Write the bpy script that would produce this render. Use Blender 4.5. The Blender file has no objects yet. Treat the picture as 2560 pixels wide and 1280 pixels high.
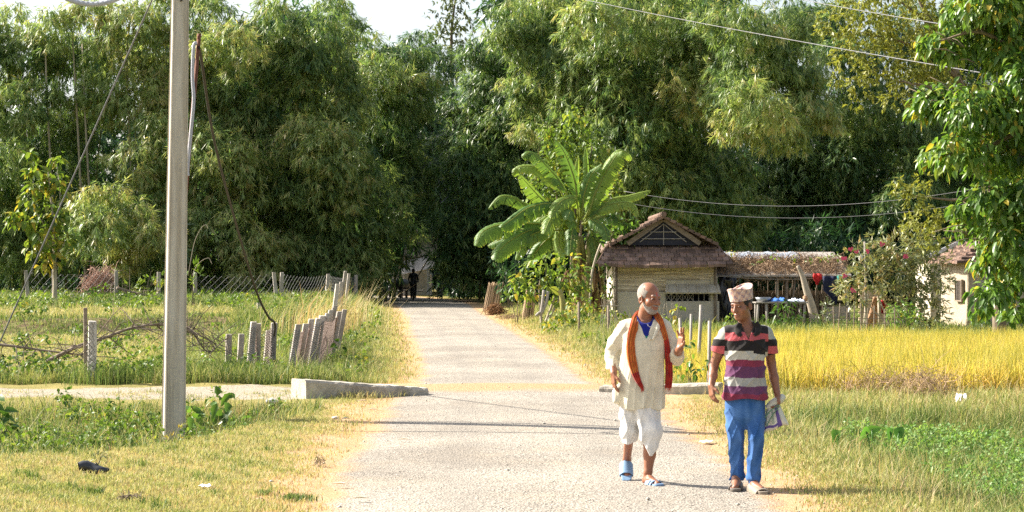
import bpy, bmesh, math, random
import numpy as np
from mathutils import Vector, Matrix, Euler

# ------------------------------------------------------------------ camera, sky, sun, exposure
SC = bpy.context.scene
F, HZ, CH = 5000.0, 664.0, 1.83          # focal length in photo pixels, horizon row, eye height
cam_d = bpy.data.cameras.new("camera"); cam = bpy.data.objects.new("camera", cam_d)
SC.collection.objects.link(cam); SC.camera = cam
cam_d.sensor_width = 36.0; cam_d.lens = 36.0 * F / 2560.0
cam_d.clip_start = 0.1; cam_d.clip_end = 4000.0
cam.location = (0, 0, CH)
cam.rotation_euler = (math.radians(90) + math.atan((HZ - 640) / F), 0, 0)

SUN_EL, SUN_BACK = 36.0, 22.0            # elevation, and how far behind the left-right line the sun stands
sx, sy = -math.cos(math.radians(SUN_BACK)), math.sin(math.radians(SUN_BACK))
to_sun = Vector((sx * math.cos(math.radians(SUN_EL)), sy * math.cos(math.radians(SUN_EL)), math.sin(math.radians(SUN_EL))))
sun_d = bpy.data.lights.new("sun", "SUN"); sun_d.energy = 5.0; sun_d.angle = math.radians(0.5)
sun_d.color = (1.0, 0.92, 0.80)
sun = bpy.data.objects.new("sun", sun_d); SC.collection.objects.link(sun)
sun.rotation_euler = to_sun.to_track_quat('Z', 'Y').to_euler()

W = bpy.data.worlds.new("World"); SC.world = W; W.use_nodes = True
wn = W.node_tree; wn.nodes.clear()
wo = wn.nodes.new("ShaderNodeOutputWorld"); wb = wn.nodes.new("ShaderNodeBackground"); ws = wn.nodes.new("ShaderNodeTexSky")
ws.sky_type = 'NISHITA'; ws.sun_disc = False; ws.sun_elevation = math.radians(SUN_EL)
ws.sun_rotation = math.atan2(to_sun.x, to_sun.y)
ws.air_density = 1.0; ws.dust_density = 3.0; ws.ozone_density = 1.5
wb.inputs[1].default_value = 0.095
wh = wn.nodes.new("ShaderNodeHueSaturation"); wh.inputs['Saturation'].default_value = 0.55; wh.inputs['Value'].default_value = 1.0   # thin autumn haze
wn.links.new(ws.outputs[0], wh.inputs['Color']); wn.links.new(wh.outputs[0], wb.inputs[0]); wn.links.new(wb.outputs[0], wo.inputs[0])
SC.view_settings.view_transform = 'Standard'; SC.view_settings.look = 'None'
SC.view_settings.gamma = 1.0; SC.view_settings.exposure = 1.48
SC.render.engine = 'CYCLES'
SC.cycles.max_bounces = 6; SC.cycles.diffuse_bounces = 3; SC.cycles.glossy_bounces = 2
SC.cycles.transmission_bounces = 4; SC.cycles.transparent_max_bounces = 6
SC.cycles.caustics_reflective = False; SC.cycles.caustics_refractive = False
SC.cycles.use_denoising = False

# ------------------------------------------------------------------ helpers
R = np.random.default_rng(11); random.seed(5)
COL = SC.collection
def P(px, py, d):                         # the point seen at photo pixel (px, py) at depth d
    return Vector(((px - 1280) / F * d, d, CH - (py - HZ) / F * d))
def PX(px, d): return (px - 1280) / F * d
def PZ(py, d): return CH - (py - HZ) / F * d
def tag(o, label=None, cat=None, group=None, kind=None):
    if label: o['label'] = label
    if cat: o['category'] = cat
    if group: o['group'] = group
    if kind: o['kind'] = kind
    return o
def thing(name, label, cat, loc=(0, 0, 0), group=None):
    o = bpy.data.objects.new(name, None); COL.objects.link(o); o.location = loc
    o.empty_display_size = 0.2
    return tag(o, label, cat, group)
def link(name, me, mat, parent=None, local=False):
    o = bpy.data.objects.new(name, me); COL.objects.link(o)
    if mat is not None and not me.materials:
        for m in (mat if isinstance(mat, (list, tuple)) else [mat]): me.materials.append(m)
    if parent is not None:
        o.parent = parent
        if not local:                     # geometry written in world coordinates
            a = parent; off = Vector((0, 0, 0))
            while a is not None: off += a.location; a = a.parent
            o.location = -off
    return o
def np_mesh(name, V, quads=None, tris=None, attrs=None, smooth=False, cols=None):
    me = bpy.data.meshes.new(name)
    V = np.asarray(V, np.float32)
    me.vertices.add(len(V)); me.vertices.foreach_set("co", V.ravel())
    loops = []; starts = []; n = 0
    if quads is not None and len(quads):
        q = np.asarray(quads, np.int32); loops.append(q.ravel()); starts.append(np.arange(len(q)) * 4 + n); n += q.size
    if tris is not None and len(tris):
        t = np.asarray(tris, np.int32); loops.append(t.ravel()); starts.append(np.arange(len(t)) * 3 + n); n += t.size
    L = np.concatenate(loops); S = np.concatenate(starts).astype(np.int32)
    me.loops.add(len(L)); me.loops.foreach_set("vertex_index", L)
    me.polygons.add(len(S)); me.polygons.foreach_set("loop_start", S)
    if smooth: me.polygons.foreach_set("use_smooth", np.ones(len(S), bool))
    for k, a in (attrs or {}).items():
        me.attributes.new(k, 'FLOAT', 'POINT').data.foreach_set("value", np.asarray(a, np.float32))
    for k, c in (cols or {}).items():
        c = np.asarray(c, np.float32); c4 = np.ones((len(c), 4), np.float32); c4[:, :3] = c
        me.attributes.new(k, 'FLOAT_COLOR', 'POINT').data.foreach_set("color", c4.ravel())
    me.update(calc_edges=True); me.validate()
    return me
class MB:                                 # collects simple shapes into ONE mesh
    def __init__(s): s.v = []; s.f = []; s.t = []; s.m = []; s.mi = 0
    def add(s, vs, fs, tint=0.5):
        b = len(s.v); s.v += [tuple(v) for v in vs]; s.f += [[b + i for i in f] for f in fs]
        s.t += [tint] * len(vs); s.m += [s.mi] * len(fs)
    def box(s, c, size, rot=None, tint=0.5, jit=0.0, taper=1.0):
        hx, hy, hz = size[0] / 2, size[1] / 2, size[2] / 2; vs = []
        for z in (-1, 1):
            k = taper if z > 0 else 1.0
            for x, y in ((-1, -1), (1, -1), (1, 1), (-1, 1)):
                p = Vector((x * hx * k + random.uniform(-jit, jit), y * hy * k + random.uniform(-jit, jit), z * hz + random.uniform(-jit, jit)))
                if rot is not None: p = rot @ p
                vs.append(p + Vector(c))
        s.add(vs, [(3, 2, 1, 0), (4, 5, 6, 7), (0, 1, 5, 4), (1, 2, 6, 5), (2, 3, 7, 6), (3, 0, 4, 7)], tint)
    def tube(s, path, rad, n=6, tint=0.5, cap=True):
        path = [Vector(p) for p in path]; k = len(path)
        rad = [rad] * k if not hasattr(rad, '__len__') else rad
        vs = []; u = None
        for i, p in enumerate(path):
            t = (path[min(i + 1, k - 1)] - path[max(i - 1, 0)]).normalized()
            if u is None:
                u = t.orthogonal().normalized()
            else:
                u = (u - t * u.dot(t)); u = u.normalized() if u.length > 1e-6 else t.orthogonal().normalized()
            w = t.cross(u)
            for j in range(n):
                a = 2 * math.pi * j / n
                vs.append(p + (u * math.cos(a) + w * math.sin(a)) * rad[i])
        fs = []
        for i in range(k - 1):
            for j in range(n):
                fs.append((i * n + j, i * n + (j + 1) % n, (i + 1) * n + (j + 1) % n, (i + 1) * n + j))
        if cap: fs += [tuple(range(n - 1, -1, -1)), tuple(range((k - 1) * n, k * n))]
        s.add(vs, fs, tint)
    def build(s, name, mat, parent=None, smooth=False, bevel=0.0, local=False):
        me = bpy.data.meshes.new(name); me.from_pydata(s.v, [], s.f); me.update()
        me.attributes.new("tint", 'FLOAT', 'POINT').data.foreach_set("value", s.t)
        if smooth: me.polygons.foreach_set("use_smooth", [True] * len(me.polygons))
        o = link(name, me, mat, parent, local)
        if any(s.m): me.polygons.foreach_set("material_index", s.m)
        if bevel:
            b = o.modifiers.new("bevel", 'BEVEL'); b.width = bevel; b.segments = 2; b.limit_method = 'ANGLE'
        return o
def bez(pts, n=12):                       # Catmull-Rom through points
    pts = [Vector(p) for p in pts]
    if len(pts) == 2: return [pts[0].lerp(pts[1], i / n) for i in range(n + 1)]
    q = [2 * pts[0] - pts[1]] + pts + [2 * pts[-1] - pts[-2]]; out = []
    for i in range(1, len(q) - 2):
        for j in range(n):
            t = j / n; a, b, c, d = q[i - 1], q[i], q[i + 1], q[i + 2]
            out.append(0.5 * ((2 * b) + (c - a) * t + (2 * a - 5 * b + 4 * c - d) * t * t + (3 * b - a - 3 * c + d) * t ** 3))
    out.append(pts[-1]); return out

# ------------------------------------------------------------------ materials
class NT:
    def __init__(s, name):
        s.m = bpy.data.materials.new(name); s.m.use_nodes = True; s.t = s.m.node_tree; s.t.nodes.clear()
        s.out = s.n("ShaderNodeOutputMaterial")
    def n(s, typ, **kw):
        x = s.t.nodes.new(typ)
        for k, v in kw.items(): setattr(x, k, v)
        return x
    def l(s, a, b): s.t.links.new(a, b)
    def coord(s, scale=(1, 1, 1), obj=True):
        tc = s.n("ShaderNodeTexCoord"); mp = s.n("ShaderNodeMapping"); mp.inputs[3].default_value = scale
        s.l(tc.outputs['Object'] if obj else tc.outputs['Generated'], mp.inputs[0]); return mp.outputs[0]
    def noise(s, vec, scale, detail=4, rough=0.6):
        x = s.n("ShaderNodeTexNoise"); x.inputs['Scale'].default_value = scale; x.inputs['Detail'].default_value = detail
        x.inputs['Roughness'].default_value = rough; s.l(vec, x.inputs['Vector']); return x.outputs[0]
    def ramp(s, fac, stops):
        x = s.n("ShaderNodeValToRGB"); e = x.color_ramp.elements
        while len(e) < len(stops): e.new(0.5)
        for i, (p, c) in enumerate(stops): e[i].position = p; e[i].color = (*c, 1) if len(c) == 3 else c
        s.l(fac, x.inputs[0]); return x.outputs[0]
    def mix(s, fac, a, b, mode='MIX'):
        x = s.n("ShaderNodeMix", data_type='RGBA', blend_type=mode)
        for sock, v in ((x.inputs[0], fac), (x.inputs[6], a), (x.inputs[7], b)):
            if isinstance(v, (int, float)): sock.default_value = v
            elif isinstance(v, tuple): sock.default_value = (*v, 1)
            else: s.l(v, sock)
        return x.outputs[2]
    def math(s, op, a, b=0.0):
        x = s.n("ShaderNodeMath", operation=op)
        for sock, v in ((x.inputs[0], a), (x.inputs[1], b)):
            if isinstance(v, (int, float)): sock.default_value = v
            else: s.l(v, sock)
        return x.outputs[0]
    def attr(s, name): x = s.n("ShaderNodeAttribute"); x.attribute_name = name; return x
    def bump(s, h, strength=0.3, dist=0.01):
        x = s.n("ShaderNodeBump"); x.inputs['Strength'].default_value = strength; x.inputs['Distance'].default_value = dist
        s.l(h, x.inputs['Height']); return x.outputs[0]
    def pbsdf(s, col, rough=0.8, normal=None, spec=0.3, metal=0.0, sheen=0.0):
        x = s.n("ShaderNodeBsdfPrincipled")
        if isinstance(col, tuple): x.inputs['Base Color'].default_value = (*col, 1)
        else: s.l(col, x.inputs['Base Color'])
        if isinstance(rough, (int, float)): x.inputs['Roughness'].default_value = rough
        else: s.l(rough, x.inputs['Roughness'])
        x.inputs['Specular IOR Level'].default_value = spec; x.inputs['Metallic'].default_value = metal
        x.inputs['Sheen Weight'].default_value = sheen
        if normal is not None: s.l(normal, x.inputs['Normal'])
        return x.outputs[0]
    def done(s, sh): s.l(sh, s.out.inputs[0]); return s.m
def leaf_mat(name, stops, trans=0.4, rough=0.5, spec=0.25, tcol=(1.25, 1.2, 0.6)):
    m = NT(name); a = m.attr("tint").outputs['Fac']
    c = m.ramp(a, stops)
    b = m.pbsdf(c, rough, spec=spec)
    t = m.n("ShaderNodeBsdfTranslucent"); m.l(m.mix(1.0, c, tcol, 'MULTIPLY'), t.inputs[0])
    x = m.n("ShaderNodeMixShader"); x.inputs[0].default_value = trans; m.l(b, x.inputs[1]); m.l(t.outputs[0], x.inputs[2])
    return m.done(x.outputs[0])
def rough_mat(name, stops, scale=(3, 3, 3), rough=0.85, bump=0.3, bdist=0.01, detail=6, tintmix=0.0, spec=0.2):
    m = NT(name); v = m.coord(scale); f = m.noise(v, 1.0, detail, 0.65)
    f2 = m.noise(v, 9.0, 4)
    h = m.mix(0.35, f, f2); c = m.ramp(h, stops)
    if tintmix:
        t = m.attr("tint").outputs['Fac']
        k = m.math('ADD', m.math('MULTIPLY', t, 2 * tintmix), 1 - tintmix)
        c = m.mix(1.0, c, k, 'MULTIPLY')
    return m.done(m.pbsdf(c, rough, m.bump(f2, bump, bdist), spec))
def plain(name, col, rough=0.6, spec=0.3, metal=0.0, var=0.12):
    m = NT(name); v = m.coord((1, 1, 1)); f = m.noise(v, 14.0, 5)
    c = m.ramp(f, [(0.25, tuple(x * (1 - var) for x in col)), (0.75, tuple(min(1, x * (1 + var)) for x in col))])
    return m.done(m.pbsdf(c, rough, spec=spec, metal=metal))
# ------------------------------------------------------------------ terrain
RY = np.array([0, 12, 14.85, 18.1, 21.5, 27.2, 30.4, 33.2, 42.4, 55.1, 67.3, 78.9, 95, 104, 112, 400.])
RL = np.array([-1.35, -1.38, -1.43, -1.70, -1.61, -1.72, -1.5, -1.54, -2.05, -2.9, -3.6, -4.4, -5.7, -7.2, -9.5, -90])
RR = np.array([2.3, 2.25, 2.15, 2.15, 2.0, 1.95, 1.3, 1.19, .8, .12, -.55, -1.2, -1.9, -2.6, -4.4, -80])
def road_l(y): return np.interp(y, RY, RL)
def road_r(y): return np.interp(y, RY, RR)
def sst(a, b, x): t = np.clip((x - a) / (b - a), 0, 1); return t * t * (3 - 2 * t)
def wob(x, y, s=1.0, seed=0.0):
    return (np.sin(x * 1.7 * s + 1.3 + seed) * np.cos(y * 1.3 * s + seed * 2) + 0.6 * np.sin(x * 3.9 * s + y * 2.7 * s + seed)
            + 0.4 * np.sin(-x * 6.1 * s + y * 7.3 * s + 2 * seed) + 0.25 * np.cos(x * 13.7 * s + 9 * y * s)) / 2.25
def ditch_l(x, y):                        # weed-filled ditch between the lawn and the side track
    yn = np.interp(x, [-9, -6, -4.4, -3.5, -3.0, -2.5, -2.2], [18.2, 18.3, 19.4, 20.6, 22.6, 25.0, 26.6]); yf = 26.6
    w = np.maximum(yf - yn, 0.01); t = (y - yn) / w
    return np.clip(np.sin(np.clip(t, 0, 1) * math.pi), 0, 1) ** 0.6 * sst(-2.2, -3.4, x)
def gz(x, y):
    x = np.asarray(x, float); y = np.asarray(y, float)
    xl, xr = road_l(y), road_r(y)
    dl, dr = xl - x, x - xr
    z = 0.03 * wob(x, y, 0.8) + 0.018 * wob(x, y, 3.1, 2.0)
    z = z * sst(0.0, 0.8, np.maximum(dl, dr))
    z = z - 0.52 * ditch_l(x, y)
    # left fields: slightly low, then a raised terrace
    lf = sst(0.7, 2.2, dl)
    step = sst(57, 59.5, y + 1.2 * np.sin(x * .8)) * sst(110, 95, y)
    z = z + lf * sst(31.5, 34, y) * (-0.22 + 0.50 * step)
    # right: verge falls to a wet hollow, then a low bank, then the paddy
    rf = sst(0.5, 2.6, dr)
    z = z - 0.30 * rf * sst(12, 16, y) * sst(26.0, 23.5, y)
    z = z - 0.25 * sst(0.6, 1.4, dr) * sst(28.2, 29.6, y) * sst(46, 44, y)
    # road dip, culvert crossing bump
    inside = np.minimum(-dl, -dr)
    z = z + 0.05 * np.exp(-((y - 29.6) / 1.1) ** 2) * sst(-1.0, 0.2, inside + 1.0)
    return z
def gzf(x, y): return float(gz(x, y))
def road_h(y): return 0.05 * np.exp(-((y - 29.6) / 1.1) ** 2)

xs = np.unique(np.concatenate([np.linspace(-900, -60, 16), np.linspace(-60, -14, 60), np.linspace(-14, 14, 230), np.linspace(14, 60, 60), np.linspace(60, 900, 16)]))
ys = np.unique(np.concatenate([np.linspace(-40, 10, 14), np.linspace(10, 46, 240), np.linspace(46, 120, 150), np.linspace(120, 400, 40), np.linspace(400, 2500, 14)]))
GX, GY = np.meshgrid(xs, ys, indexing='ij')
GZ = gz(GX, GY)
ins = np.minimum(GX - road_l(GY), road_r(GY) - GX)
GZ = GZ - 0.03 * sst(0.35, 0.6, ins)
nx, ny = GX.shape
idx = np.arange(nx * ny).reshape(nx, ny)
q = np.stack([idx[:-1, :-1], idx[1:, :-1], idx[1:, 1:], idx[:-1, 1:]], -1).reshape(-1, 4)
edge = -ins
dirt = sst(1.15, 0.05, edge + 0.5 * wob(GX, GY, 1.4) * sst(0.1, .5, edge)) * 0.95
dirt = np.maximum(dirt, np.exp(-((GY - 29.5) / 1.3) ** 2) * sst(0.7, 0.0, edge))
track = sst(27.0, 27.8, GY + .4 * wob(GX, GY, .9)) * sst(30.6, 29.7, GY + .4 * wob(GX, GY, .7, 2)) * sst(-1.6, -2.6, GX)       # gravel side track on the left
bankm = sst(55.5, 57.5, GY + 1.2 * np.sin(GX * .8)) * sst(61.0, 59.3, GY + 1.2 * np.sin(GX * .8)) * sst(1.0, 2.5, road_l(GY) - GX)
dirt = np.maximum(dirt * 1.0, bankm * .0)
lush = np.clip(ditch_l(GX, GY) + sst(0.8, 2.4, GX - road_r(GY)) * sst(27, 24, GY) + sst(0.5, 2.5, road_l(GY) - GX) * sst(31, 33, GY) * 0.6, 0, 1)
V = np.stack([GX, GY, GZ], -1).reshape(-1, 3)
m = NT("soil_and_turf"); v = m.coord(); n1 = m.noise(v, 2.2, 6); n2 = m.noise(v, 26.0, 5); n3 = m.noise(v, 0.5, 3)
turf = m.ramp(m.mix(0.5, n1, n2), [(0.3, (.10, .10, .03)), (0.5, (.24, .21, .07)), (0.7, (.36, .27, .11))])
green = m.ramp(n2, [(0.3, (.03, .045, .012)), (0.7, (.11, .13, .035))])
soil = m.ramp(m.mix(0.6, n1, n2), [(0.25, (.26, .165, .085)), (0.5, (.42, .275, .15)), (0.75, (.52, .39, .25))])
grav = m.ramp(n2, [(0.3, (.17, .145, .105)), (0.55, (.35, .305, .235)), (0.75, (.48, .43, .345))])
c = m.mix(m.attr("lush").outputs['Fac'], turf, green)
da = m.math('MULTIPLY', m.attr("dirt").outputs['Fac'], m.math('ADD', n1, 0.62)); 
c = m.mix(m.n("ShaderNodeClamp").outputs[0] if False else m.ramp(da, [(0.35, (0, 0, 0)), (0.75, (1, 1, 1))]), c, soil)
c = m.mix(m.ramp(m.math('MULTIPLY', m.attr("track").outputs['Fac'], m.math('ADD', n1, 0.5)), [(0.4, (0, 0, 0)), (0.65, (1, 1, 1))]), c, grav)
c = m.mix(m.math('MULTIPLY', m.attr('bank').outputs['Fac'], m.ramp(n1, [(.42, (.1, .1, .1)), (.56, (.9, .9, .9))])), c, m.ramp(n2, [(0.3, (.06, .04, .025)), (0.7, (.20, .135, .08))]))
GROUND_M = m.done(m.pbsdf(c, 0.95, m.bump(m.mix(0.5, n2, m.noise(v, 90.0, 3)), 0.7, 0.03), 0.1))
ground = link("ground", np_mesh("ground", V, q, attrs=dict(bank=bankm.ravel(), dirt=dirt.ravel(), track=track.ravel(), lush=lush.ravel()), smooth=True), GROUND_M)
tag(ground, kind="structure")

# the road: a worn chip-seal sheet with ragged edges, 4 mm above the soil
ry = np.unique(np.concatenate([np.linspace(4, 60, 520), np.linspace(60, 130, 160)]))
us = np.linspace(0, 1, 41)
rl = road_l(ry) + 0.10 * wob(ry * 0 + 3, ry, 2.3, 1) + 0.09 * wob(ry * 0 + 8, ry, 6.1, 4) 
rr = road_r(ry) + 0.10 * wob(ry * 0 + 5, ry, 2.1, 3) + 0.09 * wob(ry * 0 + 1, ry, 6.7, 2)
RX = rl[:, None] + (rr - rl)[:, None] * us[None, :]
RYY = np.repeat(ry[:, None], len(us), 1)
RZ = road_h(RYY) + 0.004 + 0.03 * (1 - (2 * us - 1) ** 2)[None, :] * 0.6 + 0.003 * wob(RX, RYY, 1.6, 5) * (1 - (2 * us - 1) ** 8)[None, :]
ed = np.abs(2 * us - 1)[None, :] ** 6
RZ = RZ * (1 - ed) + (gz(RX, RYY) + .004) * ed; RZ[:, 0] -= .015; RZ[:, -1] -= .015
idx = np.arange(RX.size).reshape(RX.shape)
q = np.stack([idx[:-1, :-1], idx[:-1, 1:], idx[1:, 1:], idx[1:, :-1]], -1).reshape(-1, 4)
m = NT("worn_chip_seal"); v = m.coord(); n1 = m.noise(v, 1.1, 5); n2 = m.noise(v, 18.0, 6, .7)
vo = m.n("ShaderNodeTexVoronoi"); vo.inputs['Scale'].default_value = 48.0; m.l(v, vo.inputs['Vector'])
vo2 = m.n("ShaderNodeTexVoronoi"); vo2.inputs['Scale'].default_value = 95.0; m.l(v, vo2.inputs['Vector'])
stone = m.ramp(vo.outputs['Color'], [(0.0, (.075, .07, .06)), (0.3, (.255, .23, .195)), (1.0, (.44, .40, .345))])
sand = m.ramp(n2, [(0.3, (.28, .235, .175)), (0.7, (.42, .36, .28))])
c = m.mix(m.ramp(m.mix(.4, n1, n2), [(0.50, (0, 0, 0)), (0.66, (.75, .75, .75))]), stone, sand)
wt = m.attr('wheel').outputs['Fac']; c = m.mix(m.ramp(m.math('MULTIPLY', wt, m.math('ADD', n1, .35)), [(0.3, (0, 0, 0)), (0.8, (.45, .45, .45))]), c, m.ramp(vo2.outputs['Color'], [(0, (.15, .135, .12)), (1, (.36, .33, .285))]))
n0 = m.noise(v, .45, 5); c = m.mix(1.0, c, m.ramp(n0, [(.36, (.80, .79, .78)), (.60, (1.04, 1.04, 1.03))]), 'MULTIPLY')
edge_a = m.attr("rim").outputs['Fac']
c = m.mix(m.ramp(m.math('MULTIPLY', edge_a, m.math('ADD', n1, .45)), [(0.4, (0, 0, 0)), (0.8, (1, 1, 1))]), c, m.ramp(n2, [(0.3, (.33, .195, .09)), (0.7, (.47, .32, .19))]))
hb = m.mix(0.4, vo.outputs['Distance'], m.mix(.5, vo2.outputs['Distance'], n2))
ROAD_M = m.done(m.pbsdf(c, 0.9, m.bump(hb, 0.9, 0.020), 0.15))
rim = np.repeat(np.clip(np.abs(2 * us - 1) ** 5, 0, 1)[None, :], len(ry), 0)
rim = np.maximum(rim, np.exp(-((RYY - 29.4) / 1.1) ** 2))
road = link("road", np_mesh("road", np.stack([RX, RYY, RZ], -1).reshape(-1, 3), q, attrs=dict(rim=rim.ravel(), wheel=np.repeat((np.exp(-((us - .30) / .07) ** 2) + np.exp(-((us - .66) / .07) ** 2))[None, :], len(ry), 0).ravel()), smooth=True), ROAD_M)
tag(road, kind="structure")

# loose stones on the road and its shoulders
yv = 14.2 * (48 / 14.2) ** R.random(2600); xv = road_l(yv) - .5 + R.random(2600) * (road_r(yv) - road_l(yv) + 1.0); ev = np.minimum(xv - road_l(yv), road_r(yv) - xv)
kk = R.random(2600) < np.where(ev < .35, .9, .25); xv, yv = xv[kk], yv[kk]; nn_ = len(xv); rs = R.uniform(.004, .011, nn_) * (1 + (R.random(nn_) < .04) * 1.2)
zv = np.maximum(gz(xv, yv), road_h(yv) * (ev[kk] > .3)) + .022 * (ev[kk] > .3) + rs * .3
oc = np.array([[1, 0, 0], [-1, 0, 0], [0, 1, 0], [0, -1, 0], [0, 0, .8], [0, 0, -.6]], float)
VV = np.stack([xv, yv, zv], -1)[:, None] + oc[None] * rs[:, None, None] * R.uniform(.6, 1.3, (nn_, 6, 1))
TT = (np.arange(nn_) * 6)[:, None, None] + np.array([[0, 2, 4], [2, 1, 4], [1, 3, 4], [3, 0, 4], [2, 0, 5], [1, 2, 5], [3, 1, 5], [0, 3, 5]])[None]
tag(link("gravel", np_mesh("gravel", VV.reshape(-1, 3), None, TT.reshape(-1, 3)), rough_mat("loose_stone", [(0.3, (.28, .25, .21)), (0.7, (.56, .52, .45))], (7, 7, 7))), "loose gravel scattered on the road and its shoulders", "gravel", kind="stuff")

# ------------------------------------------------------------------ grass
GRASS_STOPS = [(0.0, (.04, .075, .02)), (0.3, (.12, .195, .05)), (0.55, (.34, .35, .13)), (0.8, (.50, .43, .235)), (1.0, (.47, .31, .17))]
GRASS_M = leaf_mat("grass_blades", GRASS_STOPS, 0.35, 0.6, 0.2, (1.1, 1.1, .7))
def blades(name, x, y, h, w, lean, tint, mat, z=None, curl=0.5, lean_dir=None):
    n = len(x); z = gz(x, y) if z is None else z
    a = R.uniform(0, 2 * math.pi, n); b = R.uniform(0, 2 * math.pi, n) if lean_dir is None else lean_dir + R.normal(0, .7, n)
    sxv, syv = np.cos(a) * w / 2, np.sin(a) * w / 2
    lx, ly = np.cos(b) * lean * h, np.sin(b) * lean * h
    zt = h * np.sqrt(np.clip(1 - lean ** 2 * 0.6, 0.1, 1))
    Vv = np.empty((n, 5, 3), np.float32)
    Vv[:, 0] = np.stack([x - sxv, y - syv, z - .01], -1); Vv[:, 1] = np.stack([x + sxv, y + syv, z - .01], -1)
    mx, my, mz = x + lx * (1 - curl) * .6, y + ly * (1 - curl) * .6, z + zt * .6
    Vv[:, 2] = np.stack([mx + sxv * .8, my + syv * .8, mz], -1); Vv[:, 3] = np.stack([mx - sxv * .8, my - syv * .8, mz], -1)
    Vv[:, 4] = np.stack([x + lx, y + ly, z + zt], -1)
    base = (np.arange(n) * 5)[:, None]
    return link(name, np_mesh(name, Vv.reshape(-1, 3), base + np.array([[0, 1, 2, 3]]), base + np.array([[3, 2, 4]]), attrs=dict(tint=np.repeat(tint, 5))), mat)
def scat(n, x0, x1, y0, y1, power=1.6):   # ground points, thinning out with distance
    u = R.random(n)
    y = (y0 ** (1 - power) + u * (y1 ** (1 - power) - y0 ** (1 - power))) ** (1 / (1 - power))
    k = (y - y0) / (y1 - y0)
    return R.uniform(x0, x1, n), y
def wedge(n, px0, px1, y0, y1, power=1.0):
    u = R.random(n)
    if power == 1.0: y = y0 * (y1 / y0) ** u
    else: y = (y0 ** (1 - power) + u * (y1 ** (1 - power) - y0 ** (1 - power))) ** (1 / (1 - power))
    return (R.uniform(px0, px1, n) - 1280) / F * y, y
def patch(x, y, s=1.0, seed=0.): return np.clip(0.5 + 0.5 * wob(x, y, s, seed), 0, 1)

# short dry lawn, left foreground
x, y = wedge(330000, -620, 1010, 12.5, 29, 1.5)
x = x - 0.0; e = road_l(y) - x
p = patch(x, y, 1.1, 1.); p2 = patch(x, y, 3.7, 3.)
keep = (e > -0.12) & (R.random(len(x)) < sst(-0.15, 0.7, e + .35 * (p - .5)) * np.clip(.15 + 1.2 * (p2 - .2) + .5 * (p - .4), .08, 1)) & (ditch_l(x, y) < .25)
keep &= ~((y > 26.7) & (x < -2.5) & (patch(x, y, 1.7, 3) < .60))
x, y, p, p2, e = x[keep], y[keep], p[keep], p2[keep], e[keep]; n = len(x)
tint = np.clip(0.68 - .34 * (p2 - .45) - .30 * (p - .5) + R.normal(0, .14, n) - .30 * (patch(x, y, 2.3, 7) > .80) + .15 * sst(.8, 0, e), 0, 1)
blades("lawn_grass", x, y, R.uniform(.022, .055, n) * (1 + 1.0 * (patch(x, y, 2.3, 7) > .8)), R.uniform(.005, .010, n), R.uniform(.2, .95, n), tint, GRASS_M)
tag(bpy.data.objects["lawn_grass"], "short dry yellow green lawn in the left foreground", "grass", kind="stuff")

# ditch weeds, left
x, y = wedge(180000, -680, 900, 18, 27.2, 1.2)
d = ditch_l(x, y); keep = (d > .10) & (R.random(len(x)) < .25 + .75 * patch(x, y, 2.0, 4)); x, y, d = x[keep], y[keep], d[keep]; n = len(x)
blades("ditch_weeds", x, y, R.gamma(4, .065, n) * (0.35 + .75 * d) * (1 - .8 * np.exp(-((x + 4.05) / .55) ** 2 - ((y - 23.3) / 1.1) ** 2)), R.uniform(.006, .013, n), R.uniform(.1, .9, n),
       np.clip(R.normal(.38, .22, n) + .35 * (patch(x, y, 1.3, 9) - .5) + .2 * (patch(x, y, 4.3, 2) > .62), 0, 1), GRASS_M)
tag(bpy.data.objects["ditch_weeds"], "mixed green and straw coloured weeds filling the ditch by the pole", "weeds", kind="stuff")

# verge between fence and road, left, beyond the culvert
x, y = wedge(190000, 380, 1060, 30.8, 108, 1.1)
e = road_l(y) - x; p = patch(x, y, .9, 2.)
keep = (e > -0.1) & (e < 5.2) & (R.random(len(x)) < sst(-.1, .75, e + .3 * (p - .5))); x, y, e, p = x[keep], y[keep], e[keep], p[keep]; n = len(x)
near = sst(0.2, 1.6, e)
blades("verge_grass", x, y, (0.05 + .17 * near) * R.gamma(5, .2, n), R.uniform(.010, .020, n) * (y / 45), R.uniform(.1, .9, n),
       np.clip(R.normal(.42, .16, n) + .22 * (1 - near) - .25 * (p - .5), 0, 1), GRASS_M)
tag(bpy.data.objects["verge_grass"], "green verge grass between the leaning posts and the road", "grass", kind="stuff")

# left field beyond the fence
x, y = wedge(500000, -600, 900, 31.0, 98, 1.0)
e = road_l(y) - x; p = patch(x, y, .45, 3.); p2 = patch(x, y, 1.9, 6)
bank = sst(56, 58, y + 1.2 * np.sin(x * .8)) * sst(61, 59.5, y + 1.2 * np.sin(x * .8))
keep = (e > 1.2) & (R.random(len(x)) < .75 - .55 * bank * (patch(x, y, 1.1, 5) > .5)); x, y, p, p2, bank, e = x[keep], y[keep], p[keep], p2[keep], bank[keep], e[keep]; n = len(x)
front = sst(35.0, 32.0, y)
tint = np.clip(R.normal(.66, .13, n) - .35 * (p2 - .5) - .50 * sst(66, 72, y) * p - .30 * bank - .36 * front * patch(x, y, 1.2, 8), 0, 1)
blades("field_grass", x, y, (0.07 + .08 * p + .05 * front + .14 * sst(66, 72, y)) * R.gamma(5, .2, n), R.uniform(.011, .022, n) * (y / 45), R.uniform(.1, .9, n), tint, GRASS_M)
tag(bpy.data.objects["field_grass"], "dry yellow field grass behind the concrete posts", "grass", kind="stuff")

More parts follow.
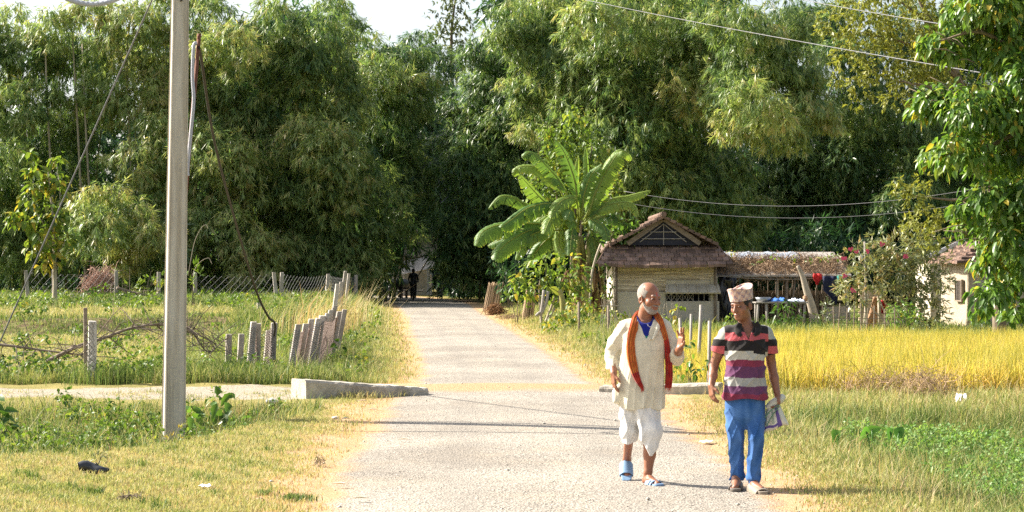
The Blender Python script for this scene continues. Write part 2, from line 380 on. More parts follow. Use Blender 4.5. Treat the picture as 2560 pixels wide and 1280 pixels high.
# right verge and hollow
x, y = wedge(480000, 1440, 3220, 12.5, 30, 1.4)
e = x - road_r(y); p = patch(x, y, 1.0, 5.); p2 = patch(x, y, 2.9, 1.)
keep = (e > -.12) & (R.random(len(x)) < sst(-.1, .9, e + .5 * (p - .5))) & (~((y > 26.6) & (x < 2.9) & (y < 29.0))); x, y, e, p, p2 = x[keep], y[keep], e[keep], p[keep], p2[keep]; n = len(x)
far = sst(.3, 2.0, e); bank = sst(24.5, 26.0, y)
tint = np.clip(R.normal(.43, .18, n) + .24 * (1 - far) - .45 * (p2 - .45) * far * (1 - .6 * bank) + .16 * bank, 0, 1)
blades("hollow_grass", x, y, (0.03 + .15 * far * (.25 + 1.1 * p2) * (1 - .85 * bank) + .06 * bank * (R.random(n) < .25)) * R.gamma(5, .2, n), R.uniform(.006, .012, n), R.uniform(.1, .95, n), tint, GRASS_M)
tag(bpy.data.objects["hollow_grass"], "rough green and straw grass on the right verge below the paddy", "grass", kind="stuff")

# tall dry stalks standing through the grass of the ditch and the hollow
xa, ya = wedge(5200, 1500, 2660, 14.2, 30, 1.2); ka = (xa - road_r(ya) > .9) & (R.random(len(xa)) < .2 + .8 * (patch(xa, ya, .8, 6.) > .5)); xb, yb_ = wedge(2600, -120, 900, 18.5, 27, 1.2); kb = ditch_l(xb, yb_) > .2
x, y = np.concatenate([xa[ka], xb[kb]]), np.concatenate([ya[ka], yb_[kb]]); n = len(x)
blades("dry_stalk_grass", x, y, R.uniform(.12, .42, n), R.uniform(.004, .008, n), R.uniform(.1, 1.0, n), np.clip(R.normal(.85, .1, n), 0, 1), GRASS_M)
tag(bpy.data.objects["dry_stalk_grass"], "tall dry straw stalks standing through the ditch and hollow weeds", "grass", kind="stuff")

# right verge beyond the culvert, up to the banana
x, y = wedge(130000, 1180, 1760, 30.0, 80, 1.1)
e = x - road_r(y); p = patch(x, y, 1.0, 8.)
keep = (e > -.1) & (e < 3.2) & (R.random(len(x)) < sst(-.05, .9, e + .4 * (p - .5))); x, y, e, p = x[keep], y[keep], e[keep], p[keep]; n = len(x)
near = sst(.4, 1.8, e)
blades("roadside_grass", x, y, (0.05 + .20 * near) * R.gamma(5, .2, n), R.uniform(.010, .018, n) * (y / 45), R.uniform(.1, .9, n),
       np.clip(R.normal(.50, .15, n) + .2 * (1 - near) - .3 * (p - .5), 0, 1), GRASS_M)
tag(bpy.data.objects["roadside_grass"], "grass along the right road edge before the banana plant", "grass", kind="stuff")

# grass round the yard, under the houses
x, y = wedge(75000, 1560, 3200, 43.5, 78, 1.0); n = len(x)
blades("yard_grass", x, y, R.gamma(5, .03, n), R.uniform(.012, .022, n) * (y / 45), R.uniform(.1, .9, n), np.clip(R.normal(.33, .16, n), 0, 1), GRASS_M)
tag(bpy.data.objects["yard_grass"], "low green growth in the yard behind the paddy", "grass", kind="stuff")

# the paddy
RICE_M = leaf_mat("ripe_rice", [(0.0, (.20, .22, .04)), (0.35, (.50, .46, .11)), (0.65, (.72, .585, .21)), (1.0, (.70, .48, .215))], 0.5, 0.55, 0.25, (1.15, 1.05, .55))
gx, gy = np.meshgrid(np.arange(2.2, 19.5, .17), np.arange(29.9, 44.0, .19), indexing='ij')
gx = gx.ravel() + R.normal(0, .05, gx.size); gy = gy.ravel() + R.normal(0, .05, gy.size)
left = np.interp(gy, [29.9, 33, 37, 44], [3.35, 2.75, 2.75, 3.0]); keep = (gx > left) & (gx < PX(3150, gy)); gx, gy = gx[keep], gy[keep]
xx, yy, hh, ww, ll, tt = [], [], [], [], [], []
for rep, (nb, hlo, hhi, wlo, whi, t0, ln) in enumerate(((15, .50, .86, .009, .015, .24, .5), (9, .55, .72, .012, .020, .62, .85))):
    x = np.repeat(gx, nb) + R.normal(0, .035, len(gx) * nb); y = np.repeat(gy, nb) + R.normal(0, .035, len(gx) * nb); n = len(x)
    xx.append(x); yy.append(y); hh.append(R.uniform(hlo, hhi, n) * (1 + .24 * (patch(x, y, .8, 3) - .5))); ww.append(R.uniform(wlo, whi, n))
    ll.append(R.uniform(.05, ln, n)); tt.append(np.clip(R.normal(t0, .15, n) + .45 * (patch(x, y, .7, 1) - .5), 0, 1))
x, y, h, w, l, t = map(np.concatenate, (xx, yy, hh, ww, ll, tt))
blades("rice_field", x, y, h, w, l, t, RICE_M, curl=.25)
tag(bpy.data.objects["rice_field"], "ripe golden rice crop standing in front of the houses", "rice crop", kind="stuff")
# ------------------------------------------------------------------ foliage
def norm(a): return a / np.maximum(np.linalg.norm(a, axis=-1, keepdims=True), 1e-9)
def leaf_quads(p, d, L, W, n, fold=0.0):
    s = norm(np.cross(d, n)); nn = np.cross(s, d); L = L[:, None]; W = W[:, None]
    V = np.empty((len(p), 4, 3), np.float32)
    V[:, 0] = p; V[:, 1] = p + d * L * .42 + s * W * .5 + nn * W * fold; V[:, 2] = p + d * L; V[:, 3] = p + d * L * .42 - s * W * .5 + nn * W * fold
    return V
def leaf_broad(p, d, L, W, n, droop=.25, fold=.18):
    s = norm(np.cross(d, n)); nn = np.cross(s, d); L = L[:, None]; W = W[:, None]
    def at(t, w, f): return p + d * L * t - np.array([0, 0, 1.0]) * L * droop * t * t + s * W * w + nn * W * f
    V = np.empty((len(p), 8, 3), np.float32)
    for k, (t, w, f) in enumerate(((0, 0, 0), (.28, .46, fold), (.28, -.46, fold), (.32, 0, 0), (.66, .36, fold), (.66, -.36, fold), (.7, 0, 0), (1, 0, 0))): V[:, k] = at(t, w, f)
    return V
BQ = np.array([[3, 6, 4, 1], [3, 2, 5, 6]]); BT = np.array([[0, 3, 1], [0, 2, 3], [6, 7, 4], [6, 5, 7]])
def lobe_points(c, r, n, lo=.55, zmin=-.8):
    z = R.uniform(zmin, 1, n); a = R.uniform(0, 2 * math.pi, n); q = np.sqrt(1 - z * z)
    u = np.stack([q * np.cos(a), q * np.sin(a), z], -1)
    k = R.uniform(lo ** 2, 1, n) ** .5 * (1 + .12 * np.sin(a * 3 + c[0] * 5) + .1 * np.sin(a * 5 + z * 6 + c[2] * 3))
    return np.asarray(c) + u * k[:, None] * np.asarray(r), u
class Leaves:
    def __init__(s): s.q = []; s.b = []; s.tq = []; s.tb = []
    def sprigs(s, c, r, nsp, per, L, W, droop, tint, tvar=.16, lo=.55, fan=.5, out=.55):
        p, u = lobe_points(c, r, nsp, lo)
        ax = norm(u * out + np.array([0, 0, -droop]) + R.normal(0, .35, p.shape))
        p = np.repeat(p, per, 0); ax = np.repeat(ax, per, 0); uu = np.repeat(u, per, 0); n = len(p)
        ll = R.uniform(.7, 1.3, n) * L
        d = norm(ax + R.normal(0, fan, p.shape) + np.array([0, 0, -droop * .3]))
        p = p + ax * (R.random(n) * L * .8)[:, None]
        nn = uu * .6 + np.array([0, 0, .85]) + R.normal(0, .40, p.shape)
        s.q.append(leaf_quads(p, d, ll, R.uniform(.75, 1.25, n) * W, nn))
        t = np.repeat(R.normal(tint, tvar * .8, nsp), per) + R.normal(0, tvar * .5, n); s.tq.append(np.repeat(np.clip(t, 0, 1), 4))
    def broad(s, c, r, n, L, W, droop, tint, tvar=.16, lo=.5, out=.6, bend=.25):
        p, u = lobe_points(c, r, n, lo)
        d = norm(u * out + np.array([0, 0, -droop]) + R.normal(0, .45, p.shape))
        nn = u * .3 + np.array([0, -.1, .7]) + R.normal(0, .35, p.shape)
        s.b.append(leaf_broad(p, d, R.uniform(.65, 1.25, n) * L, R.uniform(.75, 1.2, n) * W, nn, bend))
        s.tb.append(np.repeat(np.clip(R.normal(tint, tvar, n), 0, 1), 8))
    def build(s, name, mat, parent=None):
        V = []; Q = []; T = []; t = []; k = 0
        if s.q:
            v = np.concatenate(s.q); V.append(v.reshape(-1, 3)); Q.append(np.arange(len(v) * 4).reshape(-1, 4)); t += s.tq; k = len(v) * 4
        if s.b:
            v = np.concatenate(s.b); V.append(v.reshape(-1, 3)); b = (np.arange(len(v)) * 8 + k)[:, None, None]
            Q.append((b + BQ[None]).reshape(-1, 4)); T.append((b + BT[None]).reshape(-1, 3)); t += s.tb
        return link(name, np_mesh(name, np.concatenate(V), np.concatenate(Q), np.concatenate(T) if T else None, attrs=dict(tint=np.concatenate(t))), mat, parent)
BARK = rough_mat("bark", [(0.3, (.10, .075, .05)), (0.7, (.26, .21, .15))], (4, 4, 1.5), bump=.6, bdist=.02)
PALE_BARK = rough_mat("pale_bark", [(0.3, (.28, .23, .17)), (0.7, (.50, .44, .34))], (5, 5, 1.5), bump=.5)
CULM = rough_mat("bamboo_culm", [(0.3, (.16, .17, .06)), (0.7, (.34, .30, .15))], (3, 3, 1), rough=.5, bump=.1)
BAMBOO = leaf_mat("bamboo_leaves", [(0.0, (.018, .052, .030)), (0.35, (.055, .13, .050)), (0.65, (.20, .285, .095)), (0.9, (.40, .46, .175)), (1.0, (.45, .40, .18))], .44, .38, .45, (1.15, 1.2, .68))  # low stops carry teal shade, high stops sunlit yellow green

# bamboo: each clump is its own thing: foliage plumes on arching culms
CL = [
 ("tall bamboo clump at the far left edge, behind the young yellowing tree", 97, 20, [(20,60,80),(70,130,95),(-20,180,90),(30,260,100),(80,330,95),(10,400,100),(60,460,90),(20,540,100),(90,600,90),(30,640,80),(-60,300,110),(-70,450,110),(-70,80,110),(-60,600,100)], .50),
 ("bamboo clump with bare pale culms showing between its plumes, left of the utility pole", 98, 190, [(140,60,80),(225,25,80),(190,150,90),(270,190,105),(230,270,95),(160,370,90),(180,300,80),(130,500,80),(290,110,90),(170,620,90),(100,230,80)], .52),
 ("bright bamboo clump rising just left of the utility pole", 95, 340, [(330,50,95),(390,110,100),(340,260,105),(400,330,100),(335,390,95),(430,430,90),(375,480,90),(430,200,100),(440,40,90),(440,560,110),(420,650,100)], .60),
 ("low rounded bamboo plume bulging forward behind the guy wire", 91, 290, [(240,500,78),(310,530,88),(262,570,88),(330,600,80),(230,580,66),(380,580,75),(300,640,70),(215,540,50)], .62),
 ("broad bamboo clump behind the hanging black cable", 95, 570, [(520,50,100),(590,110,105),(540,190,105),(630,210,100),(570,280,105),(640,320,105),(530,360,105),(600,420,115),(520,470,110),(640,510,115),(550,570,120),(620,630,105),(520,650,90)], .56),
 ("largest dark bamboo clump in the middle of the left grove", 95, 780, [(690,50,105),(780,80,105),(830,40,75),(720,150,105),(800,180,105),(740,270,100),(840,235,95),(880,250,80),(770,340,115),(850,370,115),(720,430,115),(820,460,125),(900,470,110),(750,550,125),(860,570,115),(780,640,110),(880,650,95),(700,640,105)], .52),
 ("bamboo clump leaning over the left side of the lane mouth", 101, 950, [(900,130,80),(950,175,95),(1010,225,85),(960,300,105),(1005,150,70),(930,380,105),(985,420,95),(960,500,105),(990,560,75),(950,600,85),(930,650,75)], .48),
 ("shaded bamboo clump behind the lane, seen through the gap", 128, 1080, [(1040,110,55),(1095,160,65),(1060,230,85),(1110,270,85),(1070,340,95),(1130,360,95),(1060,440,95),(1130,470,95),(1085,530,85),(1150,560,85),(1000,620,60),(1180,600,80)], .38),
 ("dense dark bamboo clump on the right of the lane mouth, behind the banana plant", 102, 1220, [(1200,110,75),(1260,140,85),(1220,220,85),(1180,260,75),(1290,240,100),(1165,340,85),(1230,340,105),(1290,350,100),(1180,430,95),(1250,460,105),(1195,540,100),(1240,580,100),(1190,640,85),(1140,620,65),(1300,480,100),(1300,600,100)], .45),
 ("sunlit bamboo clump with feathery top, right of the sky gap", 94, 1370, [(1290,40,75),(1350,30,80),(1330,110,95),(1390,150,90),(1420,70,90),(1380,230,90),(1410,285,80),(1340,190,80),(1420,400,90),(1360,330,70)], .64),
 ("wide olive bamboo clump behind the round creeper covered tree", 90, 1560, [(1480,50,100),(1560,60,100),(1500,150,105),(1590,160,105),(1540,240,105),(1480,250,95),(1620,260,105),(1560,340,115),(1640,370,115),(1580,450,115),(1660,480,115),(1600,540,100),(1700,560,110)], .66),
 ("tall bamboo clump rising above the tiled hut", 91, 1730, [(1660,60,100),(1730,40,100),(1700,140,105),(1790,130,105),(1740,220,105),(1720,320,110),(1780,400,110),(1740,470,115),(1800,540,115)], .62),
 ("bamboo clump with a big overhanging plume above the shed", 85, 1910, [(1840,60,95),(1930,50,100),(1880,140,105),(1830,240,75),(1890,255,95),(1955,225,105),(2010,265,80),(1930,320,80),(1850,290,65),(1990,160,95),(1800,215,45)], .66),
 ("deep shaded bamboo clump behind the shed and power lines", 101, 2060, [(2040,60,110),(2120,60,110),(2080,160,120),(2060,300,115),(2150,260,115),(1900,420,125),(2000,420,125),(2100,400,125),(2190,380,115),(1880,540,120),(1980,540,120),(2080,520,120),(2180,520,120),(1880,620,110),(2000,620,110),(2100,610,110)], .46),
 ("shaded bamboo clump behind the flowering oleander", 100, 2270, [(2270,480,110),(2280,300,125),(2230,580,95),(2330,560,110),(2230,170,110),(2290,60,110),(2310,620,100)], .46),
 ("bamboo clump at the far right, hidden behind the broad leaved tree", 103, 2460, [(2380,80,115),(2450,80,120),(2540,100,120),(2380,220,115),(2480,250,120),(2400,380,120),(2500,400,120),(2400,520,110),(2520,540,120),(2600,300,120),(2600,620,120)], .48),
]
for label, d, bpx, lobes, tint in CL:
    base = P(bpx, HZ, d); base.z = 0.0
    t = thing("bamboo_clump", label, "bamboo", base, "bamboo clumps of the grove")
    lv = Leaves(); s = d / F
    if bpx < 1000: tint += .10  # left clumps coloured lighter to look sunlit
    extra = [(l[0] + random.uniform(-40, 40), l[1] - random.uniform(110, 190), l[2]) for l in lobes if l[1] < 70 and random.random() < (.45 if bpx > 1000 else (.25 if bpx < 700 else .12))]
    for (px, py, r) in lobes + extra:
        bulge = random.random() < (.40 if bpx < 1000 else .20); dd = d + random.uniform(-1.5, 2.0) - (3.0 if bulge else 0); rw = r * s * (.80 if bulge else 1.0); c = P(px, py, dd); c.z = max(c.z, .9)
        tn = tint + random.uniform(-.10, .10) + (.10 if bulge else .02)  # forward plumes get a lighter leaf colour, as if catching sun
        off = py < -60
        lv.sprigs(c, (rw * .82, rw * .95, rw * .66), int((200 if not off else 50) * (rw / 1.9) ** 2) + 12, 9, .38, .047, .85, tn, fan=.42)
        for _ in range(7 if not off else 2):
            a = random.uniform(0, 6.28); k = rw * random.uniform(.55, .95)
            cc = c + Vector((math.cos(a) * k, random.uniform(-.9, .5) * rw * .7, math.sin(a) * k * .75 - .1 * rw)); rs = rw * random.uniform(.24, .48)
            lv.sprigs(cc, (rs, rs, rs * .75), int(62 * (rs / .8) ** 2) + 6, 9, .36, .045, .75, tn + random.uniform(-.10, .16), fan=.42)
        if py > 330 or random.random() < .12: lv.sprigs(c + Vector((0, 2.8, -.3)), (rw * 1.15, rw * .6, rw * 1.1), int(60 * (rw / 1.9) ** 2) + 6, 8, .60, .11, .9, tint - .2, lo=.1)  # dark tinted backing leaves stand in for shade inside the clump
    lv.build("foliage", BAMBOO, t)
    if bpx == 190:
        for pa, pb2 in (((112, 40), (118, 260)), ((178, 60), (190, 250)), ((205, 110), (213, 300)), ((322, 60), (318, 200))):
            mb = MB(); q0, q1 = P(*pb2, d - 3), P(*pa, d - 2); mb.tube(bez([Vector((q0.x + .3, d - 2, 0)), q0, q1], 6), [.07 - .003 * i for i in range(13)], 6); mb.build("culm", PALE_BARK, t, smooth=True)
    tops = sorted(lobes, key=lambda l: l[1])[:(0 if 1700 < bpx < 2000 else 3)]
    for k, (px, py, r) in enumerate(tops):
        tp = P(px, py, d + random.uniform(0, 2)); b0 = base + Vector((random.uniform(-.8, .8), random.uniform(0, 1.5), 0))
        mb = MB(); mid = b0.lerp(tp, .6); mid.x = b0.x + (tp.x - b0.x) * .35
        mb.tube(bez([b0, mid, tp], 7), [.06 - .045 * i / 14 for i in range(15)], 6); mb.build("culm", CULM, t, smooth=True)

# undergrowth and far wood, tinted dark as shade, plus leaf masses added for shading
lv = Leaves()
for px in range(-120, 2720, 34):
    if 930 < px < 1110: continue
    dd = 104 if px < 900 else (110 if px < 1300 else 96)
    for _ in range(3):
        c = P(px + random.uniform(-20, 20), 0, dd + random.uniform(-2, 5)); c.z = random.uniform(.2, 3.4)
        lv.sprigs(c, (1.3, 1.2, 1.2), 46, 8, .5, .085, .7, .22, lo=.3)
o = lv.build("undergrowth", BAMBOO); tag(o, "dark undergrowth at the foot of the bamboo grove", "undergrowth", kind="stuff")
lv = Leaves()
for px in range(-200, 2800, 40):
    for zz_ in (1.2, 3.4, 5.6, 7.8, 10.0, 12.0):
        if abs(px - 1060) < 40 and 3 < zz_ < 5: continue
        if zz_ > 9 and 1000 < px < 1250: continue
        c = P(px + random.uniform(-20, 20), 0, 138 + random.uniform(-5, 5)); c.z = zz_
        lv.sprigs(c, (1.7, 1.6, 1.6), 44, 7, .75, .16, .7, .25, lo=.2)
for _ in range(150): lv.sprigs((random.uniform(-21, -8.5), random.uniform(125.5, 131), random.uniform(.5, 13)), (1.8, 1.6, 1.6), 50, 7, .7, .15, .7, .25, lo=.2)  # unseen leaf masses added to shade the house at the lane's end
for _ in range(110): lv.sprigs((random.uniform(-1, 10.5), random.uniform(103, 109), random.uniform(4, 17)), (1.8, 1.6, 1.6), 60, 7, .7, .15, .7, .25, lo=.2)  # leaf masses added to put the right grove's hollow in shade
for _ in range(90): lv.sprigs((random.uniform(-19, -8.5), random.uniform(105, 113), random.uniform(3, 15)), (1.8, 1.6, 1.6), 60, 7, .7, .15, .7, .25, lo=.2)  # leaf masses added to keep sun out of the lane mouth
o = lv.build("far_wood_and_shade_leaves", BAMBOO); tag(o, "far dark wood behind the bamboo grove, with added leaf masses for shade", "wood", kind="stuff")

def plant(name, label, cat, d, lobes, mat, kind, L, W, dens, droop, tint, base=None, stem_mat=None, stem_r=.03, group=None, tvar=.16, stems=None, dj=.4, yf=.9, out=.6, zf=.85, lo=.45, part="foliage", bend=.25):
    """lobes: (px, py, r) photo-pixel sizes at depth d -> real-size foliage masses round real stems"""
    s = d / F
    bx = base[0] if base else sum(l[0] for l in lobes) / len(lobes)
    b = P(bx, HZ, d); b.z = gzf(b.x, d)
    t = thing(name, label, cat, b, group); lv = Leaves()
    for (px, py, r, *rest) in lobes:
        rw = r * s; c = P(px, py, d + random.uniform(-dj, dj)); tn = tint + (rest[0] if rest else 0) + random.uniform(-.07, .07)
        n = max(8, int(4.2 * dens * rw * rw / (L * W)))
        if kind == 'b': lv.broad(c, (rw, rw * yf, rw * zf), n, L, W, droop, tn, tvar, lo=lo, out=out, bend=bend)
        else: lv.sprigs(c, (rw, rw * yf, rw * zf), max(3, n // 6), 6, L, W, droop, tn, tvar, lo=lo, out=out)
    lv.build(part, mat, t)
    if stem_mat is not None:
        for (px, py, r, *rest) in (stems if stems is not None else random.sample(lobes, min(5, len(lobes)))):
            tp = P(px, py, d); mid = b.lerp(tp, .55) + Vector((random.uniform(-.1, .1), 0, .05))
            mb = MB(); mb.tube(bez([b + Vector((random.uniform(-.05, .05), random.uniform(-.05, .05), -.05)), mid, tp], 5), [stem_r * (1 - .07 * i) for i in range(11)], 6)
            mb.build("stem", stem_mat, t, smooth=True)
    return t
BROAD = leaf_mat("broad_leaves", [(0.0, (.025, .055, .015)), (0.4, (.07, .15, .03)), (0.7, (.14, .26, .05)), (0.93, (.25, .32, .06)), (1.0, (.46, .36, .05))], .46, .35, .4)
OLIVE = leaf_mat("olive_leaves", [(0.0, (.06, .09, .02)), (0.5, (.19, .225, .05)), (1.0, (.36, .36, .09))], .42, .45, .3)
LIME = leaf_mat("light_leaves", [(0.0, (.04, .08, .02)), (0.4, (.10, .18, .03)), (0.75, (.20, .28, .05)), (1.0, (.42, .33, .06))], .42, .45, .3)
GREYG = leaf_mat("grey_green_leaves", [(0.0, (.04, .06, .025)), (0.5, (.14, .18, .08)), (0.8, (.28, .30, .15)), (1.0, (.36, .26, .13))], .3, .4, .4)

# trees on the right
d = 25.0
t = plant("broadleaf_tree", "broad leaved tree with glossy drooping leaves at the right edge", "tree", d,
      [(2440,55,85),(2335,108,45),(2390,120,55),(2520,130,90),(2325,245,48),(2300,282,34),(2360,260,55),(2430,265,80),(2520,290,90),(2400,375,75),(2335,395,40),(2500,400,90),(2480,500,75),(2420,560,50),(2390,520,25),(2520,590,80),(2470,655,45),(2540,690,70),(2480,735,50),(2535,775,45),(2452,775,24),(2400,35,45),(2480,5,90),(2560,30,90),(2590,200,100),(2590,350,100),(2590,500,100),(2600,640,90),(2500,-70,100),(2590,-90,100),(2430,-60,70)],
      BROAD, 'b', .112, .068, 4.4, .65, .64, base=(2600,), tvar=.17, dj=.55, lo=.30, bend=.38)
tb = P(2600, HZ, d); tb.z = gzf(tb.x, d) - .1
mb = MB(); mb.tube(bez([tb, P(2610, 700, d), P(2610, 400, d), P(2600, 100, d), P(2600, -150, d)], 6), [.13 - .004 * i for i in range(25)], 8); mb.build("trunk", BARK, t, smooth=True)
for pts in (((2560,400),(2480,330),(2400,190)), ((2545,250),(2450,280),(2330,250)), ((2545,130),(2450,80),(2340,105)), ((2570,480),(2480,480),(2400,520)), ((2545,330),(2460,370),(2350,390))):
    mb = MB(); mb.tube(bez([P(a, b, d + random.uniform(-.2, .2)) for a, b in pts], 6), [.035 - .0022 * i for i in range(13)], 6); mb.build("limb", BARK, t, smooth=True)
for _ in range(46):
    a = random.choice([(2440,55),(2390,120),(2430,265),(2520,290),(2400,375),(2480,500),(2420,560),(2520,590),(2480,735),(2335,108),(2330,245)]); q0 = P(a[0] + random.uniform(0, 60), a[1] + random.uniform(-30, 50), d + random.uniform(-.3, .3)); q1 = q0 + Vector((random.uniform(-.55, -.1), random.uniform(-.15, .15), random.uniform(-.1, .25)))
    mb = MB(); mb.tube([q0, q0.lerp(q1, .5) + Vector((0, 0, .03)), q1], [.010, .007, .004], 5); mb.build("twig", BARK, t, smooth=True)
d = 46.0
t = plant("olive_tree", "tall tree with fine yellow olive foliage hanging beside the broad leaved tree", "tree", d,
      [(2100,60,60),(2150,20,70),(2180,80,75),(2260,70,85),(2120,140,50),(2200,160,70),(2150,215,40),(2280,170,75),(2090,195,25),(2350,60,85),(2245,245,48),(2330,170,75),(2135,262,20),(2220,-40,90),(2330,-50,90),(2250,470,30),(2290,490,42),(2320,540,45),(2280,560,32),(2330,600,36),(2365,560,40),(2240,455,18),(2310,450,25),(2400,230,70),(2440,330,60)],
      OLIVE, 's', .11, .045, 2.4, .55, .62, base=(2500,), dj=.8)
tb = P(2500, HZ, d); tb.z = gzf(tb.x, d) - .1
mb = MB(); mb.tube(bez([tb, P(2490, 600, d), P(2450, 350, d), P(2390, 180, d), P(2300, 0, d)], 6), [.17 - .005 * i for i in range(25)], 8); mb.build("trunk", BARK, t, smooth=True)
for pts in (((2400,200),(2300,120),(2150,80)), ((2420,260),(2330,220),(2230,200)), ((2470,480),(2400,500),(2290,490)), ((2480,560),(2400,590),(2320,600)), ((2360,110),(2300,40),(2200,-30))):
    mb = MB(); mb.tube(bez([P(a, b, d) for a, b in pts], 6), [.06 - .004 * i for i in range(13)], 6); mb.build("limb", BARK, t, smooth=True)

# spindly tall tree in the sky gap
d = 132
t = plant("spindly_tree", "thin airy tree standing against the white sky above the lane", "tree", d,
      [(1110,40,38),(1150,15,40),(1130,95,45),(1165,60,32),(1145,150,38),(1120,190,40),(1090,80,28),(1165,120,26),(1130,-30,40)], GREYG, 's', .36, .12, 2.2, .5, .45, base=(1140,), dj=1)
mb = MB(); mb.tube(bez([Vector((PX(1150, d), d, 0)), P(1140, 400, d), P(1128, 120, d), P(1140, -20, d)], 6), [.2 - .008 * i for i in range(19)], 6); mb.build("trunk", BARK, t, smooth=True)

# young teak-like tree, left
d = 74
t = plant("young_tree", "young tree with large yellowing leaves, standing alone in the left field", "tree", d,
      [(88,420,28),(75,390,18),(140,400,24),(135,450,32),(95,470,34),(72,500,26),(120,530,42),(58,550,30,.05),(150,550,34),(110,590,44,.08),(40,540,20),(135,640,30,.25),(160,600,28,.1),(85,620,26,.2),(30,555,14),(150,480,22),(118,660,20,.35)],
      LIME, 'b', .32, .20, 3.0, .55, .62, base=(137,), dj=.3, tvar=.2)
tb = Vector((PX(137, d), d, gzf(PX(137, d), d) - .1))
mb = MB(); mb.tube(bez([tb, P(137, 690, d), P(133, 560, d), P(120, 430, d)], 5), [.10 - .005 * i for i in range(16)], 7); mb.build("trunk", PALE_BARK, t, smooth=True)
for pts in (((135,600),(90,530),(70,500)), ((134,570),(150,500),(142,410)), ((135,620),(80,590),(50,550)), ((136,640),(160,610),(170,580))):
    mb = MB(); mb.tube(bez([P(a, b, d) for a, b in pts], 5), [.035 - .0025 * i for i in range(11)], 5); mb.build("limb", PALE_BARK, t, smooth=True)

# creeper-clad round tree behind the banana, shrubs, climbers
t = plant("creeper_tree", "round tree smothered in pale creepers right behind the banana plant", "tree", 74,
      [(1440,320,50),(1400,370,50),(1480,365,52),(1370,420,46),(1345,470,42),(1500,415,46),(1440,290,34),(1375,335,34),(1430,400,55),(1390,470,50),(1340,530,40),(1480,450,50),(1520,470,40),(1440,500,50),(1500,540,50)],
      LIME, 'b', .17, .14, 1.6, .5, .56, base=(1430,), stem_mat=BARK, stem_r=.07, dj=.5)
plant("lobed_shrub", "umbrella shaped shrub with pale sunlit top, under the banana leaves", "shrub", 59.5,
      [(1300,700,26),(1330,672,30),(1375,655,34),(1420,660,34),(1450,685,30),(1345,705,34),(1390,700,40),(1435,720,32),(1300,725,22),(1330,735,22),(1410,745,28),(1375,740,24),(1455,720,24)],
      LIME, 'b', .20, .13, 1.6, .5, .60, base=(1358,), stem_mat=PALE_BARK, stem_r=.045, stems=[(1350,690,0),(1395,690,0),(1420,700,0)], dj=.4, tvar=.2)
plant("vine_thicket", "low thicket of pale green vines in front of the banana stems", "vines", 53,
      [(1440,785,30),(1408,812,26),(1480,795,30),(1505,818,26),(1450,825,30),(1400,785,20),(1535,815,24),(1520,785,22),(1470,760,24),(1375,815,22),(1430,755,18),(1545,790,20)],
      LIME, 'b', .11, .095, 1.5, .35, .70, stem_mat=PALE_BARK, stem_r=.012, dj=.5, tvar=.2)
plant("creeper", "dark green creeper spilling over the left slope of the hut roof", "vines", 63.6,
      [(1568,558,30),(1520,590,38),(1575,582,28),(1500,630,30),(1545,562,30),(1530,540,24),(1600,550,16),(1540,615,22),(1515,655,16),(1480,600,35)],
      BROAD, 'b', .15, .12, 1.1, .5, .38, base=(1500,), stem_mat=BARK, stem_r=.02, dj=.4)
plant("wall_creeper", "bright climber hanging down the left corner of the hut", "vines", 61.2,
      [(1517,690,12),(1520,715,14),(1516,740,14),(1524,765,14),(1512,665,10)], LIME, 'b', .10, .08, 1.3, .7, .5, base=(1520,), stem_mat=BARK, stem_r=.012, dj=.1)
plant("bright_weed_bush", "bright green bush left of the umbrella shaped shrub, by the leaning stick bundle", "bush", 63,
      [(1290,735,22),(1312,755,20),(1270,745,16),(1300,715,18)], LIME, 'b', .13, .10, 1.1, .4, .5, stem_mat=BARK, stem_r=.015, dj=.2)
plant("dark_bush", "dark feathery bush behind the leaning stick bundle", "bush", 80,
      [(1262,690,34),(1290,670,30),(1240,660,30),(1270,720,26),(1300,700,22)], BAMBOO, 's', .25, .05, .9, .6, .3, stem_mat=BARK, stem_r=.02)

# oleander and yard plants
OL = plant("oleander", "large grey green oleander with pink blossoms between the shed and the mud house", "shrub", 56,
      [(2150,655,34),(2140,625,20),(2200,640,38),(2250,620,42),(2300,622,40),(2128,700,32),(2175,695,42),(2240,685,50),(2300,690,48),(2325,740,44),(2275,745,44),(2228,725,34),(2115,725,24),(2335,785,32),(2195,605,24),(2285,595,32),(2325,650,40),(2300,800,32),(2150,740,24),(2135,760,16),(2350,700,30)],
      GREYG, 's', .18, .042, 3.4, .1, .72, base=(2235,), stem_mat=PALE_BARK, stem_r=.025, dj=.5, out=.8)
PINK = plain("pink_petals", (.62, .10, .20), .6)
for k, (px, py) in enumerate(((2126,622), (2140,628), (2168,630), (2110,645), (2112,690), (2205,610), (2265,640), (2133,725))):
    mb = MB(); c = P(px, py, 55.2)
    for j in range(7):
        a = random.uniform(0, 6.28); o = Vector((random.uniform(-.06, .06), random.uniform(-.06, .06), random.uniform(-.05, .05)))
        for i in range(5):
            b = a + i * 1.2566; e = Vector((math.cos(b) * .035, -.012, math.sin(b) * .035)); f = Vector((-math.sin(b) * .016, 0, math.cos(b) * .016))
            mb.add([c + o, c + o + e * .6 + f, c + o + e, c + o + e * .6 - f], [(0, 1, 2, 3)])
    mb.build("blossom", PINK, OL)
plant("green_shrub", "small bright green shrub at the foot of the oleander", "shrub", 54, [(2240,790,24),(2268,770,24),(2255,810,24),(2290,790,22),(2235,770,14)], BROAD, 'b', .13, .07, 1.5, .2, .60, stem_mat=BARK, stem_r=.015)
plant("feathery_shrub", "small feathery grey green shrub right of the shed table", "shrub", 57, [(2065,765,18),(2058,785,18),(2072,790,16),(2062,745,10)], GREYG, 's', .10, .03, 1.3, .3, .5, stem_mat=BARK, stem_r=.012)
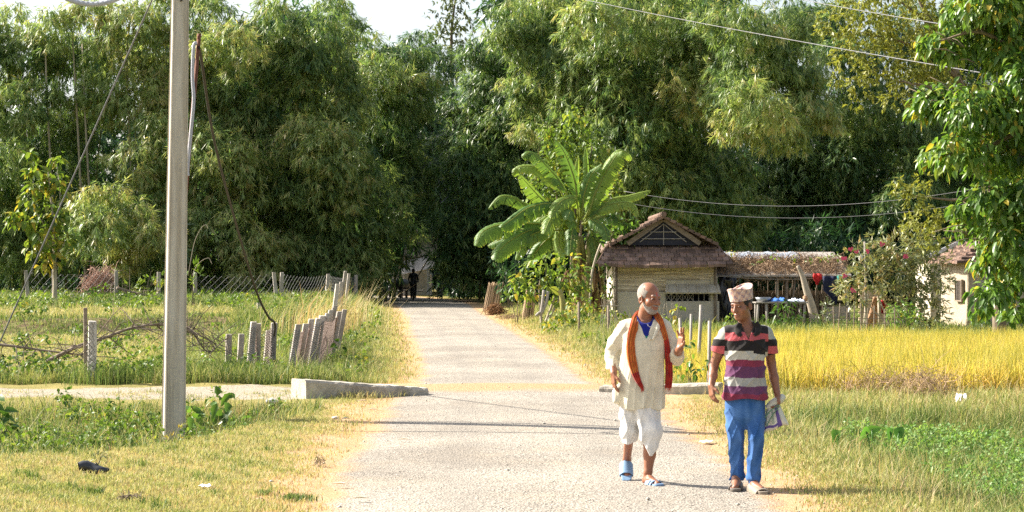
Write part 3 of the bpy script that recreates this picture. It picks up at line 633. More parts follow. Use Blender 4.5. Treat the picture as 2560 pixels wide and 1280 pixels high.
plant("table_plant", "leafy plant growing under the front of the shed table", "plant", 58.5, [(1950,762,16),(1965,775,18),(1945,790,16),(1975,755,12)], BROAD, 'b', .20, .09, 1.3, .6, .35, stem_mat=BARK, stem_r=.012)
plant("shaded_bush", "low dark bush below the shed table", "bush", 57.5, [(1985,800,22),(2010,795,20),(1960,805,20),(2030,800,16),(1930,800,18)], BROAD, 's', .10, .04, 1.3, .3, .25, stem_mat=BARK, stem_r=.012)
plant("yard_bush", "dark bush under the right end of the mud house", "bush", 57, [(2480,795,34),(2520,800,36),(2450,815,24),(2550,790,34),(2420,825,16)], BROAD, 'b', .12, .08, 1.2, .3, .28, stem_mat=BARK, stem_r=.015)
plant("hedge_growth", "low tangled growth along the stick fence before the oleander", "bush", 53, [(2110,808,14),(2150,812,14),(2200,815,14),(2330,815,16),(2370,815,14),(2290,825,14),(2090,800,14)], GREYG, 's', .08, .03, 1.3, .2, .4)
plant("paddy_sprout", "bright leafy sprout behind the capped man's shoulder", "plant", 44.5, [(1832,790,14),(1822,808,13),(1840,775,8)], LIME, 'b', .09, .06, 1.5, .2, .6, stem_mat=BARK, stem_r=.008, dj=.05)
plant("roadside_sprout", "leafy stems behind the older man's elbow", "plant", 29.0, [(1715,880,22),(1690,905,20),(1730,905,18),(1720,860,12),(1745,930,18),(1700,935,18),(1780,905,16)], BROAD, 'b', .10, .06, .9, .5, .55, stem_mat=BARK, stem_r=.006, dj=.15)
plant("climbing_gourd", "yellow green gourd vine on the stick lattice beside the hut", "vines", 46, [(1685,780,12),(1660,790,10),(1700,765,10),(1690,800,10)], LIME, 'b', .10, .09, 1.2, .3, .75, stem_mat=BARK, stem_r=.006, dj=.1)

# left-hand bushes
plant("field_bush", "round leafy bush below the pinkish dry brush in the left field", "bush", 78, [(235,735,24),(262,728,24),(220,750,20),(280,748,20),(250,755,22),(210,735,14)], LIME, 'b', .20, .14, 1.2, .4, .38, stem_mat=BARK, stem_r=.015)
plant("tall_weed_bush", "tall bright weed bush just left of the utility pole, by the far fence", "bush", 79, [(335,725,26),(370,715,26),(350,745,24),(395,735,24),(390,690,18),(325,750,18)], LIME, 's', .24, .06, 1.1, -.2, .60, stem_mat=BARK, stem_r=.015)
plant("fern_bush", "feathery bright bush just right of the utility pole", "bush", 70, [(485,690,18),(475,715,20),(495,705,14),(470,740,18),(478,670,10)], LIME, 's', .26, .06, 1.1, -.1, .60, stem_mat=BARK, stem_r=.012)
plant("corner_bush", "dark low bush at the left edge beside the gravel track", "bush", 32, [(25,905,36),(75,930,36),(0,940,40),(60,890,24),(110,945,26),(-40,900,44),(40,955,24)], BROAD, 's', .08, .035, 1.4, .3, .30, stem_mat=BARK, stem_r=.01)
plant("castor_plant", "broad leaved green plant right of the utility pole's foot", "plant", 25.0, [(560,1000,26),(530,1035,26),(575,1035,24),(500,1060,22),(550,1060,24),(600,1060,18),(480,1040,16)], BROAD, 'b', .15, .11, .75, .25, .48, stem_mat=BARK, stem_r=.008, dj=.25)
plant("edge_plant", "broad leaved plant cut off by the left edge, in the ditch", "plant", 21.5, [(-10,1035,30),(5,1065,26),(-30,1000,30)], BROAD, 'b', .16, .10, .8, .3, .42, stem_mat=BARK, stem_r=.008, dj=.1)
plant("verge_herb", "dark leafy herb at the foot of the leaning posts", "plant", 36.5, [(835,905,24),(850,880,20),(820,925,20),(870,900,18),(845,860,14)], BROAD, 'b', .11, .08, 1.3, .3, .42, stem_mat=BARK, stem_r=.006, dj=.2)
plant("verge_creeper", "bright creeping herb on the left road verge", "plant", 36, [(890,920,20),(920,905,18),(950,925,16),(870,935,18),(930,940,14),(900,890,16)], BROAD, 'b', .08, .06, 1.0, .2, .64, dj=.5, zf=.5)
plant("verge_clump", "leafy clump higher up the left road verge", "plant", 46, [(890,830,18),(920,815,16),(870,845,16),(945,800,12),(905,850,16)], LIME, 'b', .10, .07, 1.1, .2, .50, dj=.6, zf=.6)
plant("flowering_weed", "yellow flowered feathery weed at the foot of the utility pole", "weed", 23.2, [(455,1080,16),(440,1100,14),(425,1095,12),(470,1090,12)], LIME, 's', .045, .016, 1.0, -.3, .95, stem_mat=BARK, stem_r=.004, dj=.1, tvar=.1)
plant("flowering_weed", "yellow green feathery weed on the lawn edge, left of the pole", "weed", 20.8, [(330,1110,16),(318,1125,13),(345,1120,12)], LIME, 's', .045, .016, 1.0, -.3, .92, stem_mat=BARK, stem_r=.004, dj=.1, tvar=.1)
plant("lawn_weed", "small leafy weed growing right behind the old boot", "weed", 18.0, [(245,1150,16),(262,1140,13),(235,1135,11)], GREYG, 's', .045, .014, 1.2, -.1, .6, stem_mat=BARK, stem_r=.004, dj=.08)
# ground herbs and broad-leaved weeds that nobody could count
HERB = leaf_mat('herb_leaves', [(0.0, (.04, .10, .025)), (0.5, (.14, .27, .065)), (1.0, (.30, .42, .15))], .42, .45, .3)
def weeds(name, label, n, area, keep, r, L, W, hgt, tint, mat, cat="weeds"):
    lv = Leaves(); x, y = wedge(n, *area); k = keep(x, y); x, y = x[k], y[k]; z = gz(x, y)
    for i in range(len(x)):
        rr = r * random.uniform(.6, 1.3) * (y[i] / 24) ** .5; tn = tint + random.uniform(-.22, .22)
        lv.broad((x[i], y[i], z[i] + hgt * random.uniform(.15, 1.0)), (rr, rr, rr * .7), random.randint(9, 20), L * (y[i] / 24) ** .6, W * (y[i] / 24) ** .6, .1, tn, .12, lo=.2, out=.7)
    o = lv.build(name, mat); return tag(o, label, cat, kind="stuff")
weeds("herbs", "pale green leafy herbs filling the hollow on the right", 2300, (2120, 2680, 15.6, 23.5), lambda x, y: (x - road_r(y) > 1.6) & (patch(x, y, .7, 2.2) > .42),  .10, .055, .034, .26, .60, HERB, "herbs")
weeds("ditch_herbs", "broad leaved green weeds scattered in the left ditch", 1500, (-100, 800, 18.6, 27), lambda x, y: (ditch_l(x, y) > .42) & (patch(x, y, 1.1, 6) > .50) & ~((np.abs(x + 4.05) < .6) & (np.abs(y - 23.2) < 1.3)), .11, .07, .045, .42, .42, LIME)
weeds("verge_weeds", "broad leaved weeds on the left verge by the leaning posts", 900, (700, 1010, 31.5, 75), lambda x, y: (road_l(y) - x > .9) & (patch(x, y, .9, 3.3) > .50), .12, .075, .05, .20, .56, LIME)
weeds("field_weeds", "leafy weeds scattered in the left field and along the far fence", 2400, (-60, 860, 31.3, 88), lambda x, y: (road_l(y) - x > 2.2) & ((patch(x, y, .8, 7.3) > .72) | ((y > 68) & (patch(x, y, .5, 1.3) > .35)) | (y < 34)), .15, .08, .05, .34, .44, LIME)
weeds("roadside_weeds", "leafy weeds on the right verge before the vine thicket", 500, (1250, 1660, 33, 66), lambda x, y: (x - road_r(y) > 1.0) & (patch(x, y, .9, 4.3) > .48), .12, .075, .05, .20, .60, LIME)
# taro leaves in the hollow
TARO = leaf_mat("taro_leaf", [(0, (.07, .19, .04)), (1, (.14, .31, .06))], .6, .3, .4)
def taro(name, label, px, py, d, leaves):
    b = Vector((PX(px, d), d, 0)); b.z = gzf(b.x, d) - .02; t = thing(name, label, "plant", b, "taro plants in the hollow")
    for (qx, qy, L, ax, ay, az) in leaves:
        L *= .8; h = P(qx, qy - 16, d + random.uniform(-.15, .15)); dr = Vector((ax, ay, az)).normalized(); nrm = Vector((random.uniform(-.35, .35), -1, .25)); sd = dr.cross(nrm).normalized()
        up = sd.cross(dr); mb = MB(); nseg = 9; rows = []
        for i in range(nseg):
            u = i / (nseg - 1); w = L * .30 * (math.sin(math.pi * min(1, .12 + u * .88) ** .55) if u < 1 else 0)
            c = h + dr * L * (u - .25) - Vector((0, 0, .12 * L * u * u)); rows.append([c - sd * w + up * w * .25, c, c + sd * w + up * w * .25])
        vs = [p for r_ in rows for p in r_]; fs = []
        for i in range(nseg - 1):
            for j in range(2): fs.append((i * 3 + j, i * 3 + j + 1, i * 3 + j + 4, i * 3 + j + 3))
        mb.add(vs, fs, random.random()); mb.build("leaf", TARO, t, smooth=True)
        mb = MB(); mb.tube(bez([b, b.lerp(h, .6) + Vector((0, 0, .05)), h], 5), .008, 5); mb.build("stalk", TARO, t, smooth=True)
taro("taro_plant", "single upright taro leaf nearest the capped man on the right verge", 2100, 1150, 20.0, [(2090,1100,.20,-.25,-.1,-1), (2135,1140,.17,.6,-.3,-.6)])
taro("taro_plant", "taro plant with a pair of bright leaves in the middle of the hollow", 2180, 1150, 20.2, [(2165,1095,.20,-.7,-.2,-.7), (2180,1090,.19,.8,-.1,.3), (2215,1135,.18,-.2,-.5,-.6)])
taro("taro_plant", "taro plant with tall twin leaves beside the pale herbs", 2235, 1150, 20.4, [(2225,1095,.19,-.1,-.3,-1), (2248,1095,.22,.25,-.2,-1), (2270,1165,.18,.5,-.4,-.5)])
# ------------------------------------------------------------------ banana plant
BAN = NT("banana_leaf"); _v = BAN.coord((1, 1, 1)); _a = BAN.attr("tint").outputs['Fac']
_c = BAN.ramp(_a, [(0.0, (.05, .13, .035)), (0.5, (.12, .22, .055)), (0.85, (.22, .32, .07)), (1.0, (.44, .38, .08))])
_b = BAN.pbsdf(_c, 0.45, BAN.bump(BAN.noise(_v, 22, 3), .4, .015), .3)
_t = BAN.n("ShaderNodeBsdfTranslucent"); BAN.l(BAN.mix(1.0, _c, (1.3, 1.25, .5), 'MULTIPLY'), _t.inputs[0])
_x = BAN.n("ShaderNodeMixShader"); _x.inputs[0].default_value = .42; BAN.l(_b, _x.inputs[1]); BAN.l(_t.outputs[0], _x.inputs[2]); BAN = BAN.done(_x.outputs[0])
STEM = rough_mat("banana_stem", [(0.25, (.10, .075, .03)), (0.5, (.24, .23, .07)), (0.75, (.34, .30, .12))], (5, 5, 1.2), rough=.5, bump=.3)
DRYLEAF = leaf_mat("dry_leaf", [(0, (.14, .08, .04)), (1, (.38, .25, .13))], .2, .8, .1, (1, 1, 1))
BD = 63.0; bb = Vector((PX(1455, BD), BD, 0))
ban = thing("banana_plant", "large banana plant with arching torn leaves beside the tiled hut", "banana plant", bb)
HUB = (1446, 565)
BL = [([(1445,540),(1437,454),(1412,384),(1389,351)],34,-.2),([(1440,550),(1410,470),(1366,415),(1329,382),(1306,394)],32,-.5),([(1440,560),(1395,467),(1346,421),(1300,417),(1283,440)],28,.3),
 ([(1440,560),(1366,508),(1329,471),(1298,436)],32,-.7),([(1430,560),(1321,515),(1283,494),(1250,492),(1221,522)],26,-.2),([(1435,565),(1387,512),(1325,518),(1279,549),(1252,568)],38,-.9),
 ([(1435,568),(1354,560),(1263,560),(1209,578),(1190,614)],40,-.6),([(1435,572),(1350,570),(1296,589),(1254,620),(1240,650)],38,-1.1),([(1436,575),(1358,578),(1317,597),(1290,650)],28,-.3),
 ([(1430,580),(1304,574),(1254,597),(1219,614)],28,.5),([(1446,560),(1440,500),(1404,502),(1377,545)],38,-1.2),([(1446,565),(1412,538),(1379,545),(1360,584)],38,-1.3),([(1448,575),(1437,556),(1428,528),(1418,548)],36,-1.2),
 ([(1449,550),(1449,500),(1441,454),(1446,388)],18,.4),([(1456,540),(1460,480),(1466,433),(1464,366)],16,.2),([(1452,550),(1457,500),(1478,438),(1505,410)],34,-.3),([(1456,560),(1470,529),(1503,454),(1536,395),(1556,378)],40,-.5),
 ([(1470,540),(1500,450),(1540,385),(1563,380),(1580,400)],24,.4),([(1470,555),(1524,502),(1573,490),(1628,475)],26,.2),([(1465,560),(1495,527),(1532,510),(1578,508),(1594,540)],26,-.3),([(1462,560),(1478,550),(1507,566),(1522,600)],32,-.8),
 ([(1460,560),(1474,530),(1490,500),(1500,480)],36,.1),([(1440,575),(1404,562),(1398,610),(1414,640)],36,-.6),([(1448,580),(1432,575),(1424,640)],32,-.9),([(1460,575),(1480,580),(1490,630),(1500,660)],32,-.4),([(1440,560),(1400,530),(1350,545),(1310,590)],34,.6),
 ([(1455,560),(1520,540),(1560,560),(1580,600)],28,.7),([(1440,570),(1380,590),(1340,630),(1330,670)],30,.3)]
for li, (pts, wpx, dy) in enumerate(BL):
    n0 = len(pts); path = bez([P(px, py, BD + dy * (i / (n0 - 1)) + .15 * math.sin(li * 2.1)) for i, (px, py) in enumerate(pts)], 7)
    k = len(path); w = wpx * 1.18 * BD / F; mb = MB(); tn = random.uniform(.35, .85); nrm = Vector((random.uniform(-.35, .35), -.72, .62)); rows = []; torn = random.uniform(.05, .28)
    start = max(2, int(k * .22))
    mb.tube(path, [.035 - .028 * i / (k - 1) for i in range(k)], 6, tint=.9)
    for i in range(start, k):
        u = (i - start) / (k - 1 - start); tg = (path[min(i + 1, k - 1)] - path[i - 1]).normalized(); sd = tg.cross(nrm).normalized(); up = sd.cross(tg)
        if up.z < 0 and up.y > 0: up = -up
        ww = w * (min(1, (u * 5 + .25)) ** .6) * (max(0, 1 - u ** 3.2) ** .6 if u < 1 else 0.03)
        rows.append((path[i], tg, sd, up, ww))
    sub = 4
    for side in (-1, 1):
        strips = []; fold = random.uniform(.15, .55); drp = random.uniform(.1, .5)
        vs = []; fs = []; gap = set()
        m_ = (len(rows) - 1) * sub
        for j in range(m_ + 1):
            a = min(j // sub, len(rows) - 2); f = j / sub - a; r0, r1 = rows[a], rows[a + 1]
            c = r0[0].lerp(r1[0], f); tg = r0[1].lerp(r1[1], f); sd = r0[2].lerp(r1[2], f) * side; up = r0[3].lerp(r1[3], f); ww = r0[4] * (1 - f) + r1[4] * f
            ww *= random.uniform(.80, 1.0); fl = fold + random.uniform(-.06, .06)
            for t_, b_ in ((0, 0), (.35, .10), (.7, -.05), (1, -.25)):
                vs.append(c + sd * ww * t_ * .55 + tg * ww * t_ * .28 + up * (b_ * ww * .5 - fl * ww * .5 * t_ * t_) - Vector((0, 0, drp * ww * t_ * t_ * .6)))
        for j in range(m_):
            tear = random.random() < torn * .6
            for t_ in range(3):
                if tear and t_ >= random.choice((0, 1, 1)): continue
                fs.append((j * 4 + t_, j * 4 + t_ + 1, (j + 1) * 4 + t_ + 1, (j + 1) * 4 + t_))
        b0 = len(mb.v); mb.add(vs, fs, tn + random.uniform(-.05, .05))
        for k_ in range(len(vs)):
            if k_ % 4 == 3 and random.random() < .35: mb.t[b0 + k_] = 1.0
    lf = mb.build("leaf", BAN, ban, smooth=True)
for (bx, tx, r, dy) in ((1450, 1446, .12, 0), (1478, 1452, .13, .2), (1500, 1470, .11, .5), (1425, 1440, .09, .4), (1465, 1475, .12, -.3), (1520, 1490, .08, .6)):
    mb = MB(); mb.tube(bez([(PX(bx, BD), BD + dy, -.05), P((bx + tx) / 2, 700, BD + dy), P(tx, 590, BD)], 5), [r * (1.15 - .05 * i) for i in range(11)], 9); mb.build("stem", STEM, ban, smooth=True)
lv = Leaves()
for px, py in ((1445,640),(1470,660),(1430,680),(1490,680),(1460,700),(1505,720),(1450,730),(1480,740)):
    lv.broad(P(px, py, BD - .2), (.18, .2, .2), 7, .65, .10, 1.8, .4, .25, out=.15)
lv.build("dead_leaves", DRYLEAF, ban)
# young banana sucker
sk = thing("banana_sucker", "young banana sucker with a pale stub stem below the umbrella shaped shrub", "banana plant", (PX(1405, 57), 57, 0))
mb = MB(); mb.tube(bez([(PX(1410, 57), 57, -.05), P(1406, 750, 57), P(1398, 725, 57)], 4), [.10, .095, .09, .085, .08, .075, .07, .065, .06], 8); mb.build("stem", STEM, sk, smooth=True)
mb = MB(); pth = bez([P(1400, 735, 57), P(1388, 725, 57), P(1374, 718, 57)], 4); mb.tube(pth, .012, 5, tint=.9)
vs = []; fs = []
for i, p in enumerate(pth):
    u = i / (len(pth) - 1); w = .10 * math.sin(math.pi * min(1, .15 + u * .85)); vs += [p + Vector((.02, -.02, w)), p, p + Vector((-.02, -.03, -w))]
for i in range(len(pth) - 1):
    for j in range(2): fs.append((i * 3 + j, i * 3 + j + 1, i * 3 + j + 4, i * 3 + j + 3))
mb.add(vs, fs, .9); mb.build("leaf", BAN, sk, smooth=True)

# ------------------------------------------------------------------ buildings
def slab(mb, a, b, c, d, th=.05, tint=.5):
    a, b, c, d = map(Vector, (a, b, c, d)); n = (b - a).cross(d - a).normalized() * th
    mb.add([a, b, c, d, a - n, b - n, c - n, d - n], [(0, 1, 2, 3), (7, 6, 5, 4), (0, 4, 5, 1), (1, 5, 6, 2), (2, 6, 7, 3), (3, 7, 4, 0)], tint)
MUD = rough_mat("mud_plaster", [(0.3, (.36, .32, .25)), (0.5, (.50, .45, .36)), (0.7, (.60, .55, .45))], (1.4, 1.4, 1.4), bump=.5, bdist=.03)
PALEMUD = rough_mat("pale_mud_plaster", [(0.25, (.25, .20, .145)), (0.5, (.36, .305, .23)), (0.75, (.45, .395, .31))], (1.3, 1.3, 1.3), bump=.6, bdist=.04)
MATM = rough_mat("bamboo_mat", [(0.3, (.30, .23, .16)), (0.5, (.56, .47, .35)), (0.7, (.76, .70, .60))], (1.2, 1.2, 16), bump=.4, tintmix=.45)
TILE = rough_mat("clay_tile", [(0.25, (.075, .06, .052)), (0.5, (.17, .115, .09)), (0.75, (.32, .18, .12))], (4, 4, 4), bump=.5, bdist=.02, tintmix=.55)
WOOD = rough_mat("weathered_wood", [(0.3, (.13, .10, .075)), (0.7, (.32, .26, .20))], (3, 3, 14), bump=.5, tintmix=.3)
GREYWOOD = rough_mat("grey_wood", [(0.3, (.20, .18, .16)), (0.7, (.44, .41, .37))], (9, 9, 2), bump=.5, tintmix=.3)
DARKFILL = rough_mat("dark_panel_and_unlit_opening", [(0.3, (.012, .013, .02)), (0.7, (.05, .05, .065))], (2, 2, 6), bump=.3)  # gable panel colour, also put where window openings are unlit
BLACKP = plain("black_plastic", (.012, .012, .016), .28, .5)
TIN = rough_mat("rusty_tin", [(0.3, (.30, .20, .15)), (0.5, (.42, .42, .44)), (0.7, (.52, .54, .58))], (1, 6, 1), rough=.45, bump=.1)
HD = 62.0
def hx(px): return PX(px, HD)
def hz_(py): return PZ(py, HD)
hut = thing("tiled_hut", "small hut of woven bamboo over mud with a tiled gable roof", "hut", (hx(1660), HD, 0))
x0, x1, xw, yb = hx(1537), hx(1793), hx(1660), HD + 5.5
zw = hz_(664)
mb = MB()                                                   # mud walls
def wbox(a, b, z0, z1, y0, y1): mb.box(((a + b) / 2, (y0 + y1) / 2, (z0 + z1) / 2), (b - a, y1 - y0, z1 - z0), jit=.012)
wbox(hx(1534), hx(1664), -.1, hz_(729), HD, HD + .22)
wbox(hx(1664), hx(1798), -.1, hz_(753), HD - .004, HD + .22)
wbox(hx(1776), hx(1794), hz_(753), hz_(690), HD - .002, HD + .2)
wbox(hx(1664), hx(1776), hz_(733), hz_(700), HD + .01, HD + .2)
wbox(x0, x0 + .2, -.1, zw, HD + .22, yb); wbox(x1 - .2, x1, -.1, zw, HD + .22, yb); wbox(x0, x1, -.1, zw, yb, yb + .2)
mb.build("mud_wall", MUD, hut, bevel=.03)
mb = MB(); mb.box((hx(1718), HD + .9, 1.0), (hx(1785) - hx(1650), .05, 1.5)); mb.build("dark_window_backing", DARKFILL, hut)  # dark panel added behind the lattice so the interior looks unlit
mb = MB(); z = hz_(729) + .005
while z < zw + .03:                                         # woven slats, upper wall
    h = random.uniform(.018, .032); a = x0 + .03; right = hx(1790) if z > hz_(702) else hx(1664)
    while a < right - .02:
        b = min(right, a + random.uniform(.35, .8)); mb.box(((a + b) / 2, HD + .05 + random.uniform(0, .02), z + h / 2), (b - a + .01, .02, h), tint=random.uniform(.1, .9)); a = b
    z += h + random.uniform(0, .006)
mb.build("mat_wall", MATM, hut)
for px in (1580, 1625, 1668, 1705, 1745):
    pass
for a in (hx(1539), hx(1787)):
    mb = MB(); mb.tube([(a, HD - .03, 0), (a + .02, HD - .03, zw)], .045, 8); mb.build("corner_post", WOOD, hut, smooth=True)
win = MB(); wz0, wz1 = hz_(753), hz_(733)
for k in range(9):
    a = hx(1665) + (hx(1774) - hx(1665)) * k / 8
    win.tube([(a, HD + .03, wz0), (a, HD + .03, wz1)], .012, 5)
for k in range(5):
    a = hx(1665) + (hx(1774) - hx(1665)) * k / 8; b = hx(1665) + (hx(1774) - hx(1665)) * (k + 1) / 8
    win.tube([(a, HD + .035, wz0), (b, HD + .035, wz1)], .010, 5); win.tube([(b, HD + .04, wz0), (a, HD + .04, wz1)], .010, 5)
win.build("window_lattice", GREYWOOD, hut)
mb = MB(); slab(mb, (hx(1662), HD - .34, hz_(731)), (hx(1799), HD - .34, hz_(731)), (hx(1797), HD - .02, hz_(711)), (hx(1664), HD - .02, hz_(711)), .05)
for k in range(6):
    a = hx(1668 + k * 25); mb.tube([(a, HD - .36, hz_(730)), (a, HD - .04, hz_(710))], .02, 5)
mb.build("window_hood", MUD, hut)
# roof: skirt of tiles below the gable, slopes to both sides
mb = MB(); rows = 5; y_e, y_t = HD - .75, HD + .35; z_e, z_t = hz_(662) , hz_(612)
def Lp(px, y): return PX(px, y)
for r_ in range(rows):
    f0, f1 = r_ / rows, (r_ + 1) / rows
    a0, a1 = Lp(1494 + 38 * f0, HD), Lp(1826 - 40 * f0, HD); n = int((a1 - a0) / .19)
    for k in range(n):
        fx = (k + .5) / n; xx = a0 + (a1 - a0) * fx + random.uniform(-.01, .01); w = (a1 - a0) / n * .93
        yy0 = y_e + (y_t - y_e) * f0; yy1 = y_e + (y_t - y_e) * (f1 + .06); zz0 = z_e + (z_t - z_e) * f0 - .045 * math.sin(fx * math.pi) * (1 - f0) + random.uniform(-.012, .012); zz1 = z_e + (z_t - z_e) * (f1 + .06) - .02
        t_ = min(1, max(0, random.gauss(.5, .22))); lift = .03 + random.uniform(0, .02)
        mb.add([(xx - w / 2, yy0, zz0 + lift), (xx + w / 2, yy0, zz0 + lift + random.uniform(-.01, .01)), (xx + w / 2, yy1, zz1), (xx - w / 2, yy1, zz1),
                (xx - w / 2, yy0, zz0 - .05), (xx + w / 2, yy0, zz0 - .05), (xx + w / 2, yy1, zz1 - .05), (xx - w / 2, yy1, zz1 - .05)],
               [(0, 1, 2, 3), (0, 4, 5, 1), (1, 5, 6, 2), (2, 6, 7, 3), (3, 7, 4, 0), (7, 6, 5, 4)], t_)
skirt = mb.build("tile_skirt", TILE, hut)
ap = Vector((hx(1658), HD - .15, hz_(540)))
mb = MB()
for sgn, ex, ez in ((-1, 1494, 640), (1, 1826, 640)):
    lo_f = Vector((hx(1658 + (ex - 1658) * .80), HD - .15, hz_(610))); nrow = 9
    far_lo = Vector((hx(ex), 0, hz_(655)))
    for r_ in range(nrow):
        f0, f1 = r_ / nrow, (r_ + 1.15) / nrow
        a = ap.lerp(lo_f, f0); b = ap.lerp(lo_f, f1)
        for k in range(14):
            ya, yb_ = HD - .2 + k * .42, HD - .2 + (k + 1) * .42 - .02; j = random.uniform(-.015, .015); up = .05
            mb.add([(a.x, ya, a.z + j), (b.x, ya, b.z + up + j), (b.x, yb_, b.z + up), (a.x, yb_, a.z), (a.x, ya, a.z - .07), (b.x, ya, b.z - .05), (b.x, yb_, b.z - .05), (a.x, yb_, a.z - .07)],
                   [(0, 3, 2, 1), (0, 1, 5, 4), (1, 2, 6, 5), (4, 5, 6, 7), (2, 3, 7, 6), (3, 0, 4, 7)], min(1, max(0, random.gauss(.45, .2))))
    lo2 = Vector((hx(ex), HD - .15, hz_(660)))
    slab(mb, (lo_f.x, HD + .4, lo_f.z), (lo_f.x, HD + 5.8, lo_f.z), (lo2.x, HD + 5.8, lo2.z), (lo2.x, HD - .5, lo2.z), .05 * sgn)
mb.tube([(ap.x, HD - .25, ap.z + .05), (ap.x, HD + 5.7, ap.z + .05)], .09, 8)
mb.build("roof", TILE, hut)
mb = MB()                                                   # gable: dark panel, boards, glazing bars
ga, gb, gc = Vector((hx(1572), HD + .12, hz_(613))), Vector((hx(1748), HD + .12, hz_(613))), Vector((hx(1659), HD + .12, hz_(552)))
mb.add([ga, gb, gc, ga + Vector((0, .05, 0)), gb + Vector((0, .05, 0)), gc + Vector((0, .05, 0))], [(0, 1, 2), (5, 4, 3), (0, 3, 4, 1), (1, 4, 5, 2), (2, 5, 3, 0)]); mb.build("gable_panel", DARKFILL, hut)
for e in (ga, gb):
    o = Vector((0, -.08, 0)); dr = (gc - e).normalized(); upv = Vector((-dr.z, 0, dr.x)); upv = upv if upv.z > 0 else -upv
    mb = MB(); slab(mb, e + o - upv * .02, gc + o - upv * .02, gc + o + upv * .13, e + o + upv * .13, .05); mb.build("barge_board", WOOD, hut)
mb = MB()
for a, b in (((1659, 560), (1659, 612)), ((1625, 580), (1692, 580)), ((1605, 597), (1713, 597)), ((1600, 605), (1659, 560)), ((1659, 560), (1716, 605))):
    p, q_ = P(*a, HD + .08), P(*b, HD + .08); mb.tube([p, q_], .014, 5)
mb.build("gable_bars", GREYWOOD, hut)

# the lean-to shed
SD = 63.0
def s_(px, py, dd=0): return P(px, py, SD + dd)
shed = thing("lean_to_shed", "open fronted shed with a low grey roof, joined to the tiled hut", "shed", (PX(1950, SD), SD, 0))
mb = MB(); ze, zt = PZ(688, SD), PZ(640, SD) + .15
slab(mb, (PX(1790, SD), SD - .3, ze), (PX(2125, SD), SD - .3, ze), (PX(2125, SD), SD + 3.2, zt), (PX(1790, SD), SD + 3.2, zt), .06); mb.build("roof", GREYWOOD, shed)
for a, lean, m_, r in ((1868, 2, GREYWOOD, .035), (1943, 0, PALE_BARK, .04), (1966, -1, WOOD, .05), (1806, 2, WOOD, .05), (2112, -8, GREYWOOD, .05), (1988, 12, WOOD, .03)):
    mb = MB(); mb.tube([(PX(a - lean, SD), SD - .05, -.05), (PX(a, SD), SD - .05, ze + .02)], r, 7); mb.build("post", m_, shed, smooth=True)
mb = MB()
for k in range(60):
    a = PX(1795, SD) + k * (PX(2120, SD) - PX(1795, SD)) / 60; mb.tube([(a, SD + 3.0 + random.uniform(-.05, .05), 0), (a + random.uniform(-.1, .1), SD + 3.0, random.uniform(.9, 1.35))], .03, 4)
mb.box((PX(1950, SD), SD + 3.1, .5), (4.0, .05, 1.0)); mb.build("back_wall", WOOD, shed)
mb = MB(); slab(mb, (PX(2060, SD), SD + .3, .0), (PX(2130, SD), SD + .3, 0), (PX(2130, SD), SD + .3, .55), (PX(2060, SD), SD + .3, .5), .12); mb.build("low_wall", MUD, shed)
tw = thing("crooked_trunk", "pale crooked bare trunk leaning against the shed roof, between table and red shirt", "trunk", (PX(2038, 61.5), 61.5, 0))
mb = MB(); mb.tube(bez([(PX(2040, 61.5), 61.5, -.05), P(2030, 770, 61.5), P(2016, 725, 61.5), P(2006, 690, 61.5), P(1994, 664, 61.5)], 5), [.16 - .0055 * i for i in range(21)], 8); mb.build("trunk", PALE_BARK, tw, smooth=True)
# black sheeting on the hut's right corner
mb = MB(); vs = []; fs = []
for i in range(9):
    for j in range(12): vs.append((PX(1796 + 5.5 * i, 62.3) + .04 * math.sin(j * 1.3 + i), 62.4 + .1 * math.sin(i * 1.9 + j * .7), PZ(692 + 10.2 * j, 62.3)))
for i in range(8):
    for j in range(11): fs.append((i * 12 + j, i * 12 + j + 1, (i + 1) * 12 + j + 1, (i + 1) * 12 + j))
mb.add(vs, fs); o = mb.build("black_sheet", BLACKP, None, smooth=True); o.modifiers.new("thickness", 'SOLIDIFY').thickness = .01
tag(o, "crumpled black plastic sheet hanging between the hut and the shed", "plastic sheet")
# plastic sheet on the shed roof
PLASTIC = plain("pale_plastic", (.26, .29, .34), .6, .3)
mb = MB(); vs = []; fs = []
for i in range(24):
    for j in range(6): vs.append((PX(1785 + 9.6 * i, 65), 64.6 + .28 * j, zt - .26 + .05 * j + .025 * math.sin(i * 1.1 + j * 2) + .02 * math.sin(i * 2.7)))
for i in range(23):
    for j in range(5): fs.append((i * 6 + j, (i + 1) * 6 + j, (i + 1) * 6 + j + 1, i * 6 + j + 1))
mb.add(vs, fs); o = mb.build("plastic_sheet", PLASTIC, None, smooth=True); o.modifiers.new("thickness", 'SOLIDIFY').thickness = .008
tag(o, "pale bluish plastic sheet spread along the top of the shed roof", "plastic sheet")
# dry vines heaped on the roof
TWIG = rough_mat("dry_twigs", [(0.3, (.16, .10, .06)), (0.7, (.42, .30, .19))], (6, 6, 6), bump=0, tintmix=.5)
def twig_mass(name, label, cat, pts, n, ln, rad, mat, up=.4, parent=None, sag=.2):
    mb = MB()
    for _ in range(n):
        c, rx, ry_, rz = random.choice(pts); p = Vector(c) + Vector((random.gauss(0, .5) * rx, random.gauss(0, .5) * ry_, random.gauss(0, .5) * rz))
        d_ = Vector((random.gauss(0, 1), random.gauss(0, .7), random.gauss(up, .6))).normalized(); l = ln * random.uniform(.4, 1.3)
        sd = Vector((random.gauss(0, 1), random.gauss(0, 1), random.gauss(0, 1))) * l * .2
        mb.tube([p - d_ * l / 2, p + sd, p + d_ * l / 2 - Vector((0, 0, sag * l))], [rad, rad * .8, rad * .3], 3, tint=random.random(), cap=False)
    o = mb.build(name, mat, parent)
    return tag(o, label, cat)
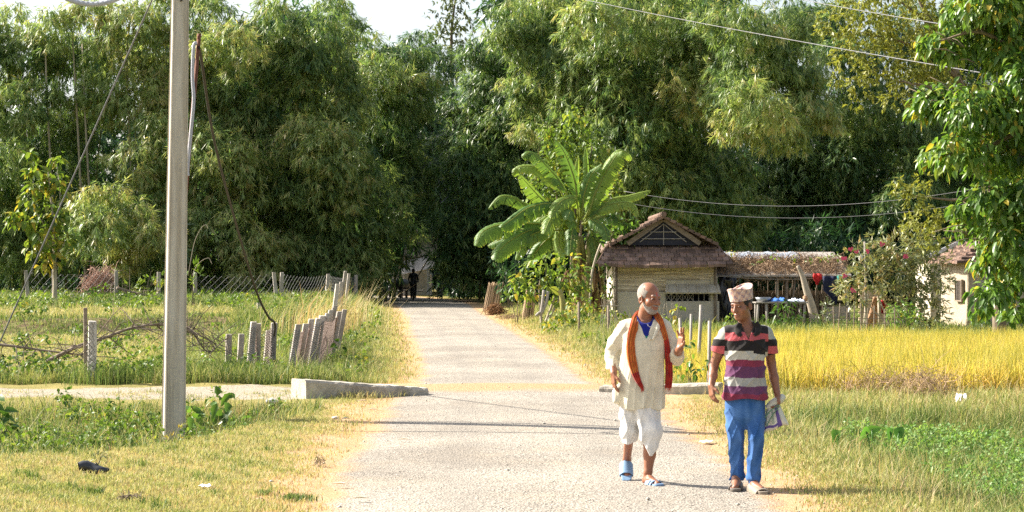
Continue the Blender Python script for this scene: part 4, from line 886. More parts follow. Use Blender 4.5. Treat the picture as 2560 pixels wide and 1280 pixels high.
vp = [((PX(px, 63), 62.75 + (690 - py) * .035, PZ(py, 63) + .02), .35, .3, .14) for px in range(1815, 2110, 18) for py in (684, 672, 658, 648)]
twig_mass("dry_vines", "tangled heap of dry brown vines covering the front of the shed roof", "vines", vp, 2600, .5, .008, TWIG, .1, sag=.35)
plant("roof_vine", "green leafy vine growing over the dry heap on the shed roof", "vines", 63.5, [(1900,650,12),(1935,640,10),(1880,665,9),(1990,645,10),(2060,645,16),(2085,640,12),(2020,650,10),(1828,632,12,.3),(1985,665,6,.3)], LIME, 'b', .10, .08, .8, .3, .5, base=(1950,), dj=.2)
# table and things on it
TD = 60.0
tab = thing("outdoor_table", "rough wooden table standing in front of the shed", "table", (PX(1950, TD), TD, 0))
mb = MB()
for k in range(6): mb.box((PX(1950, TD), TD - .35 + k * .14, PZ(756, TD)), (PX(2016, TD) - PX(1886, TD), .125, .035), jit=.005, tint=random.random())
mb.build("tabletop", GREYWOOD, tab)
for px, y, ln in ((1892, -.33, 3), (1912, -.35, -3), (2008, -.33, 4), (1892, .33, 0), (2004, .33, 0)):
    mb = MB(); mb.tube([(PX(px - ln, TD), TD + y, -.05), (PX(px, TD), TD + y, PZ(757, TD))], .038, 7); mb.build("leg", GREYWOOD, tab, smooth=True)
def cloth_heap(name, label, cat, px0, px1, d, ztop, hgt, mat, dep=.5):
    vs = []; fs = []; n = 16; mm = 9
    for i in range(n):
        for j in range(mm):
            u, v_ = i / (n - 1), j / (mm - 1); e = (4 * u * (1 - u)) ** .5 * (4 * v_ * (1 - v_)) ** .5
            vs.append((PX(px0 + (px1 - px0) * u, d), d - dep / 2 + dep * v_, ztop + .012 + hgt * e * (.5 + .3 * math.sin(u * 14 + v_ * 5 + px0) + .2 * math.sin(u * 27 - v_ * 12)) ))
    for i in range(n - 1):
        for j in range(mm - 1): fs.append((i * mm + j, (i + 1) * mm + j, (i + 1) * mm + j + 1, i * mm + j + 1))
    mb = MB(); mb.add(vs, fs); o = mb.build(name, mat, None, smooth=True); m_ = o.modifiers.new("thickness", 'SOLIDIFY'); m_.thickness = .008; m_.offset = 1
    return tag(o, label, cat)
ztab = PZ(756, TD) + .02
cloth_heap("blue_cloth", "crumpled blue cloth lying on the shed table", "cloth", 1925, 1972, TD - .05, ztab, .14, plain("blue_cloth", (.05, .16, .48), .8))
cloth_heap("white_cloth", "pale blue white cloth folded beside the blue one on the table", "cloth", 1966, 2010, TD - .05, ztab, .11, plain("white_cloth", (.60, .68, .80), .8))
mb = MB(); prof = [(.0, .0), (.16, .0), (.24, .12), (.25, .12), (.165, -.01)]; ns = 20; vs = []; fs = []
for r_, z in prof:
    for k in range(ns): vs.append((PX(1908, TD) + r_ * math.cos(k * 2 * math.pi / ns), TD + r_ * math.sin(k * 2 * math.pi / ns), ztab + .012 + z))
for i in range(len(prof) - 1):
    for k in range(ns): fs.append((i * ns + k, i * ns + (k + 1) % ns, (i + 1) * ns + (k + 1) % ns, (i + 1) * ns + k))
mb.add(vs, fs); tag(mb.build("metal_basin", plain("dull_aluminium", (.30, .32, .34), .4, .5, .8), None, smooth=True), "grey metal basin on the left end of the shed table", "basin")
mb = MB(); mb.tube([(PX(2013, TD), TD, ztab + .012), (PX(2013, TD), TD, ztab + .16)], [.07, .075], 10); mb.tube([(PX(2013, TD), TD, ztab + .16), (PX(2013, TD), TD, ztab + .19)], [.075, .03], 10)
tag(mb.build("clay_jar", plain("clay", (.40, .24, .14), .8), None, smooth=True), "small clay jar at the right end of the shed table", "jar")
# washing line
LD = 62.2
def line_pt(px): return P(px, 690 + 8 * (1 - ((px - 1960) / 160) ** 2), LD)
mb = MB(); mb.tube([line_pt(x) for x in range(1800, 2125, 12)], .009, 4); tag(mb.build("washing_line", GREYWOOD, None), "thin washing line strung under the shed eave", "line")
def hang(name, label, cat, outline, d, mat):              # outline: rows of (py, pxl, pxr)
    vs = []; fs = []; n = 9
    for i, (py, a, b) in enumerate(outline):
        for j in range(n):
            u = j / (n - 1); vs.append((PX(a + (b - a) * u, d), d + .05 * math.sin(u * 11 + i * .6 + a), PZ(py, d)))
    for i in range(len(outline) - 1):
        for j in range(n - 1): fs.append((i * n + j, (i + 1) * n + j, (i + 1) * n + j + 1, i * n + j + 1))
    mb = MB(); mb.add(vs, fs); o = mb.build(name, mat, None, smooth=True); o.modifiers.new("thickness", 'SOLIDIFY').thickness = .012
    return tag(o, label, cat)
hang("red_shirt", "red shirt hanging on the washing line at the shed", "shirt", [(684, 2033, 2055), (692, 2032, 2056), (697, 2034, 2055), (702, 2037, 2050), (708, 2039, 2046), (712, 2041, 2045)], 62.1, plain("red_cloth", (.60, .03, .03), .8))
hang("navy_cloth", "dark navy cloth hanging right of the red shirt", "cloth", [(690, 2057, 2094), (705, 2057, 2094), (725, 2058, 2093), (745, 2078, 2093), (762, 2080, 2092)], 62.15, plain("navy_cloth", (.015, .02, .05), .85))
hang("teal_cloth", "small teal cloth at the right end of the washing line", "cloth", [(688, 2093, 2106), (695, 2093, 2106), (703, 2094, 2104)], 62.05, plain("teal_cloth", (.03, .30, .26), .85))
# brick screen, hanging brown cloth, red cloth
mb = MB(); bd = 59.5
for r_ in range(13):
    for k in range(6):
        mb.box((PX(2152, bd) + (k + .5 * (r_ % 2)) * .125 , bd + random.uniform(-.01, .01), .05 + r_ * .095), (.118, .12, .085), jit=.006, tint=random.random())
tag(mb.build("brick_screen", rough_mat("pale_brick", [(0.3, (.36, .26, .17)), (0.7, (.58, .46, .33))], (5, 5, 5), tintmix=.3), None), "low screen of pale mud bricks behind the oleander", "wall")
hang("brown_cloth", "long thin brown cloth hanging below the oleander", "cloth", [(742, 2183, 2196), (760, 2180, 2196), (780, 2174, 2196), (800, 2168, 2195), (826, 2163, 2194)], 57.0, plain("brown_cloth", (.42, .24, .14), .85))
hang("crimson_cloth", "crimson cloth hanging right of the long brown cloth", "cloth", [(750, 2198, 2212), (765, 2198, 2213), (785, 2200, 2212)], 57.1, plain("crimson_cloth", (.50, .03, .04), .85))
mb = MB(); mb.tube([(PX(2160, 57), 57, -.05), P(2168, 735, 57)], .05, 7); tag(mb.build("leaning_post", PALE_BARK, None, smooth=True), "pale post leaning under the left side of the oleander", "post")
mb = MB(); mb.tube([(PX(2200, 56.8), 56.8, -.05), P(2197, 738, 56.8)], .05, 7); tag(mb.build("cloth_post", PALE_BARK, None, smooth=True), "pale upright post beside the long brown cloth", "post")
# lamp pole
lp = thing("lamp_pole", "thin bare pole sticking up above the oleander with a small white lamp", "lamp pole", (PX(2166, 56), 56, 0))
mb = MB(); mb.tube([(PX(2166, 56), 56, 0), P(2162, 604, 56)], .032, 6); mb.build("pole", GREYWOOD, lp, smooth=True)
mb = MB(); mb.tube([P(2162, 612, 56), P(2155, 620, 56), P(2153, 636, 56)], .008, 4); mb.build("cord", BLACKP, lp)
mb = MB(); c = P(2153, 645, 56); mb.tube([c + Vector((0, 0, .12)), c + Vector((0, 0, .06)), c, c - Vector((0, 0, .06)), c - Vector((0, 0, .09))], [.02, .04, .075, .06, .02], 9); mb.build("bulb", plain("white_glass", (.75, .75, .72), .3), lp, smooth=True)
# stick fence
sf = thing("stick_fence", "low see-through fence of thin sticks in front of the oleander", "fence", (PX(2150, 52.5), 52.5, 0))
for px, top in ((2083, 765), (2100, 758), (2118, 770), (2136, 766), (2152, 757), (2170, 770), (2186, 764), (2212, 772), (2236, 768)):
    mb = MB(); mb.tube([(PX(px - random.uniform(-3, 6), 52.5), 52.5, -.1), P(px, top, 52.5)], .018, 5); mb.build("stick", WOOD, sf)
for py in (783, 796, 808):
    mb = MB(); mb.tube([P(2078 + 40 * k, py + random.uniform(-2, 2), 52.45) for k in range(5)], .011, 4); mb.build("rail", WOOD, sf)
# mud house on the right
c0, c1, c2, c3 = Vector((PX(2350, 60.6), 60.6, 0)), Vector((PX(2418, 58.2), 58.2, 0)), Vector((18.2, 59.2, 0)), Vector((17.8, 62.0, 0))
mh = thing("mud_house", "pale mud walled house with a tiled roof, half hidden by leaves", "house", ((c0 + c2) / 2))
zt = PZ(655, 59.5)
mb = MB(); pts = [c0, c1, c2, c3]; NS = 14; vs = []; fs = []; ring = []
for i in range(4):
    a, b = pts[i], pts[(i + 1) % 4]
    for k in range(NS): ring.append(a.lerp(b, k / NS))
nr = len(ring); HN = 10
for j in range(HN + 1):
    z = -.1 + (zt + .1) * j / HN
    for p in ring: vs.append((p.x + random.uniform(-.012, .012) + .03 * math.sin(p.y * 3 + z * 2), p.y + random.uniform(-.012, .012) - .06 * (1 - j / HN) ** 2, z))
for j in range(HN):
    for k in range(nr): fs.append((j * nr + k, j * nr + (k + 1) % nr, (j + 1) * nr + (k + 1) % nr, (j + 1) * nr + k))
mb.add(vs, fs); mb.build("wall", PALEMUD, mh, smooth=True)
def on_face(a, b, u, z, out): 
    d_ = (b - a).normalized(); n_ = Vector((d_.y, -d_.x, 0)); p = a.lerp(b, u); return Vector((p.x + n_.x * out, p.y + n_.y * out, z))
def window(a, b, u0, u1, z0, z1, shutter=None):
    mb = MB()
    def pan(ua, ub, za, zb, o, th): slab(mb, on_face(a, b, ua, za, o), on_face(a, b, ub, za, o), on_face(a, b, ub, zb, o), on_face(a, b, ua, zb, o), th)
    pan(u0, u1, z0, z1, .05, .04); w = mb.build("window", DARKFILL, mh)  # dark sheet in place of the unlit opening
    mb = MB(); f = (u1 - u0) * .12
    def pan2(ua, ub, za, zb, o, th): slab(mb, on_face(a, b, ua, za, o), on_face(a, b, ub, za, o), on_face(a, b, ub, zb, o), on_face(a, b, ua, zb, o), th)
    pan2(u0 - f, u0, z0 - .04, z1 + .04, .085, .08); pan2(u1, u1 + f, z0 - .04, z1 + .04, .085, .08); pan2(u0, u1, z1, z1 + .04, .083, .07); pan2(u0, u1, z0 - .04, z0, .083, .07)
    for k in range(1, 4): uu = u0 + (u1 - u0) * k / 4; pan2(uu - f * .2, uu + f * .2, z0, z1, .07, .015)
    mb.build("frame", WOOD, w)
    if shutter:
        mb = MB(); ua, ub = shutter
        for k in range(7):
            za = z0 + (z1 - z0) * k / 7; slab(mb, on_face(a, b, ua, za, .10), on_face(a, b, ub, za, .10), on_face(a, b, ub, za + (z1 - z0) / 7 - .012, .09), on_face(a, b, ua, za + (z1 - z0) / 7 - .012, .09), .02)
        mb.build("shutter", GREYWOOD, w)
window(c0, c1, .66, .86, PZ(750, 59), PZ(702, 59))
u = lambda px: (PX(px, 58.4) - c1.x) / (c2.x - c1.x)
window(c1, c2, u(2458), u(2482), PZ(744, 58.3), PZ(700, 58.3), (u(2436), u(2457)))
mb = MB()                                                   # hip roof of tiles
ctr = (c0 + c1 + c2 + c3) / 4; ra = c0.lerp(c1, .5).lerp(ctr, .55); rb = ctr.lerp((c2 + c3) / 2, .5); ra.z = rb.z = PZ(575, 60)
ev = []
for p in pts: q_ = ctr + (p - ctr) * (1 + .45 / (p - ctr).length * 1.0); q_.z = zt - .05; ev.append(q_)
def tiles(mb, a, b, ta, tb_, rows, cols):
    for r_ in range(rows):
        f0, f1 = r_ / rows, min(1, (r_ + 1.2) / rows)
        for k in range(cols):
            g0, g1 = k / cols, (k + .92) / cols
            p0, p1 = a.lerp(ta, f0), b.lerp(tb_, f0); q0, q1 = a.lerp(ta, f1), b.lerp(tb_, f1); j = Vector((0, 0, .06 + random.uniform(0, .05)))
            vs = [p0.lerp(p1, g0) + j, p0.lerp(p1, g1) + j, q0.lerp(q1, g1), q0.lerp(q1, g0)]; vs += [v_ - Vector((0, 0, .07)) for v_ in vs]
            mb.add(vs, [(0, 1, 2, 3), (7, 6, 5, 4), (0, 4, 5, 1), (1, 5, 6, 2), (2, 6, 7, 3), (3, 7, 4, 0)], random.random())
tiles(mb, ev[0], ev[1], ra, ra + Vector((.01, 0, 0)), 9, 13); tiles(mb, ev[1], ev[2], ra, rb, 9, 26); tiles(mb, ev[2], ev[3], rb, rb + Vector((.01, 0, 0)), 5, 8); tiles(mb, ev[3], ev[0], rb, ra, 5, 16)
mb.build("roof", TILE, mh)
th = thing("tin_shed", "shed with a sloping rusty tin roof behind the mud house", "shed", (PX(2360, 65), 65, 0))
mb = MB(); a, b = P(2300, 648, 64.2), P(2392, 606, 65.0)
for k in range(16):
    f = Vector((.06, .22, 0)) * k; slab(mb, a + f, b + f, b + f + Vector((.06, .2, .02)), a + f + Vector((.06, .2, .02)), -.02, random.random())
mb.build("roof", TIN, th)
mb = MB(); mb.box((PX(2365, 65.2), 66.2, .95), (1.1, 2.4, 1.95)); mb.build("wall", MUD, th)
# far mud house behind the lane
FD = 124.0
fh = thing("thatched_house", "shaded house with pale mud wall at the far end of the lane", "house", (PX(1000, FD), FD, 0))
mb = MB(); fx0, fx1 = PX(938, FD), PX(1068, FD); mb.box(((fx0 + fx1) / 2, FD + 2, 1.25), (fx1 - fx0, 4, 2.6)); mb.build("wall", MUD, fh, bevel=.05)
mb = MB(); slab(mb, (fx0 - .6, FD - .6, 2.5), (fx1 + .6, FD - .6, 2.35), (fx1 + .6, FD + 2, 4.0), (fx0 - .6, FD + 2, 4.1), .25); slab(mb, (fx1 + .6, FD + 4.6, 2.4), (fx0 - .6, FD + 4.6, 2.4), (fx0 - .6, FD + 2, 4.1), (fx1 + .6, FD + 2, 4.0), .25); mb.build("roof", rough_mat("thatch", [(0.3, (.12, .10, .07)), (0.7, (.28, .24, .17))], (6, 6, 6)), fh)
mb = MB(); mb.tube([P(1042, 695, 111), P(1075, 640, 111)], .045, 6); mb.tube([P(1042, 695, 111), Vector((PX(1038, 111), 111, 0))], .05, 6); tag(mb.build("leaning_pole", PALE_BARK, None), "pale bamboo pole leaning above the cyclist at the far lane", "pole")
mb = MB(); mb.box((PX(1000, 112), 112, .42), (2.6, .5, .07), jit=.01)
for px in (962, 985, 1015, 1036): mb.tube([(PX(px, 112), 112, 0), (PX(px, 112), 112, .4)], .05, 5)
tag(mb.build("wooden_bench", GREYWOOD, None), "long low wooden bench beside the far lane", "bench")
lean = MB(); slab(lean, P(1000, 690, 121), P(1085, 672, 121), P(1090, 640, 123.5), P(1010, 655, 123.5), -.08); 
for px in (1010, 1078): lean.tube([(PX(px, 121), 121, 0), P(px, 685, 121)], .07, 6)
tag(lean.build("tin_lean_to", GREYWOOD, None), "small tin lean-to roof beside the house at the end of the lane", "lean-to")
# ------------------------------------------------------------------ utility pole, wires, fences, small things
CONC = NT("pole_concrete"); _v = CONC.coord((1, 1, .25)); _n = CONC.noise(_v, 9, 6); _n2 = CONC.noise(CONC.coord((6, 6, .6)), 6, 5)
_c = CONC.ramp(CONC.mix(.5, _n, _n2), [(.3, (.43, .39, .325)), (.5, (.55, .505, .43)), (.7, (.63, .585, .51))])
_sp = CONC.ramp(CONC.noise(CONC.coord((1, 1, 1)), 46, 2), [(.24, (.6, .6, .6)), (.32, (1, 1, 1))])
_st = CONC.ramp(CONC.noise(CONC.coord((16, 16, .5)), 1.0, 5), [(.36, (.70, .67, .62)), (.56, (1, 1, 1))])
_c = CONC.mix(1.0, _c, _st, 'MULTIPLY')
CONC = CONC.done(CONC.pbsdf(CONC.mix(1.0, _c, _sp, 'MULTIPLY'), .88, CONC.bump(_n, .25, .01), .2))
OLDCONC = rough_mat("weathered_concrete", [(0.3, (.21, .175, .14)), (0.5, (.37, .33, .285)), (0.7, (.50, .46, .41))], (7, 7, 3), bump=.6, bdist=.01, tintmix=.25)
RUST = rough_mat("rusty_steel", [(0.3, (.09, .035, .022)), (0.7, (.22, .09, .055))], (8, 8, 2), rough=.75, bump=.3)
GREYCON = plain("grey_conduit", (.42, .44, .50), .5)
GALV = plain("galvanised_wire", (.16, .16, .165), .6, .3)
DARKWIRE = plain('dull_wire', (.11, .11, .11), .7)
RUSTW = plain("rusty_wire", (.26, .19, .16), .7)
BLACKC = plain("black_cable", (.03, .025, .02), .5)
PD = 24.3; pb = Vector((PX(433, PD), PD, 0)); pb.z = gzf(pb.x, PD)
pole = thing("utility_pole", "tall square tapering concrete utility pole at the edge of the ditch", "utility pole", pb)
al = math.radians(18.5); fx_, fy_ = Vector((math.cos(al), math.sin(al), 0)), Vector((-math.sin(al), math.cos(al), 0))
Z0, Z1 = pb.z - .4, 8.2
def pole_c(z): return Vector((PX(433, PD) + (z - pb.z) / 5.45 * (PX(449, PD) - PX(433, PD)), PD, z))
def pole_w(z): return .262 - (z - pb.z) / 5.45 * .068
mb = MB(); vs = []; zs = np.linspace(Z0, Z1, 16)
for z in zs:
    c, w = pole_c(z), pole_w(z); ch = w * .06
    for a, b in ((-1, -1), (1, -1), (1, 1), (-1, 1)):
        for (e1, e2) in (((ch, 0), (0, ch)) if a * b > 0 else ((0, ch), (ch, 0))):
            vs.append(c + fx_ * a * (w / 2 - e1) + fy_ * b * (w * .5 - e2))
fs = []
for i in range(15):
    for k in range(8): fs.append((i * 8 + k, i * 8 + (k + 1) % 8, (i + 1) * 8 + (k + 1) % 8, (i + 1) * 8 + k))
fs += [tuple(range(7, -1, -1)), tuple(range(120, 128))]
mb.add(vs, fs); mb.build("shaft", CONC, pole)
def on_pole(z, u, out): c, w = pole_c(z), pole_w(z); return c + fx_ * u * w / 2 - fy_ * (w / 2 + out)
mb = MB(); z = PZ(3, PD); mb.tube([on_pole(z, 0, -.02), on_pole(z, 0, .04)], .013, 7); mb.build("bolt", BLACKC, pole)
# the mark of paint low on the pole
# rusty pipe with conduit and cable behind the pole
rp = thing("rusty_pipe", "rusty steel pipe leaning up behind the concrete pole", "pipe", Vector((PX(462, PD + .3), PD + .3, 0)))
mb = MB(); mb.tube([P(498, 84, PD + .28), P(461, 520, PD + .28), P(455, 600, PD + .28)], .024, 8); mb.build("pipe", RUST, rp, smooth=True)
mb = MB(); mb.tube(bez([P(492, 108, PD + .26), P(484, 115, PD + .25), P(481, 190, PD + .23), P(484, 250, PD + .22), P(477, 330, PD + .22), P(469, 420, PD + .22), P(470, 440, PD + .22)], 5), .021, 8); mb.build("conduit", GREYCON, rp, smooth=True)
mb = MB(); mb.tube([P(490, 70, PD + .26), P(489, 108, PD + .26)], .004, 4); mb.build("wire_end", BLACKC, rp)
mb = MB(); mb.tube(bez([P(497, 118, PD + .25), P(505, 160, PD + .6), P(535, 350, PD + 2.2), P(590, 560, PD + 4.2), P(640, 725, PD + 6.2), P(670, 790, PD + 7.2), P(687, 808, PD + 7.7), P(685, 840, PD + 7.8)], 7), .019, 6)
tag(mb.build("black_cable", BLACKC, None, smooth=True), "thick dark cable drooping from the rusty pipe to the fence posts", "cable")
mb = MB(); g0 = pole_c(5.85); g1 = P(-40, 945, PD + 1.5); mb.tube([g0.lerp(g1, i / 12) for i in range(13)], .011, 6); tag(mb.build("guy_wire", GALV, None, smooth=True), "taut grey stay wire running down left from the utility pole", "wire")
pts = []
for i in range(61):
    u = i / 60
    if i == 0: pts += [P(-1900, -330, PD + 3), P(-900, -262, PD + 1.5), P(-300, -170, PD + .5)]
    pts.append(P(40 + 380 * u, 10 - 130 * (2 * u - 1) ** 2 - 0, PD + .1))
mb = MB(); mb.tube(pts, [.030 + .004 * (i % 2) for i in range(len(pts))], 9); tag(mb.build("sagging_conduit", GREYCON, None), "ribbed grey conduit sagging into the top left corner beside the pole", "conduit")
for k, (a, b, sag, da, db, r, lab) in enumerate((((1330, -30), (2700, 222), 10, 60, 30, .008, "overhead wire crossing the upper right, over the olive tree, lower of two"), ((1900, -22), (2700, 112), 6, 50, 30, .008, "overhead wire in the top right corner, above the other"),
      ((1560, 478), (2460, 468), 42, 68, 60, .008, "thin grey wire passing just above the hut and shed, upper of two"), ((1560, 506), (2470, 500), 42, 66, 60, .008, "thin grey wire over the shed, lower of two, nearest the hut ridge"))):
    mb = MB(); pa, pb_ = P(*a, da), P(*b, db); n = 30; ps = []
    for i in range(n + 1):
        u_ = i / n; p = pa.lerp(pb_, u_); p.z -= sag * 4 * u_ * (1 - u_) * (da + db) / 2 / F * 1.0; ps.append(p)
    mb.tube(ps, r, 5); tag(mb.build("overhead_wire", GALV, None, smooth=True), lab, "wire", "overhead wires")
# culvert parapets
def parapet(name, label, a, b, w, zt_a, zt_b, seed):
    a, b = Vector(a), Vector(b); dr = (b - a).normalized(); sd = Vector((-dr.y, dr.x, 0)); n = 26; vs = []; fs = []; random.seed(seed)
    for i in range(n):
        u_ = i / (n - 1); c = a.lerp(b, u_); zt_ = zt_a + (zt_b - zt_a) * u_; zb = -.45
        j = [random.uniform(-.007, .007) for _ in range(8)]
        for (o, z) in ((-w / 2, zb), (-w / 2 + j[0], zt_ - .03 + j[1]), (-w / 2 + .03, zt_ + j[2]), (w / 2 - .03, zt_ + j[3]), (w / 2 + j[4], zt_ - .03), (w / 2, zb)):
            vs.append((c.x + sd.x * o, c.y + sd.y * o, z))
    for i in range(n - 1):
        for k in range(5): fs.append((i * 6 + k, (i + 1) * 6 + k, (i + 1) * 6 + k + 1, i * 6 + k + 1))
    fs += [tuple(range(6)), tuple((n - 1) * 6 + k for k in range(5, -1, -1))]
    mb = MB(); mb.add(vs, fs); return tag(mb.build(name, OLDCONC, None), label, "parapet")
OLDCONC2 = rough_mat("rough_cast_concrete", [(0.3, (.19, .165, .135)), (0.5, (.38, .345, .285)), (0.7, (.58, .535, .45))], (3, 3, 3), bump=.7, bdist=.02)
o = parapet("culvert_parapet", "thick concrete culvert parapet with a sunlit end on the left of the road", (-2.93, 27.45, 0), (-1.3, 28.3, 0), .55, .275, .11, 4); o.data.materials[0] = OLDCONC2
o = parapet("culvert_parapet", "low concrete culvert parapet on the right, behind the two walking men", (1.3, 28.75, 0), (2.95, 28.3, 0), .45, .10, .17, 5); o.data.materials[0] = OLDCONC2
# broken stones by the left parapet
STONE = rough_mat("pale_stone", [(0.3, (.40, .37, .33)), (0.7, (.66, .63, .58))], (9, 9, 9), bump=.8)
def rock(label, px, py, r, d, mat=STONE, name="stone", cat="stone", flat=.6):
    bm = bmesh.new(); bmesh.ops.create_icosphere(bm, subdivisions=3, radius=r)
    for v in bm.verts:
        k = 1 + .22 * math.sin(v.co.x / r * 3 + px) * math.cos(v.co.y / r * 2.5 + py) + random.uniform(-.05, .05); v.co = Vector((v.co.x * k * 1.2, v.co.y * k, v.co.z * k * flat))
    me = bpy.data.meshes.new(name); bm.to_mesh(me); bm.free(); o = link(name, me, mat); x = PX(px, d); o.location = (x, d, max(gzf(x, d), -9) + r * flat * .5); return tag(o, label, cat)
rock("white broken stone at the lit corner of the left parapet", 680, 998, .07, 26.6)
rock("white broken stone in the grass just below the left parapet", 700, 1022, .06, 25.6)
rock("small blue grey stone on the dry grass left of the road", 838, 1040, .035, 24.0)
rock("pale flat stone at the front of the left parapet", 735, 1005, .05, 26.3)
rock("dark pebble on the road at the bottom edge", 1160, 1274, .016, 14.95, BARK)
# fences on the left
def post(parent, x, y, h, w, lean=(0, 0), mat=None, name="post", tint=.5, z=None):
    z = gzf(x, y) if z is None else z; mb = MB(); b = Vector((x, y, z - .15)); t_ = Vector((x + lean[0], y + lean[1], z + h)); k = 6; vs = []; fs = []
    for i in range(k):
        c = b.lerp(t_, i / (k - 1)); ww = w * (1 - .08 * i / (k - 1)) / 2
        for a, e in ((-1, -1), (1, -1), (1, 1), (-1, 1)): vs.append(c + Vector((a * ww * .95 - e * ww * .25 + random.uniform(-.004, .004), e * ww * .95 + a * ww * .25, random.uniform(-.008, .008) if i == k - 1 else 0)))
    for i in range(k - 1):
        for j in range(4): fs.append((i * 4 + j, i * 4 + (j + 1) % 4, (i + 1) * 4 + (j + 1) % 4, (i + 1) * 4 + j))
    fs += [(3, 2, 1, 0), tuple(range((k - 1) * 4, k * 4))]; mb.add(vs, fs, tint)
    return mb.build(name, mat or OLDCONC, parent, bevel=.008)
def netting(parent, a0, a1, b0, b1, cell, mat, r=.004, sag=.03):   # diamond wire mesh between two leaning posts
    mb = MB(); L = (Vector(b0) - Vector(a0)).length; H = (Vector(a1) - Vector(a0)).length; nu, nv = max(2, int(L / cell)), max(2, int(H / cell)); a0, a1, b0, b1 = map(Vector, (a0, a1, b0, b1))
    def pt(u_, v_): p = a0.lerp(b0, u_).lerp(a1.lerp(b1, u_), v_); return p + Vector((.02 * math.sin(u_ * 7 + v_ * 5), sag * math.sin(u_ * 3.14) * math.sin(v_ * 9), -sag * 2 * math.sin(u_ * 3.14) * v_))
    for dr in (1, -1):
        for k in range(-nv, nu + nv + 1):
            ps = []
            for i in range(nv + 1):
                u_ = (k + dr * i) / nu
                if 0 <= u_ <= 1: ps.append(pt(u_, i / nv) + Vector((0, .006 * dr, 0)))
            if len(ps) > 1: mb.tube(ps, r, 3, cap=False)
    return mb.build("wire_netting", mat, parent)
nf = thing("leaning_fence", "fence of leaning concrete posts with rusty netting along the left verge", "fence", (PX(700, 33), 33, 0))
NP = [(569, 33.2, .82, .02), (619, 32.6, .95, .10), (640, 32.8, .95, .03), (676, 33.0, .98, .06), (596, 33.6, .85, .05), (660, 34.2, .9, .08), (716, 33.2, .97, .20), (733, 34.4, 1.0, .22), (745, 35.6, 1.02, .24), (764, 33.6, 1.08, .22), (776, 33.9, 1.10, .20), (782, 38.5, 1.02, .22), (790, 40.2, 1.03, .24), (799, 42.0, 1.03, .24), (806, 44.0, 1.05, .26), (812, 46.0, 1.06, .24), (822, 50.0, 1.5, .22), (820, 38.6, 1.05, .22), (836, 57, 1.35, .2), (848, 64, 1.3, .2), (862, 73, 1.2, .15), (835, 41.5, 1.0, .22)]
tops = []
for (px, y, h, ln) in NP:
    x = PX(px, y); post(nf, x, y, h * 1.06, .105, (ln, 0.03), tint=random.random()); z = gzf(x, y); tops.append((Vector((x, y - .06, z)), Vector((x + ln, y - .03, z + h - .02))))
for i, j in ((1, 2), (2, 3), (6, 7), (7, 8), (9, 10), (8, 11), (11, 12), (12, 13), (13, 14), (14, 15)):
    a, b = tops[i], tops[j]; netting(nf, a[0], a[1], b[0], b[1], .045, RUSTW, .0045)
a, b = tops[10], tops[17]; netting(nf, a[0], a[1], b[0], b[1], .05, RUSTW, .0045)
for i, w_ in ((1, .13), (6, .13), (9, .13), (3, .12), (10, .12)):     # netting wrapped round single posts
    b_, t_ = tops[i]; netting(nf, b_ + Vector((-w_ / 2, -.02, 0)), t_ + Vector((-w_ / 2, -.02, 0)), b_ + Vector((w_ / 2, -.02, 0)), t_ + Vector((w_ / 2, -.02, 0)), .035, GALV, .0035, .0)
p_ = thing("fence_post", "lone whitish concrete fence post beside the gravel track, left of the pole", "post", Vector((PX(230, 31.2), 31.2, 0)))
post(p_, PX(230, 31.2), 31.2, .97, .135, (.01, 0), STONE, "shaft"); b_ = Vector((PX(230, 31.2), 31.1, 0)); netting(p_, b_ + Vector((-.075, -.01, .02)), b_ + Vector((-.07, -.01, .95)), b_ + Vector((.075, -.01, .02)), b_ + Vector((.075, -.01, .95)), .09, BLACKC, .004, 0)
st = post(None, PX(215, 31.6), 31.6, 1.18, .062, (-.01, 0), WOOD, "wooden_stake"); tag(st, "dark reddish wooden stake right behind the lone whitish post", "stake")
# fallen thorny branches
def branch(label, pts, r, d, twigs, tl):
    mb = MB(); main = bez([P(a, b, d + (c or 0)) for a, b, c in pts], 7); n = len(main); mb.tube(main, [r * (1 - .75 * i / n) for i in range(n)], 6)
    for _ in range(twigs):
        i = random.randrange(1, n); p = main[i]; l = tl * random.uniform(.3, 1.2); d_ = Vector((random.gauss(0, 1), random.gauss(0, .5), random.gauss(.15, .6))).normalized(); m1 = p + d_ * l * .5 + Vector((0, 0, random.uniform(-.05, .08)))
        mb.tube([p, m1, p + d_ * l], [r * .35, r * .22, r * .10], 4, tint=random.random(), cap=False)
        for _ in range(2):
            q_ = p.lerp(m1, random.random()); e = Vector((random.gauss(0, 1), random.gauss(0, .5), random.gauss(0, .8))).normalized(); mb.tube([q_, q_ + e * l * .35], [r * .15, r * .06], 3, cap=False)
    return tag(mb.build("fallen_branch", WOOD, None, smooth=True), label, "branch")
branch("long dead branch arching right from the lone whitish post to the utility pole", [(115, 905, 0), (190, 868, 0), (260, 845, .2), (330, 820, .3), (400, 812, .4), (470, 825, .6), (540, 860, .8)], .035, 31.8, 40, .9)
branch("dark thorny branch lying from the left edge to the lone whitish post", [(-40, 858, 0), (40, 866, 0), (110, 876, 0), (180, 884, 0), (228, 890, 0)], .028, 31.9, 26, .6)
branch("tangle of bare thorny twigs between utility pole and fence posts", [(440, 800, 0), (480, 830, 0), (520, 880, 0), (560, 850, 0)], .022, 32.4, 50, .6)
branch("grey dead branch by the far fence left of the utility pole", [(292, 720, 0), (330, 730, .3), (370, 738, .4), (420, 742, .6)], .06, 78.5, 14, 1.0)
